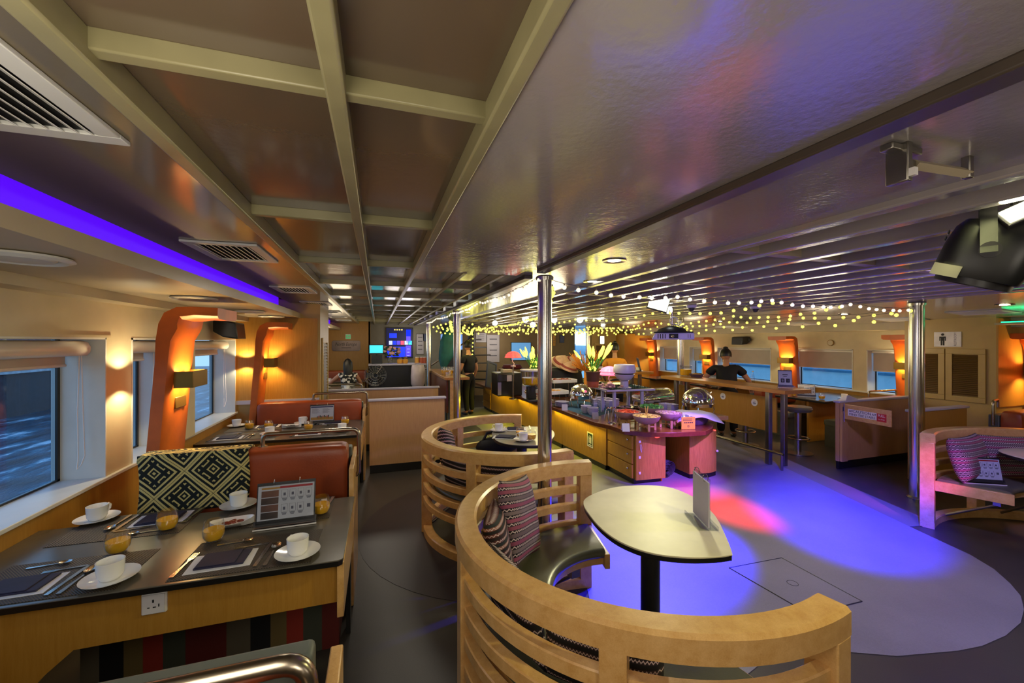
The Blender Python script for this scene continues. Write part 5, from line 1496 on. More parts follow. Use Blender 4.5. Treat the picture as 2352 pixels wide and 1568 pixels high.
# right-hand booths
bench('dark orange booth bench cut by the right edge, under the louvred doors', 7.12, 8.03, 2.66, .92, rail_x=7.5, rail=False)
BR = bpy.data.objects['booth_bench.003'] if 'booth_bench.003' in bpy.data.objects else None
t = thing('grab_rail', 'steel tube grab rail on the right-hand orange bench', 'rail', (7.25, 2.95, .92))
handrail([(7.06, 2.88, .74), (7.06, 2.88, 1.03), (7.36, 2.96, 1.03), (7.36, 2.96, .93)], t, .014)
def rbooth(label, lab2, y0, y1):
    t = thing('booth_table', label, 'table', (7.8, y0, 0))
    MB().mat('laminate').box(7.08, 8.49, y0, y1, .735, .75).build('tabletop', t, world=True, bevel=.002)
    MB().mat('black_edge').box(7.08, 8.48, y0 + .005, y1 - .005, .71, .735).build('table_edge', t, world=True)
    MB().mat('yellow_veneer').box(7.12, 8.49, y0 + .3, y0 + .33, .004, .71).build('apron', t, world=True, smooth=0)
    return t
rbooth('grey booth table right of the bar end, under the long right window', '', 4.85, 5.75)
rbooth('grey booth table behind the bending woman', '', 7.15, 7.95)
rbooth('distant grey booth table on the right near the projector', '', 9.2, 9.9)
bench('orange booth bench between the caution partition and the right-hand table', 7.12, 8.03, 4.17, .88, facing=1, rail_x=7.4, rail=False)
t = thing('grab_rail', 'steel tube grab rail on the bench behind the caution partition', 'rail', (7.4, 4.3, .88))
handrail([(7.2, 4.28, .89), (7.2, 4.28, .98), (7.85, 4.28, .98), (7.85, 4.28, .89)], t, .013)
bench('orange booth bench behind the bar, left of the near right-hand table', 7.12, 8.03, 6.05, .86, rail=False)
bench('distant orange booth bench under the pillar beside the bending woman', 7.12, 8.03, 8.25, .9, rail=False)
menu_stand('tent menu stand on the right-hand booth table under the long window', (7.35, 5.35, .752), -.85, 'cards', .26, .19)
menu_stand('small grey tent stand on the distant right-hand table left of the chrome post', (7.4, 7.55, .752), -.6, 'list', .26, .19)
for k, (x, y) in enumerate(((7.22, 5.5), (7.3, 5.05))):
    put('glass', x, y, .752, 0, 'juice glass on the right-hand booth table, ' + ['left of the menu stand', 'right of the menu stand'][k])
put('saucer', 7.75, 4.98, .752, 0, 'white saucer on the right-hand booth table by the window'); put('cup', 7.75, 4.98, .758, .4, 'white cup on the right-hand booth table by the window')
p = Vector((6.55, 7.05))
t = thing('juice_pitcher', 'square juice pitcher behind the bar, left of the bending woman', 'pitcher', (5.62, 6.42, 1.0905))
MB().mat('acrylic').lathe([(.09, 0), (.105, .02), (.11, .2), (.104, .2), (.1, .03), (0, .012)], 20, cap1=False).build('jug', t)
MB().mat('juice').lathe([(.09, .014), (.1, .03), (.103, .13), (.001, .131)], 20).build('juice', t)
t = thing('fruit_basket', 'small wicker basket behind the bar beside the juice pitcher', 'basket', (5.6, 6.12, 1.0905))
MB().mat('wicker').lathe([(.09, 0), (.13, .06), (.12, .06), (.08, .015), (0, .01)], 20, cap1=False).build('woven_body', t)
MB().mat('bread').ball((0, 0, .04), .09, 12, 6, (1, 1, .4)).build('bread', t)
t = thing('water_bottle', 'clear water bottle standing by the window right of the bending woman', 'bottle', (8.3, 7.3, .752))
MB().mat('acrylic').lathe([(.04, 0), (.042, .02), (.042, .2), (.015, .26), (.015, .29)], 18).build('bottle', t)
MB().mat('white_rim').lathe([(.018, .29), (.018, .315)], 14).build('cap', t)
# restroom sign
M = Matrix.Translation((7.612, 3.555, 1.78)) @ Matrix.Rotation(-PI / 2, 4, 'Z') @ Matrix.Rotation(PI / 2, 4, 'X')
t = thing('restroom_sign', 'white restroom sign with a black man pictogram above the louvred doors', 'sign', M.translation)
MB().mat('white_rim').box(-.145, .145, -.105, .105, -.01, .002, M).build('plate', t, world=True, bevel=.002)
mm = MB().mat('ink_black')
mm.lathe([(.017, .002), (.017, .004)], 20, (-.05, .068, 0), M=M)
mm.prism([(-.085, .04), (-.015, .04), (-.015, -.02), (-.025, -.02), (-.025, .02), (-.03, .02), (-.03, -.085), (-.047, -.085), (-.047, -.02), (-.053, -.02), (-.053, -.085), (-.07, -.085), (-.07, .02), (-.075, .02), (-.075, -.02), (-.085, -.02)], .002, .004, M)
mm.build('man_pictogram', t, world=True, smooth=0)
text('RESTROOM', .036, M @ Matrix.Translation((.085, 0, .003)) @ Matrix.Rotation(PI / 2, 4, 'Z'), 'print_ink', 'lettering', t, .0005)
def speaker_box(label, loc, rz):
    t = thing('speaker', label, 'speaker', loc, rz)
    MB().mat('black_plastic').loft([[(-.19, .0, -.02), (.19, 0, -.02), (.19, 0, .1), (-.19, 0, .1)], [(-.2, .1, -.08), (.2, .1, -.08), (.2, .1, .1), (-.2, .1, .1)], [(-.15, .22, -.1), (.15, .22, -.1), (.16, .2, .08), (-.16, .2, .08)]]).build('cabinet', t, bevel=.012)
    MB().mat('dark_plastic').box(-.24, -.19, .02, .08, -.01, .05).build('bracket', t, bevel=.004)
    return t
speaker_box('black loudspeaker under the left soffit between the orange pillars', (-1.66, 5.30, 1.875), -PI / 2)
speaker_box('black loudspeaker on the right wall above the blinds', (8.46, 7.7, 1.77), PI / 2)
o = thing('round_clock', 'small round pale gauge on the right wall above the long window', 'clock', (8.49, 5.7, 1.725))
M = Matrix.Translation((8.49, 5.7, 1.725)) @ Matrix.Rotation(-PI / 2, 4, 'Z') @ Matrix.Rotation(PI / 2, 4, 'X')
MB().mat('brass').lathe([(.06, 0), (.06, .015), (.052, .018)], 26, M=M).build('rim', o, world=True)
MB().mat('soffit_cream').lathe([(.05, .018), (.05, .02)], 24, M=M).build('face', o, world=True)
# ================================================================ FAR LEFT END
M = Matrix.Translation((-.82, 12.19, 1.63)) @ Matrix.Rotation(PI / 2, 4, 'X')
t = thing('name_sign', 'grey rounded plaque with script lettering on the far yellow wall', 'sign', M.translation)
MB().mat('plaque').prism([(-.37 + .05 * (1 - cos(a)) if False else q[0], q[1]) for q in [(-.33, -.145), (.33, -.145), (.37, -.11), (.37, .11), (.33, .145), (-.33, .145), (-.37, .11), (-.37, -.11)] for a in (0,)], 0, .012, M).build('plate', t, world=True, bevel=.004)
text('North Europe', .135, M @ Matrix.Translation((0, .045, .012)) @ Matrix(((1, .25, 0, 0), (0, 1, 0, 0), (0, 0, 1, 0), (0, 0, 0, 1))), 'ink_black', 'lettering', t, .001, sx=.72)
MB().mat('ink_black').box(-.12, .12, -.06, -.045, .012, .013, M).build('small_line', t, world=True)
t = thing('exit_sign', 'small green exit sign above the script plaque', 'sign', (-.77, 12.18, 1.885))
MB().mat('white_rim').box(-.07, .07, 0, .015, -.07, .07, Matrix.Translation((-.77, 12.18, 1.885))).build('frame', t, world=True)
MB().mat('exit_green').box(-.06, .06, -.002, 0, -.06, .05, Matrix.Translation((-.77, 12.18, 1.885))).build('green_panel', t, world=True)
MB().mat('white_rim').prism([(-.03, -.012), (.01, -.012), (.01, -.03), (.04, 0), (.01, .03), (.01, .012), (-.03, .012)], .0021, .004, Matrix.Translation((-.77, 12.18, 1.885)) @ Matrix.Rotation(PI / 2, 4, 'X')).build('arrow', t, world=True)
# black bar, counter things
t = thing('far_bar', 'black bar counter with a pale top in front of the television', 'bar', (.5, 11.3, 0))
MB().mat('floor_black').box(-.2, 1.2, 11.05, 11.5, .004, 1.13).build('front', t, world=True, smooth=0)
MB().mat('card_grey').box(-.22, 1.25, 11.0, 11.55, 1.13, 1.17).build('countertop', t, world=True, bevel=.005)
M = basis((.64, 12.945, 1.71), (1, 0, 0), (0, 0, 1), (0, -1, 0))
t = thing('television', 'wall television showing a dark blue menu screen at the far end', 'television', M.translation)
MB().mat('black_plastic').box(-.40, .40, -.46, .46, -.05, 0, M).build('housing', t, world=True, bevel=.005)
scr = MB().mat('screen_dark').box(-.385, .385, -.445, .445, 0, .002, M).build('screen', t, world=True, smooth=0)
tv = MB()
def tvr(m, x0, y0, x1, y1): tv.mat(m).box(x0, x1, y0, y1, .002, .003, M)
tvr('screen_blue', -.30, .15, -.08, .29); tvr('screen_purple', .20, .0, .33, .4); tvr('screen_blue', .2, .2, .33, .4)
for k, m in enumerate(('screen_white', 'screen_blue', 'screen_purple', 'screen_red', 'screen_white', 'screen_cyan')): tvr(m, -.31 + .115 * k, -.06, -.21 + .115 * k, .06)
tvr('screen_purple', .18, -.42, .34, -.08); tvr('screen_white', -.2, -.25, -.03, -.235); tvr('screen_white', -.2, -.3, -.06, -.285)
tvr('screen_blue', -.36, -.43, .17, -.12)
for k in range(4): tvr('screen_yellow', -.16 + .07 * k, .38, -.12 + .07 * k, .42)
for k in range(3): tvr('screen_white', .22, -.4 + .1 * k, .3, -.38 + .1 * k)
tv.build('screen_tiles', scr, world=True, smooth=0)
t = thing('monitor', 'small monitor with a cyan screen on the black bar', 'monitor', (-.02, 11.3, 1.171))
MB().mat('black_plastic').box(-.19, .17, -.02, .02, .24, .50).box(-.12, .14, -.08, .12, 0, .22).box(-.02, .02, -.01, .03, .2, .26).build('housing', t, bevel=.006)
MB().mat('screen_cyan').box(-.175, .155, -.022, -.02, .28, .48).build('screen', t, smooth=0)
t = thing('flower_vase', 'vase of pale flowers on the black bar beside the cyan monitor', 'vase', (.32, 11.25, 1.171))
MB().mat('acrylic').lathe([(.06, 0), (.07, .1), (.05, .2), (.06, .22)], 18).build('vase', t)
f = MB().mat('pink_flower'); rnd = random.Random(2)
for k in range(12): f.ball((rnd.uniform(-.15, .22), rnd.uniform(-.1, .1), rnd.uniform(.26, .48)), .055, 10, 6, (1, 1, .8))
f.build('blooms', t)
f = MB().mat('leaf_dark')
for k in range(30):
    x, z = rnd.uniform(-.15, .2), rnd.uniform(.2, .45); f.ball((x, rnd.uniform(-.1, .1), z), .035, 8, 5, (1.3, .4, .7))
f.build('leaves', t)
for k, x in enumerate((.56, .70)):
    t = thing('storage_jar', 'brass-lidded jar of snacks on the black bar, ' + ['left', 'right'][k], 'jar', (x, 11.2, 1.171), 0, 'snack jars on the black bar')
    MB().mat('print_orange').lathe([(.06, 0), (.075, .03), (.075, .09), (.05, .12)], 18).build('jar', t)
    MB().mat('brass').lathe([(.055, .12), (.055, .14 + .02 * k), (.02, .15 + .03 * k)], 18).build('lid', t)
for k, (x, m) in enumerate(((1.0, 'glow_yellow'), (1.12, 'terracotta'), (1.2, 'terracotta'))):
    t = thing('drink_jar', ['yellow', 'amber', 'dark amber'][k] + ' drink jar at the right end of the black bar', 'jar', (x, 11.15, 1.171))
    MB().mat('print_orange' if k == 0 else m).lathe([(.055, 0), (.06, .02), (.06, .12), (.045, .15)], 18).build('jar', t)
    MB().mat('white_rim').lathe([(.047, .15), (.047, .17)], 16).build('lid', t)
# hanging plastic bag
g = MB().mat('bag_plastic')
rings = []
for i, (z, rx, ry) in enumerate(((1.14, .15, .05), (1.05, .17, .08), (.85, .18, .12), (.65, .17, .12), (.55, .12, .08), (.53, .04, .03))):
    rings.append([(1.0 + rx * cos(a * PI / 12) * (1 + .05 * sin(a * 3 + i)), 10.86 + ry * sin(a * PI / 12) * (1 + .1 * sin(a * 2 + i * 2)), z) for a in range(24)])
g.loft(rings).tube([(.9, 10.93, 1.12), (.92, 10.99, 1.185), (1.08, 10.99, 1.185), (1.1, 10.93, 1.12)], .008, 6)
tag(g.build('plastic_bag', smooth=70), 'pale pink plastic bag hanging from the right end of the black bar', 'bag')
# pedestal fan
t = thing('pedestal_fan', 'dark pedestal fan standing before the black bar', 'fan', (.12, 10.6, 0))
MB().mat('dark_plastic').lathe([(.2, .004), (.2, .02), (.03, .05), (.018, .06), (.018, .8)], 24).build('stand', t)
c = Vector((-.05, 10.5, .93)); g = MB().mat('steel_dull')
for r in (.06, .12, .18, .23, .255): g.tube([c + Vector((r * cos(a * PI / 20), -.06 if r < .2 else -.03, r * sin(a * PI / 20))) for a in range(40)], .004, 5, closed=True)
for k in range(20):
    a = k * PI / 10; g.tube([c + Vector((.05 * cos(a), -.06, .05 * sin(a))), c + Vector((.25 * cos(a), -.03, .25 * sin(a)))], .003, 4)
g.build('grille', t, world=True)
b = MB().mat('far_dark')
for k in range(4):
    a = k * PI / 2
    b.cbox((0, 0, 0), (.19, .004, .12), Matrix.Translation(c) @ Matrix.Rotation(a, 4, 'Y') @ Matrix.Translation((.12, 0, 0)) @ Matrix.Rotation(.4, 4, 'X'))
b.build('blades', t, world=True)
MB().mat('dark_plastic').tube([c + Vector((0, .02, 0)), c + Vector((.06, .12, -.01)), Vector((.12, 10.6, .8))], [.06, .06, .02], 12).build('motor', t, world=True)
# drinks counter
t = thing('drinks_counter', 'high wooden drinks counter beside the second chrome post', 'counter', (1.5, 9.2, 0))
MB().mat('bar_oak').box(1.24, 1.72, 7.9, 10.6, 1.0, 1.05).build('countertop', t, world=True, bevel=.005)
MB().mat('cherry').box(1.28, 1.32, 8.0, 10.5, .35, 1.0).build('side_panel', t, world=True, smooth=0)
for y in (8.1, 9.4, 10.4): MB().mat('dark_plastic').tube([(1.3, y, .004), (1.3, y, 1.0)], .018, 8).build('leg', t, world=True)
t = thing('end_panel', 'tall violet-lit wood panel standing right of the second chrome post', 'panel', (1.43, 6.6, 0))
MB().mat('maple').box(1.33, 1.51, 7.86, 7.89, .004, .998).build('board', t, world=True, smooth=0)
for k in range(6):
    x, y = 1.34 + .1 * (k % 3), 8.5 + .28 * (k // 3)
    o = put('glass', x, y, 1.051, 0, 'tumbler of orange juice on the drinks counter, %s row, %s' % (['front', 'back'][k // 3], ['left', 'middle', 'right'][k % 3])); o.scale = (1.1, 1.1, 1.6)
for k in range(3):
    x, y = 1.30 + .05 * k, 8.15 + .1 * k
    o = MB().mat('drink_glass').lathe([(.025, 0), (.03, .09), (.028, .09), (.022, .006), (0, .005)], 16, cap1=False).build('tumbler'); o.location = (x, y, 1.051)
    tag(o, 'empty clear tumbler at the near end of the drinks counter, ' + ['nearest', 'middle', 'farthest'][k], 'glass', 'empty tumblers')
# booths beyond the yellow block
rb = thing('booth_table', 'dark booth table with a cup, in front of the seated woman', 'table', (-.9, 9.5, 0))
MB().mat('laminate').box(-1.65, -.28, 9.1, 9.85, .735, .75).build('tabletop', rb, world=True, bevel=.002)
MB().mat('yellow_veneer').box(-1.6, -.3, 9.4, 9.43, .004, .735).build('apron', rb, world=True, smooth=0)
rb = thing('booth_table', 'dark booth table the seated woman is eating at', 'table', (-.9, 11.2, 0))
MB().mat('laminate').box(-1.65, -.25, 10.95, 11.6, .735, .75).build('tabletop', rb, world=True, bevel=.002)
MB().mat('yellow_veneer').box(-1.6, -.3, 11.2, 11.23, .004, .735).build('apron', rb, world=True, smooth=0)
bench('orange bench under the script plaque, beyond the seated woman', -1.6, -.30, 11.7, .98, rail=False)
t = thing('bench_seat', 'orange bench seat under the seated woman', 'bench', (-.9, 10.4, 0))
soft_box(MB().mat('leather_orange'), -1.6, -.3, 10.15, 10.65, .34, .45).build('cushion', t, world=True)
MB().mat('yellow_veneer').box(-1.55, -.32, 10.2, 10.6, .004, .34).build('base', t, world=True)
t = thing('grab_rail', 'steel tube rail on the table end before the seated woman', 'rail', (-.6, 9.0, .75))
handrail([(-1.0, 9.02, .70), (-1.0, 9.02, .87), (-.3, 9.02, .87), (-.3, 9.02, .6)], t, .016)
for k, (x, y) in enumerate(((-1.05, 9.6), (-.62, 9.25), (-.52, 11.2), (-1.15, 11.1))):
    lab = ['on the dark table, beside the yellow block', 'on the dark table, by the rail before the woman', 'right of the seated woman', 'left of the seated woman'][k]
    put('saucer', x, y, .7515, 0, 'white saucer ' + lab); put('cup', x, y, .7575, .7, 'white cup ' + lab)
# ================================================================ PEOPLE
def skin_mesh(name, J, edges, mat, parent, sub=2, smooth=True):
    """one continuous skinned surface over a joint graph"""
    me = bpy.data.meshes.new(name); bm = bmesh.new(); lay = bm.verts.layers.skin.verify()
    V = {}
    for i, (k, (p, r)) in enumerate(J.items()):
        v = bm.verts.new(p); V[k] = v
        v[lay].radius = r if isinstance(r, tuple) else (r, r)
        v[lay].use_root = (i == 0)
    for a, b in edges: bm.edges.new((V[a], V[b]))
    bm.to_mesh(me); bm.free()
    o = bpy.data.objects.new(name, me); COL.objects.link(o)
    s = o.modifiers.new('k', 'SKIN'); s.use_smooth_shade = True; s.branch_smoothing = .6
    m2 = o.modifiers.new('s', 'SUBSURF'); m2.levels = sub; m2.render_levels = sub
    dg = bpy.context.evaluated_depsgraph_get()
    nm = bpy.data.meshes.new_from_object(o.evaluated_get(dg))
    bpy.data.objects.remove(o); bpy.data.meshes.remove(me)
    nm.name = name; nm.materials.clear(); nm.materials.append(MATS[mat]); nm.shade_smooth()
    q = bpy.data.objects.new(name, nm); COL.objects.link(q)
    if parent: q.parent = parent
    return q
def hand_joints(J, E, wrist, direction, side_v, pfx, s=1.0):
    """palm and five bent fingers at the end of an arm"""
    d = Vector(direction).normalized(); sv = Vector(side_v).normalized(); n = d.cross(sv)
    w = Vector(J[wrist][0])
    palm = w + d * .055 * s
    J[pfx + 'palm'] = (palm, (.030 * s, .016 * s)); E.append((wrist, pfx + 'palm'))
    for k, (off, L) in enumerate(((-.027, .065), (-.009, .075), (.009, .07), (.026, .055))):
        b = palm + d * .035 * s + sv * off * s
        J[pfx + 'f%d0' % k] = (b, .0085 * s); E.append((pfx + 'palm', pfx + 'f%d0' % k))
        m = b + d * L * .55 * s + n * .010; J[pfx + 'f%d1' % k] = (m, .008 * s); E.append((pfx + 'f%d0' % k, pfx + 'f%d1' % k))
        e = m + d * L * .35 * s + n * .024; J[pfx + 'f%d2' % k] = (e, .0065 * s); E.append((pfx + 'f%d1' % k, pfx + 'f%d2' % k))
    b = w + d * .02 * s - sv * .03 * s; J[pfx + 't0'] = (b, .011 * s); E.append((wrist, pfx + 't0'))
    e = b + d * .035 * s - sv * .02 * s + n * .01; J[pfx + 't1'] = (e, .0085 * s); E.append((pfx + 't0', pfx + 't1'))
def head_mesh(parent, c, r=.095, yaw=0, pitch=0, hair='bun', rz=0):
    """skull with face, ears and hair; face towards local +Y"""
    M = Matrix.Translation(c) @ Matrix.Rotation(yaw, 4, 'Z') @ Matrix.Rotation(pitch, 4, 'X')
    b = MB().mat('skin')
    def f(u, v):
        a = 2 * PI * u; e = PI * (v - .5)
        x, y, z = cos(a) * cos(e), sin(a) * cos(e), sin(e)
        k = 1 - .18 * max(0, -z) - .08 * max(0, -z) * (1 - max(0, y))
        nose = .13 * math.exp(-((x / .13) ** 2)) * math.exp(-(((z + .12) / .2) ** 2)) * (y > 0)
        eye = -.05 * math.exp(-(((abs(x) - .36) / .16) ** 2)) * math.exp(-(((z - .02) / .12) ** 2)) * (y > 0)
        mouth = .03 * math.exp(-((x / .25) ** 2)) * math.exp(-(((z + .52) / .08) ** 2)) * (y > 0)
        chin = .06 * math.exp(-((x / .3) ** 2)) * math.exp(-(((z + .85) / .15) ** 2)) * (y > 0)
        return (x * r * .82 * k, (y * (1.0 + nose + eye + mouth + chin)) * r * .98 * k, z * r * 1.22)
    b.grid(f, 40, 30, M)
    for s in (-1, 1): b.ball((s * r * .80, 0, -.01), r * .24, 10, 8, (.35, .7, 1.1), M)
    b.build('head', parent, smooth=180)
    e = MB().mat('ink_black')
    for s in (-1, 1): e.ball((s * r * .30, r * .86, r * .03), r * .09, 8, 6, (1.3, .5, .7), M)
    e.build('eyes', parent)
    h = MB().mat('hair')
    def g(u, v):
        a = 2 * PI * u; top = v
        z = cos(top * PI * .60); rr = sin(top * PI * .60)
        y = sin(a) * rr; x = cos(a) * rr
        cut = 1.0
        if y > .35: z = max(z, .45)
        q = 1.10
        return (x * r * .86 * q, y * r * q - .006, z * r * 1.22 * q)
    h.grid(g, 36, 16, M)
    if hair == 'bun': h.ball((0, -r * .35, r * 1.25), r * .42, 14, 10, (1, .95, .8), M)
    if hair == 'long':
        rings = []
        for z, w, d, y0 in ((.9, .55, .4, -.35), (.4, .98, .6, -.55), (-.4, 1.06, .55, -.75), (-1.3, 1.05, .42, -.95), (-2.4, .98, .32, -1.0), (-3.5, .72, .2, -.95), (-4.0, .4, .1, -.9)):
            rings.append([(r * w * cos(k * PI / 10) * (1 + .03 * sin(k * 5)), r * (y0 + d * sin(k * PI / 10)), r * z) for k in range(20)])
        h.loft(rings, M=M)
    h.build('hair', parent, smooth=80)
def person(label, loc, rz, H=1.62, lean=0.0, arms=None, clothes=('cloth_black', 'cloth_black'), hair='bun', seated=False, head_pitch=0, short=.6, belt=False, pattern=None):
    t = thing('person', label, 'person', loc, rz)
    k = H / 1.62
    hip = Vector((0, 0, .88 * k)) if not seated else Vector((0, 0, .53))
    def up(dz, fwd=0):
        return hip + Vector((0, sin(lean) * dz + fwd, cos(lean) * dz))
    J = {}; E = []
    J['hip'] = (hip, (.135, .10)); J['waist'] = (up(.17 * k), (.115, .085)); J['chest'] = (up(.36 * k), (.14, .095)); J['neck'] = (up(.485 * k), (.055, .05)); J['nape'] = (up(.56 * k, .01), (.048, .048)); J['skull'] = (up(.60 * k, .015), (.05, .05))
    E += [('hip', 'waist'), ('waist', 'chest'), ('chest', 'neck'), ('neck', 'nape'), ('nape', 'skull')]
    for s, n in ((-1, 'l'), (1, 'r')):
        sh = up(.44 * k) + Vector((s * .165, 0, 0)); J['sh' + n] = (sh, .06)
        E.append(('chest', 'sh' + n))
        el, wr = arms[n]
        J['el' + n] = (sh + Vector(el), .042); J['fo' + n] = (sh + Vector(el).lerp(Vector(wr), .4), .043); J['wr' + n] = (sh + Vector(wr), .026)
        E += [('sh' + n, 'el' + n), ('el' + n, 'fo' + n), ('fo' + n, 'wr' + n)]
        hand_joints(J, E, 'wr' + n, Vector(wr) - Vector(el), (s, 0.2, 0), n, .95)
        hp = hip + Vector((s * .09, 0, -.05)); J['hp' + n] = (hp, .092); E.append(('hip', 'hp' + n))
        if seated:
            kn = hp + Vector((s * .04, .42, .02)); an = kn + Vector((0, .02, -.42))
        else:
            kn = hip + Vector((s * .09, .03, -.42 * k)); an = hip + Vector((s * .09, -.01, -.80 * k))
        J['kn' + n] = (kn, .062); J['ca' + n] = (kn.lerp(an, .3) + Vector((0, -.015, 0)), .056); J['an' + n] = (an, .036)
        J['to' + n] = (Vector((an.x, an.y + .15, max(.032, an.z - .05))), (.038, .024))
        E += [('hp' + n, 'kn' + n), ('kn' + n, 'ca' + n), ('ca' + n, 'an' + n), ('an' + n, 'to' + n)]
    skin_mesh('body', J, E, 'skin', t)
    head_mesh(t, up(.685 * k, .03), .098, 0, head_pitch, hair)
    # shirt
    g = lambda n, f: (J[n][0], tuple(q * f for q in (J[n][1] if isinstance(J[n][1], tuple) else (J[n][1],) * 2)))
    S = {'waist': (up(.03 * k), (.19, .15)), 'mid': (up(.22 * k), (.185, .145)), 'chest': (up(.37 * k), (.20, .15)), 'neck': (up(.47 * k), (.13, .11))}
    SE = [('waist', 'mid'), ('mid', 'chest'), ('chest', 'neck')]
    for n in 'lr':
        S['sh' + n] = g('sh' + n, 1.5); f = .7
        sh = Vector(J['sh' + n][0]); el = Vector(J['el' + n][0])
        S['sl' + n] = (sh.lerp(el, short), .075); SE += [('chest', 'sh' + n), ('sh' + n, 'sl' + n)]
    skin_mesh('shirt', S, SE, clothes[0], t)
    L = {'hip': (hip + Vector((0, 0, .02)), (.215, .165))}; LE = []
    L['hb'] = (hip + Vector((0, 0, .12)), (.18, .14)); LE.append(('hip', 'hb'))
    for n in 'lr':
        L['hp' + n] = g('hp' + n, 1.3); L['kn' + n] = g('kn' + n, 1.25); L['an' + n] = g('an' + n, 1.6)
        LE += [('hip', 'hp' + n), ('hp' + n, 'kn' + n), ('kn' + n, 'an' + n)]
    skin_mesh('trousers', L, LE, clothes[1], t)
    sh = MB().mat('black_plastic')
    for n in 'lr':
        a = Vector(J['an' + n][0]); sh.ball((a.x, a.y + .07, max(.036, a.z - .045)), .052, 12, 8, (.9, 2.3, .62))
    sh.build('shoes', t)
    if belt:
        b = MB().mat('maple').tube([(.150 * cos(q * PI / 16), up(.125 * k).y + .118 * sin(q * PI / 16), up(.125 * k).z) for q in range(32)], .012, 8, closed=True)
        b.build('apron_string', t)
    return t
dirv = math.atan2(-(6.12), 6.0)  # away from the camera
person('person in black with a hair bun, back turned, bending over behind the bar', (6.12, 5.92, .004), dirv + .12, 1.575, .30,
       dict(l=((-.17, .03, -.25), (-.09, .24, -.38)), r=((.16, .06, -.24), (.22, .26, -.40))), hair='bun', head_pitch=-.2, belt=True).scale = (1.16, 1.12, 1.0)
person('person in an orange top half hidden behind the pink lamp', (4.75, 7.5, .004), -.4, 1.66, .05,
       dict(l=((-.08, .02, -.27), (-.02, .2, -.42)), r=((.08, .02, -.27), (.03, .2, -.42))), ('cloth_orange', 'cloth_black'), hair='bun')
person('person in dark clothes standing behind the second chrome post by the drinks counter', (2.08, 9.6, .004), .6, 1.70, .03,
       dict(l=((-.08, .02, -.28), (-.05, .2, -.46)), r=((.09, -.02, -.28), (.10, .08, -.52))), hair='short')
N_ = N('dress_print'); vv = N_.coord('Object'); N_.color(N_.ramp(N_.noise(vv, 16, 2), [(.48, '#0c0c0e'), (.52, '#d8d2c8')], 'CONSTANT')); N_.set(Roughness=.8)
person('seated person with long black hair in a black and white dress, back turned', (-.66, 10.35, .004), .1, 1.62, .10,
       dict(l=((-.22, .12, -.20), (-.30, .34, -.22)), r=((.14, .12, -.24), (.10, .36, -.24))), ('dress_print', 'cloth_black'), hair='long', seated=True, short=.12, head_pitch=-.15)
# teal hanging cloth
g = MB().mat('cloth_teal')
p = at(1028, 800, Y=10.4)
rings = []
for z, rx, ry, dx in ((2.2, .05, .04, .12), (2.05, .16, .08, .08), (1.75, .2, .1, .02), (1.5, .2, .1, -.0), (1.3, .15, .09, -.06), (1.1, .07, .05, -.1), (1.0, .04, .03, -.11)):
    rings.append([(p.x + dx + rx * cos(a * PI / 12) * (1 + .12 * sin(a * 2.3 + z * 9)), p.y + ry * sin(a * PI / 12) * (1 + .2 * sin(a * 3)), z) for a in range(24)])
g.loft(rings).tube([(p.x + .12, p.y, 2.2), (p.x + .12, p.y, 2.3)], .006, 5)
tag(g.build('hanging_cloth', smooth=70), 'teal cloth hanging from the ceiling left of the second chrome post', 'cloth')
# ================================================================ THINGS ON THE CEILING
def vent(label, c, w, d, normal_tilt=0, n=9, group='square ceiling vents'):
    t = thing('ceiling_vent', label, 'vent', c, 0, group)
    M = Matrix.Rotation(normal_tilt, 4, 'Y')
    MB().mat('white_paint').box(-w / 2, w / 2, -d / 2, -d / 2 + .045, -.012, -.0005, M).box(-w / 2, w / 2, d / 2 - .045, d / 2, -.012, -.0005, M).box(-w / 2, -w / 2 + .045, -d / 2 + .045, d / 2 - .045, -.012, -.0005, M).box(w / 2 - .045, w / 2, -d / 2 + .045, d / 2 - .045, -.012, -.0005, M).build('frame', t, bevel=.002)
    MB().mat('ink_black').box(-w / 2 + .045, w / 2 - .045, -d / 2 + .045, d / 2 - .045, -.003, -.0006, M).build('duct', t, smooth=0)
    s = MB().mat('white_paint')
    W = w - .09
    for k in range(n):
        x = -W / 2 + W * (k + .5) / n
        s.box(-.010, .010, -d / 2 + .045, d / 2 - .045, -.001, .001, M @ Matrix.Translation((x, 0, -.008)) @ Matrix.Rotation(.5, 4, 'Y'))
    s.build('slats', t, smooth=0)
for k, (y, d) in enumerate(((1.05, .50), (2.70, .50), (4.48, .50), (6.0, .50), (7.6, .45), (9.1, .45), (10.6, .45))):
    vent('square slatted vent in the left ceiling, ' + ['cut by the top left corner', 'second, above the violet panel', 'third from the front', 'fourth from the front', 'fifth from the front', 'sixth from the front', 'farthest'][k], (-.77, y, 2.26), .34, d)
ct = math.atan2(.15, 2.6)
for k, (y, x) in enumerate(((4.0, 7.45), (2.95, 7.0), (5.6, 7.5), (7.2, 7.55), (8.8, 7.6))):
    vent('square vent in the sloping right ceiling, ' + ['left of the chrome post', 'nearest, above the restroom sign', 'third from the front', 'above the bending woman', 'farthest'][k], (x, y, 2.20 - (x - 5.4) * .15 / 2.6), .42, .5, ct, 10)
for k, y in enumerate((1.95, 3.42, 4.72, 5.6)):
    t = thing('round_vent', 'round white dish vent under the left soffit, ' + ['nearest, cut by the left edge', 'above the first orange pillar', 'third from the front', 'farthest'][k], 'vent', (-1.22, y, 2.06), 0, 'round soffit vents')
    MB().mat('white_paint').lathe([(.10, 0), (.135, -.004), (.14, -.012), (.12, -.02), (.105, -.012), (.10, -.002)], 36, cap0=False, cap1=False).build('outer_ring', t)
    MB().mat('white_paint').lathe([(.001, -.022), (.085, -.018), (.092, -.012), (.08, -.004), (.001, -.004)], 32).build('centre_dish', t)
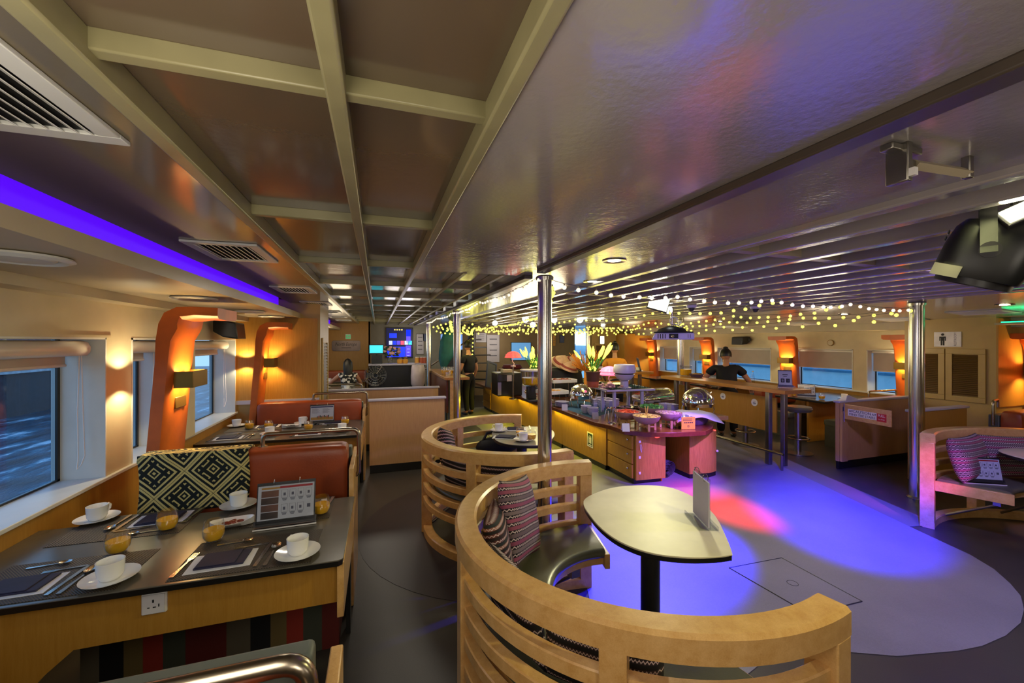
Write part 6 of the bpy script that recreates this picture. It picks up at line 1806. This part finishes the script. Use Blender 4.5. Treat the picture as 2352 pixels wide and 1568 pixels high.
def downlight(label, p, r=.055, col='glow_white'):
    t = thing('downlight', label, 'lamp', p, 0, 'recessed downlights')
    MB().mat('steel').lathe([(r * .75, -.001), (r, -.003), (r * 1.35, -.006), (r * 1.4, -.0005)], 24, cap0=False, cap1=False).build('trim_ring', t)
    MB().mat(col).lathe([(r * .74, -.003), (.001, -.0035)], 20, cap0=False).build('lens', t, smooth=0)
DL = []
for k, (u, v, z) in enumerate(((1411, 598, 2.26), (1360, 646, 2.26), (1075, 717, 2.26), (1058, 731, 2.26))):
    p = at(u, v, z=z); DL.append(p)
    downlight('small lit downlight in the gloss ceiling, ' + ['right of the nearest chrome post', 'second along', 'far off by the second chrome post', 'farthest'][k], p)
for k, (u, v) in enumerate(((2308, 680), (1940, 703), (1655, 731))):
    dx = at(u, v, D=1); x = 6.4; D_ = x / dx.x
    zz = 2.20 - (x - 5.4) * .15 / 2.6; p = at(u, v, X=x)
    downlight('small lit downlight in the sloping right ceiling, ' + ['nearest', 'middle one', 'farthest'][k], (p.x, p.y, zz))
# projector
p = at(1543, 772, D=5.6)
t = thing('projector', 'white-fronted projector hanging from the ceiling on a short pole', 'projector', (p.x, p.y, p.z), -.60)
MB().mat('acrylic_white').loft([[(-.27, -.12, -.045), (.27, -.12, -.045), (.27, -.12, .045), (-.22, -.12, .045)], [(-.22, .26, -.045), (.26, .26, -.045), (.26, .26, .045), (-.2, .26, .045)]]).build('housing', t, bevel=.012)
MB().mat('black_plastic').box(-.24, .26, -.11, .25, .045, .062).build('top_shell', t, bevel=.008)
MB().mat('ink_black').box(-.045, .07, -.123, -.12, -.03, .032).build('front_window', t, smooth=0)
MB().mat('chrome').lathe([(.022, 0), (.018, .004), (.001, .006)], 18, M=rotM((.0, -.123, 0), rx=PI / 2)).build('lens', t)
v_ = MB().mat('dark_plastic')
for k in range(4): v_.box(-.19 + .03 * k, -.178 + .03 * k, -.1215, -.12, -.03, .03)
for k in range(2): v_.box(.19 + .025 * k, .196 + .025 * k, -.1215, -.12, -.025, .025)
v_.build('side_vents', t, smooth=0)
MB().mat('black_plastic').lathe([(.2, .06), (.17, .10), (.08, .13), (.04, .14)], 24).build('mount_dome', t)
MB().mat('tube_metal').lathe([(.02, .13), (.02, cz(p.x) - .092 - p.z)], 14).build('pole', t)
MB().mat('white_rim').tube([(.02 + .05 * cos(a * PI / 8), -.05, .21 + .05 * sin(a * PI / 8)) for a in range(14)] + [(.12, -.06, .12)], .007, 6).build('cable_loop', t)
# white flood panels
def flood(label, p, w, h, M):
    t = thing('flood_light', label, 'lamp', p)
    Q = Matrix.Translation(p) @ M
    MB().mat('dark_plastic').box(-w / 2 - .012, w / 2 + .012, .006, .04, -h / 2 - .012, h / 2 + .012, Q).build('housing', t, world=True, bevel=.004)
    MB().mat('glow_flood').box(-w / 2, w / 2, 0, .006, -h / 2, h / 2, Q).build('lit_panel', t, world=True, smooth=0)
    return t
pf = at(1513, 696, D=5.0)
t = flood('bright yellow-white flood light hanging above the projector', pf, .22, .16, Matrix.Rotation(-.6, 4, 'Z') @ Matrix.Rotation(.3, 4, 'Y') @ Matrix.Rotation(-.35, 4, 'X'))
MB().mat('dark_plastic').tube([pf + Vector((.03, .06, .05)), Vector((pf.x + .05, pf.y + .08, cz(pf.x) - .07))], .012, 8).build('bracket', t, world=True)
pf2 = at(2350, 480, D=1.48)
t = flood('bright flood light cut by the right edge, above the black stage lamp', pf2, .10, .055, Matrix.Rotation(-.9, 4, 'Z') @ Matrix.Rotation(-.45, 4, 'Y') @ Matrix.Rotation(-.5, 4, 'X'))
MB().mat('dark_plastic').tube([pf2 + Vector((.03, .03, .02)), Vector((pf2.x + .04, pf2.y + .04, 2.29))], .012, 8).build('bracket', t, world=True)
# black stage lamp
pc = at(2268, 585, D=1.62)
t = thing('stage_lamp', 'black stage lamp in a yoke hanging at the right edge', 'lamp', pc)
ax = Vector((-.62, .35, -.55)).normalized()
rgt = Vector((cos(TH), -sin(TH), 0))
ax = (rgt * -.48 + Vector((0, 0, -.86)) * 1.0).normalized()
vw = (pc - Vector((0, 0, EYE))).normalized(); ax = (ax - vw * (ax.dot(vw) + .06)).normalized()
side = (vw - ax * vw.dot(ax)).normalized(); up_ = ax.cross(side)
M = basis(pc, side, up_, ax)
MB().mat('black_plastic').loft([[(r * math.copysign(abs(cos(a * PI / 16)) ** .45, cos(a * PI / 16)), r * math.copysign(abs(sin(a * PI / 16)) ** .45, sin(a * PI / 16)), z) for a in range(32)] for r, z in ((.07, -.125), (.105, -.115), (.122, -.085), (.13, -.02), (.13, .06), (.12, .10))], M=M).build('body', t, world=True, smooth=25)
MB().mat('dark_plastic').lathe([(.112, .095), (.112, .125), (.10, .125), (.10, .10)], 24, M=M, cap0=False, cap1=False).build('front_ring', t, world=True)
MB().mat('far_grey').box(-.136, -.130, -.125, -.045, .065, .11, M).build('front_flap', t, world=True, smooth=0)
MB().mat('dark_plastic').lathe([(.03, 0), (.03, .01)], 18, M=M @ Matrix.Translation((-.135, 0, -.01)) @ Matrix.Rotation(-PI / 2, 4, 'Y')).build('yoke_knob', t, world=True)
b = MB().mat('dark_plastic').box(-.04, .02, -.1375, -.134, -.07, -.055, M).box(-.04, .02, -.1375, -.134, -.045, -.03, M)
b.build('cooling_slots', t, world=True, smooth=0)
tp = Vector((pc.x, pc.y, 2.33)); yk = MB().mat('black_plastic')
for s in (-1, 1):
    e = pc + side * (.148 * s); q = Vector((tp.x + side.x * .10 * s, tp.y + side.y * .10 * s, 2.295))
    d_ = (q - e).normalized(); w_ = d_.cross(side).normalized() * .022
    yk.loft([[e - w_ - side * .004, e + w_ - side * .004, e + w_ + side * .004, e - w_ + side * .004], [q - w_ - side * .004, q + w_ - side * .004, q + w_ + side * .004, q - w_ + side * .004]])
a0_, a1_ = (Vector((tp.x + side.x * .10 * s, tp.y + side.y * .10 * s, 2.295)) for s in (-1, 1))
yk.tube([a0_, a1_], .016, 8).tube([Vector((tp.x, tp.y, 2.295)), Vector((tp.x, tp.y, 2.335))], .018, 8)
yk.build('yoke', t, world=True)
MB().mat('black_plastic').tube([Vector((tp.x, tp.y, 2.25)), Vector((tp.x + .06, tp.y + .03, 2.23)), Vector((tp.x + .1, tp.y + .02, 2.2)), pc + Vector((.09, .02, .06))], .006, 6).build('cable', t, world=True)
# pale bar bracket on the ceiling
pb = at(2160, 388, z=2.20)
t = thing('ceiling_bracket', 'pale lit bar on a dark steel bracket under the ceiling, left of the stage lamp', 'bracket', pb)
q0, q1 = at(2098, 378, z=2.215), at(2222, 398, z=2.215)
MB().mat('soffit_cream').tube([q0, q1], .014, 4).build('bar', t, world=True, smooth=0)
MB().mat('steel_dull').box(q0.x - .06, q0.x - .04, q0.y - .02, q0.y + .03, 2.16, 2.262).box(q0.x - .1, q0.x + .02, q0.y - .01, q0.y + .02, 2.24, 2.258).box(q0.x - .045, q0.x, q0.y - .006, q0.y + .006, 2.205, 2.225).build('mount_plate', t, world=True, bevel=.003)
MB().mat('steel_dull').box(q1.x - .01, q1.x + .01, q1.y - .01, q1.y + .01, 2.2, 2.262).build('hanger', t, world=True, bevel=.003)
MB().mat('white_rim').cbox((q0.x - .05, q0.y - .026, 2.18), (.014, .012, .02)).build('bolt', t, world=True)
# ceiling camera and small white boxes
for k, (u, v) in enumerate(((1735, 694), (1588, 690))):
    p = at(u, v, D=5.3)
    t = thing('ceiling_sensor', ['white dome sensor under the ceiling right of the projector', 'dome camera under the ceiling above the projector'][k], 'sensor', (p.x, p.y, cz(p.x) - .095))
    MB().mat('acrylic_white').lathe([(.06, -.03), (.065, 0)], 20).build('base', t)
    MB().mat('dark_plastic').ball((0, 0, -.035), .042, 14, 8).build('dome', t)
for k, (u, v) in enumerate(((1919, 660), (1976, 667))):
    p = at(u, v, D=4.6)
    tag(MB().mat('white_rim').cbox((p.x, p.y, p.z), (.07, .05, .06)).box(p.x - .005, p.x + .005, p.y - .005, p.y + .005, p.z + .03, cz(p.x) - .09).build('junction_box', bevel=.004), 'small white junction box hanging under the joists, ' + ['left one', 'right one'][k], 'box', 'junction boxes')
# glowing globe lamps far back
for k, (u, v, r) in enumerate(((1137, 742, .055), (1207, 733, .07), (1224, 746, .06), (1273, 735, .06), (1319, 716, .075), (1332, 734, .065), (1374, 709, .075), (1376, 727, .065), (1536, 712, .05))):
    D_ = 8.6 if k < 8 else 5.6
    p = at(u, v, D=D_)
    t = thing('globe_pendant', 'glowing white globe lamp hanging far back, %s' % ['leftmost', 'second from left', 'third from left', 'just right of the nearest chrome post', 'upper left of the right-hand group', 'lower left of the right-hand group', 'upper right of the right-hand group', 'lower right of the right-hand group', 'beside the flood light'][k], 'lamp', p, 0, 'globe lamps')
    MB().mat('glow_globe').ball((0, 0, 0), r, 16, 10).build('globe', t)
    MB().mat('dark_plastic').lathe([(.02, r * .95), (.02, r + .03)], 10).build('socket', t)
    MB().mat('dark_plastic').tube([(0, 0, r + .02), (0, 0, max(r + .05, 2.26 - p.z))], .004, 5).build('cord', t)
# blue menu boards far back
for k, (u, v, w, h, m) in enumerate(((1425, 716, .28, .2, 'screen_sea'), (1393, 716, .2, .18, 'print_blue'), (1308, 725, .16, .2, 'print_blue'))):
    p = at(u, v, D=9.4)
    M = Matrix.Translation(p) @ Matrix.Rotation(-.3, 4, 'Z')
    o = MB().mat('dark_plastic').box(-w / 2, w / 2, 0, .02, -h / 2, h / 2, M).mat(m).box(-w / 2 + .01, w / 2 - .01, -.003, 0, -h / 2 + .01, h / 2 - .01, M).mat('dark_plastic').box(-.01, .01, 0, .02, h / 2, 2.3 - p.z, M).build('menu_board', smooth=0)
    tag(o, 'blue hanging menu board far back under the ceiling, ' + ['rightmost', 'middle', 'leftmost'][k], 'board', 'hanging boards')
# ---------------------------------------------------------------- fairy lights
bulb_me = {}
def fairy(label, pts, spacing=.13, sag=.06, m='glow_bulb', r=.017, drop=.03, drops=None, limit=98):
    t = thing('string_lights', label, 'string lights', pts[0], 0, 'fairy light strings')
    base = Vector(pts[0]); P_ = []
    for a, b in zip(pts[:-1], pts[1:]):
        a, b = Vector(a), Vector(b); L = (b - a).length; n = max(2, int(L / spacing))
        for i in range(n):
            s = i / n; q = a.lerp(b, s); q.z -= sag * 4 * s * (1 - s) + .012 * random.random(); P_.append(q)
    P_.append(Vector(pts[-1]))
    MB().mat('dark_plastic').tube([q - base for q in P_], .0022, 4).build('wire', t)
    if m not in bulb_me:
        o = MB().mat(m).ball((0, 0, -.03), .017, 9, 6).mat('soffit_cream').tube([(0, 0, -.016), (0, 0, 0)], .006, 6).build('bulb', t)
        bulb_me[m] = o; first = o
    else: first = None
    for i, q in enumerate(P_[:limit]):
        if i == 0 and first is not None: o = first
        else: o = bulb_me[m].copy(); COL.objects.link(o); o.parent = t
        dz = 0
        if drops and i % 2: dz = drops
        o.location = q - base + Vector((random.uniform(-.01, .01), random.uniform(-.01, .01), -dz)); o.scale = (r / .017,) * 3
zt2 = 2.215
fairy('string of small white bulbs along the ceiling edge left of the nearest chrome post', [(1.12, 2.78, 2.225), (1.12, 4.6, 2.225), (1.12, 6.4, 2.225), (1.12, 8.2, 2.23), (1.12, 10, 2.23)], .12, .03, 'glow_bulb_white', .013)
fairy('string of bulbs swagged between the nearest chrome post and the right chrome post', [(1.2, 2.8, 2.215), (2.4, 2.83, 2.16), (3.5, 2.88, 2.175), (4.6, 2.9, 2.16), (5.70, 2.93, 2.15)], .13, .04, 'glow_bulb_white')
fairy('string of yellow bulbs receding from the right chrome post to the projector post', [(5.66, 2.95, 2.13), (5.70, 4.2, 2.12), (5.72, 5.5, 2.12), (5.74, 6.7, 2.10)], .17, .03, 'glow_bulb', .02)
fairy('string of yellow bulbs hanging low between the right chrome post and the projector post', [(5.50, 3.0, 2.08), (5.55, 4.3, 2.05), (5.6, 5.5, 2.04), (5.65, 6.7, 2.0)], .19, .03, 'glow_bulb', .02, drops=.045)
fairy('string of yellow bulbs running from the nearest chrome post to the far dance floor', [(1.26, 2.85, 2.19), (1.9, 4.4, 2.15), (2.3, 6.2, 2.14), (2.5, 8.5, 2.13), (2.4, 10.4, 2.13)], .13, .04)
fairy('string of yellow bulbs running back from the flood light', [(3.55, 2.9, 2.15), (3.4, 4.3, 2.16), (3.0, 5.9, 2.14), (2.6, 7.6, 2.12)], .13, .06)
fairy('string of yellow bulbs running back over the projector', [(4.6, 3.0, 2.14), (4.65, 4.4, 2.13), (4.4, 5.9, 2.1), (4.2, 7.6, 2.08)], .13, .05)
fairy('knot of yellow bulbs around the projector post', [(5.68, 6.6, 2.12), (5.5, 6.5, 2.04), (5.72, 6.55, 1.98), (5.9, 6.7, 2.05), (5.6, 6.8, 2.1), (5.78, 6.6, 2.0)], .06, 0)
for k, y in enumerate((6.7, 7.3, 7.9, 8.5, 9.1, 9.7)):
    fairy('row of yellow bulbs strung across the far ceiling, ' + ['nearest row', 'second row', 'third row', 'fourth row', 'fifth row', 'farthest row'][k],
          [(1.25, y, 2.13), (2.3, y + .1, 2.08), (3.4, y, 2.09), (4.5, y + .1, 2.07), (5.65, y, 2.09)], .13 if k < 2 else .11, .05, 'glow_bulb', .017 + .001 * k, drops=.09 if k in (0, 1, 3) else None)
fairy('string of yellow bulbs climbing the dark stair post', [(2.62, 11.6, .75), (2.6, 11.55, 1.3), (2.62, 11.6, 2.1)], .11, 0, 'glow_bulb', .022)
fairy('loose loops of yellow bulbs by the stair and the second chrome post', [(1.25, 7.4, 2.15), (1.6, 9.2, 2.02), (2.1, 9.4, 2.06), (2.5, 11.3, 2.02), (2.0, 9.6, 2.0), (1.3, 9.5, 2.02)], .09, .04, 'glow_bulb', .02)
# ================================================================ FAR END THINGS
t = thing('spiral_stair', 'dark spiral stair with wedge treads at the far end', 'stairs', (2.75, 12.2, 0))
MB().mat('black_plastic').lathe([(.06, .004), (.06, 2.3)], 18).build('centre_post', t)
for k in range(8):
    a = -.9 + k * .33; z = .35 + .24 * k
    MB().mat('dark_plastic').prism([(.05 * cos(a - .5), .05 * sin(a - .5)), (.62 * cos(a - .2), .62 * sin(a - .2)), (.62 * cos(a + .2), .62 * sin(a + .2)), (.05 * cos(a + .5), .05 * sin(a + .5))], z, z + .035).build('tread', t, smooth=0)
MB().mat('floor_black').box(2.52, 2.66, 11.7, 11.84, .004, 2.3, Matrix.Translation((-2.75, -12.2, 0))).build('side_post', t)
MB().mat('tube_metal').tube([(-1.45, -.3, .95), (-.1, -.6, 1.9)], .022, 8).build('stair_rail', t)
t = thing('sea_screen', 'bright blue display screen behind the glowing yellow flowers', 'screen', (4.0, 12.95, 1.5))
pq = at(1197, 806, Y=12.968)
MB().mat('dark_plastic').box(-.36, .36, .0, .03, -.32, .30, Matrix.Translation(pq)).build('housing', t, world=True)
MB().mat('screen_sea').box(-.34, .34, -.004, 0, -.30, .28, Matrix.Translation(pq)).build('screen', t, world=True, smooth=0)
for k, (u, v, w, h, m, lab) in enumerate(((1133, 800, .42, .9, 'card_grey', 'pale poster board with dark panels left of the coffee machine'), (1105, 775, .35, .3, 'card_grey', 'small pale notice behind the spiral stair'), (965, 790, .22, .62, 'card_grey', 'pale menu sheet right of the television'), (975, 775, .09, .22, 'print_blue', 'small blue notice right of the television'),
                                       (1291, 778, .16, .26, 'print_blue', 'small blue poster behind the straw hats'), (1273, 780, .1, .42, 'print_orange', 'tall tan poster behind the straw hats'))):
    p = at(u, v, Y=12.978)
    o = MB().mat('dark_plastic').box(-w / 2 - .01, w / 2 + .01, .004, .02, -h / 2 - .01, h / 2 + .01, Matrix.Translation(p)).mat(m).box(-w / 2, w / 2, 0, .004, -h / 2, h / 2, Matrix.Translation(p)).mat('print_ink')
    for i in range(4): o.box(-w * .3, w * .3, -.002, 0, h * (.32 - .2 * i), h * (.36 - .2 * i), Matrix.Translation(p))
    tag(o.build('poster', smooth=0), lab, 'poster', 'far posters')
for k, u in enumerate((1022, 1066)):
    p = at(u, 785, Y=13.05)
    o = thing('port_window', 'bright blue far window seen beside the second chrome post, ' + ['left', 'right'][k], 'window', p)
    MB().mat('white_rim').box(-.2, .2, -.02, .02, -.27, .27, Matrix.Translation(p)).build('frame', o, world=True, bevel=.02)
    MB().mat('sky_panel').box(-.17, .17, -.026, -.02, -.24, .24, Matrix.Translation(p)).build('pane', o, world=True, smooth=0)
p = at(1441, 785, D=12.3)
o = MB().mat('dark_plastic').box(-.08, .08, 0, .03, -.13, .13, Matrix.Translation((6.95, 11.74, 1.80))).mat('glow_white').box(-.07, .07, -.005, 0, -.12, .12, Matrix.Translation((6.95, 11.74, 1.80))).build('lit_sign', smooth=0)
tag(o, 'small lit white sign above the distant louvred doors', 'sign')
t = thing('stair_cushion', 'dark red seat pad near the far stair', 'cushion', (3.75, 11.4, .95))
MB().mat('maroon').lathe([(.25, 0), (.3, .04), (.25, .12), (0.001, .13)], 20).build('pad', t)
tag(MB().mat('far_beige').box(3.42, 4.2, 11.2, 11.7, .004, .949).build('low_cabinet', bevel=.01), 'plain beige low cabinet behind the buffet at the far end', 'cabinet')
o = MB().mat('white_rim').prism([(5.0 - .02, 2.46), (5.0, 2.46)] if False else [(4.86, 2.47), (4.92, 2.5), (4.90, 2.53), (4.85, 2.5)], .80, .84).build('tag_sticker', smooth=0)
bpy.data.objects.remove(o)
ang = D(112); M = Matrix.Translation((SCc[0], SCc[1], 0)) @ Matrix.Rotation(ang, 4, 'Z')
t = thing('shield_badge', 'small white shield badge on the top of the pink-lit end post at the right', 'badge', M @ Vector((1.0, 0, .8)))
MB().mat('white_rim').prism([(-.03, .03), (.03, .03), (.03, -.01), (.0, -.045), (-.03, -.01)], .0005, .003, M @ Matrix.Translation((1.05, -.045, .84)) @ Matrix.Rotation(PI / 2, 4, 'Z') @ Matrix.Rotation(PI / 2, 4, 'X')).build('shield', t, world=True, smooth=0)
MB().mat('print_blue').prism([(-.012, .015), (.012, .015), (.0, -.02)], .003, .004, M @ Matrix.Translation((1.05, -.045, .84)) @ Matrix.Rotation(PI / 2, 4, 'Z') @ Matrix.Rotation(PI / 2, 4, 'X')).build('emblem', t, world=True, smooth=0)
# ================================================================ LIGHT AND CAMERA
def area(loc, target, col, power, size, name='lamp', shape=None, sy=None, spread=None):
    o = lamp_light('AREA', loc, col, power, size, name=name)
    if shape: o.data.shape = shape
    if sy: o.data.size_y = sy
    if spread: o.data.spread = spread
    aim(o, target); return o
def spot(loc, target, col, power, ang, blend=.5, size=.04, name='spot'):
    o = lamp_light('SPOT', loc, col, power, size, spot=ang, blend=blend, name=name)
    aim(o, target); return o
WARM = (1, .80, .52); NEUT = (1, .90, .74)
# added fill lights with no fixtures, some behind the viewer
for x, y, z, p, c in ((.7, -1.0, 1.75, 42, NEUT), (-.45, .35, 1.7, 30, NEUT), (-.9, 9.9, 1.8, 14, WARM), (.5, 10.4, 1.8, 10, NEUT),
                      (3.4, -1.6, 1.8, 20, NEUT), (2.9, 6.8, 1.8, 18, WARM), (3.4, 9.4, 1.75, 22, WARM), (6.6, .4, 1.7, 14, WARM), (6.6, 4.6, 1.65, 16, WARM), (6.6, 7.4, 1.65, 18, WARM), (6.8, 10.0, 1.6, 18, WARM), (3.6, 12.2, 1.8, 16, NEUT), (1.0, 12.3, 1.8, 8, NEUT)):
    lamp_light('POINT', (x, y, z), c, p, .34, name='fill_light')
for x, y, p in ((-.3, 4.2, 9), (.7, 5.2, 9), (.1, 8.0, 13), (3.2, 5.5, 15)):
    area((x, y, 2.2), (x, y, 0), NEUT, p, .3, 'fill_light')
# flood panels
d1 = spot((pf.x - .06, pf.y - .08, pf.z - .05), (2.6, 3.2, .6), (1, .95, .55), 130, 2.2, .8, .09, 'flood_beam')
d2 = spot((pf2.x - .05, pf2.y + .03, pf2.z - .02), (1.2, 1.5, .8), (1, .95, .42), 75, 1.5, .8, .06, 'flood_beam')
# stage lamps: blue and red pools on the dance floor
BL = (.004, .002, 1.0)
spot((4.7, 3.5, 2.1), (2.05, 2.9, 0), BL, 9000, .52, .9, .05, 'stage_blue')
spot((pc.x - .06, pc.y + .03, pc.z - .14), (4.35, 2.85, 0), BL, 6500, .54, .9, .05, 'stage_blue')
spot((3.4, .2, 2.2), (3.5, 3.42, 0), (1, .0, .004), 6500, .24, 1, .05, 'stage_red')
spot((3.7, 2.3, 2.1), (3.6, 4.3, .15), (.28, .09, 1), 1300, .55, .8, .05, 'stage_pink')
spot((3.6, .3, 2.1), (4.95, 2.5, .45), (.75, .12, 1), 650, .2, .8, .05, 'stage_pink')
spot((3.6, 1.2, 2.2), (3.6, 2.6, 0), (.40, .32, 1), 150, 2.4, .6, .12, 'violet_fill')  # added wide violet fill over the dance floor, no fixture there
# yellow strips under the buffet edge
for y in (5.6, 7.2, 8.8):
    o = lamp_light('AREA', (leftx(y) - .07, y, zt_ - .012), (1, .85, .05), 7, .04, name='strip_glow'); o.data.shape = 'RECTANGLE'; o.data.size = .04; o.data.size_y = 1.5
    o.rotation_euler = (0, .45, 0)
o = lamp_light('AREA', (7.45, 1.8, 2.0), (.02, 1, .4), 1.2, .05, name='cove_glow'); o.data.shape = 'RECTANGLE'; o.data.size_y = 2; o.rotation_euler = (PI, 0, 0)
# fairy-light glow
for x, y, p in ((3.4, 8.2, 16), (2.0, 9.6, 12), (4.9, 6.9, 10), (3.2, 5.2, 7)):
    lamp_light('POINT', (x, y, 1.7), (1, .9, .25), p, .3, name='fairy_glow')
# dusk sky outside
w = bpy.data.worlds.new('dusk'); scene.world = w; w.use_nodes = True
nt = w.node_tree; bg = nt.nodes['Background']
tc = nt.nodes.new('ShaderNodeTexCoord'); sp = nt.nodes.new('ShaderNodeSeparateXYZ'); cr = nt.nodes.new('ShaderNodeValToRGB')
nt.links.new(tc.outputs['Generated'], sp.inputs[0]); nt.links.new(sp.outputs[2], cr.inputs[0]); nt.links.new(cr.outputs[0], bg.inputs[0])
cr.color_ramp.elements[0].position = 0; cr.color_ramp.elements[0].color = (.36, .54, .72, 1)
cr.color_ramp.elements[1].position = .6; cr.color_ramp.elements[1].color = (.12, .26, .5, 1)
bg.inputs['Strength'].default_value = 2.8
# camera
cd = bpy.data.cameras.new('camera'); cam = bpy.data.objects.new('camera', cd); COL.objects.link(cam)
cd.sensor_width = 36; cd.lens = 36 * F / 2352; cd.clip_start = .02; cd.clip_end = 200
cam.location = (0, 0, EYE); cam.rotation_euler = (PI / 2, 0, -TH)
scene.camera = cam
vs = scene.view_settings
vs.view_transform = 'Standard'; vs.look = 'None'; vs.exposure = 0.0; vs.gamma = 1.0; vs.use_curve_mapping = False
scene.cycles.use_denoising = True
scene.cycles.sample_clamp_indirect = 4
scene.cycles.caustics_reflective = False; scene.cycles.caustics_refractive = False
scene.cycles.transparent_max_bounces = 16
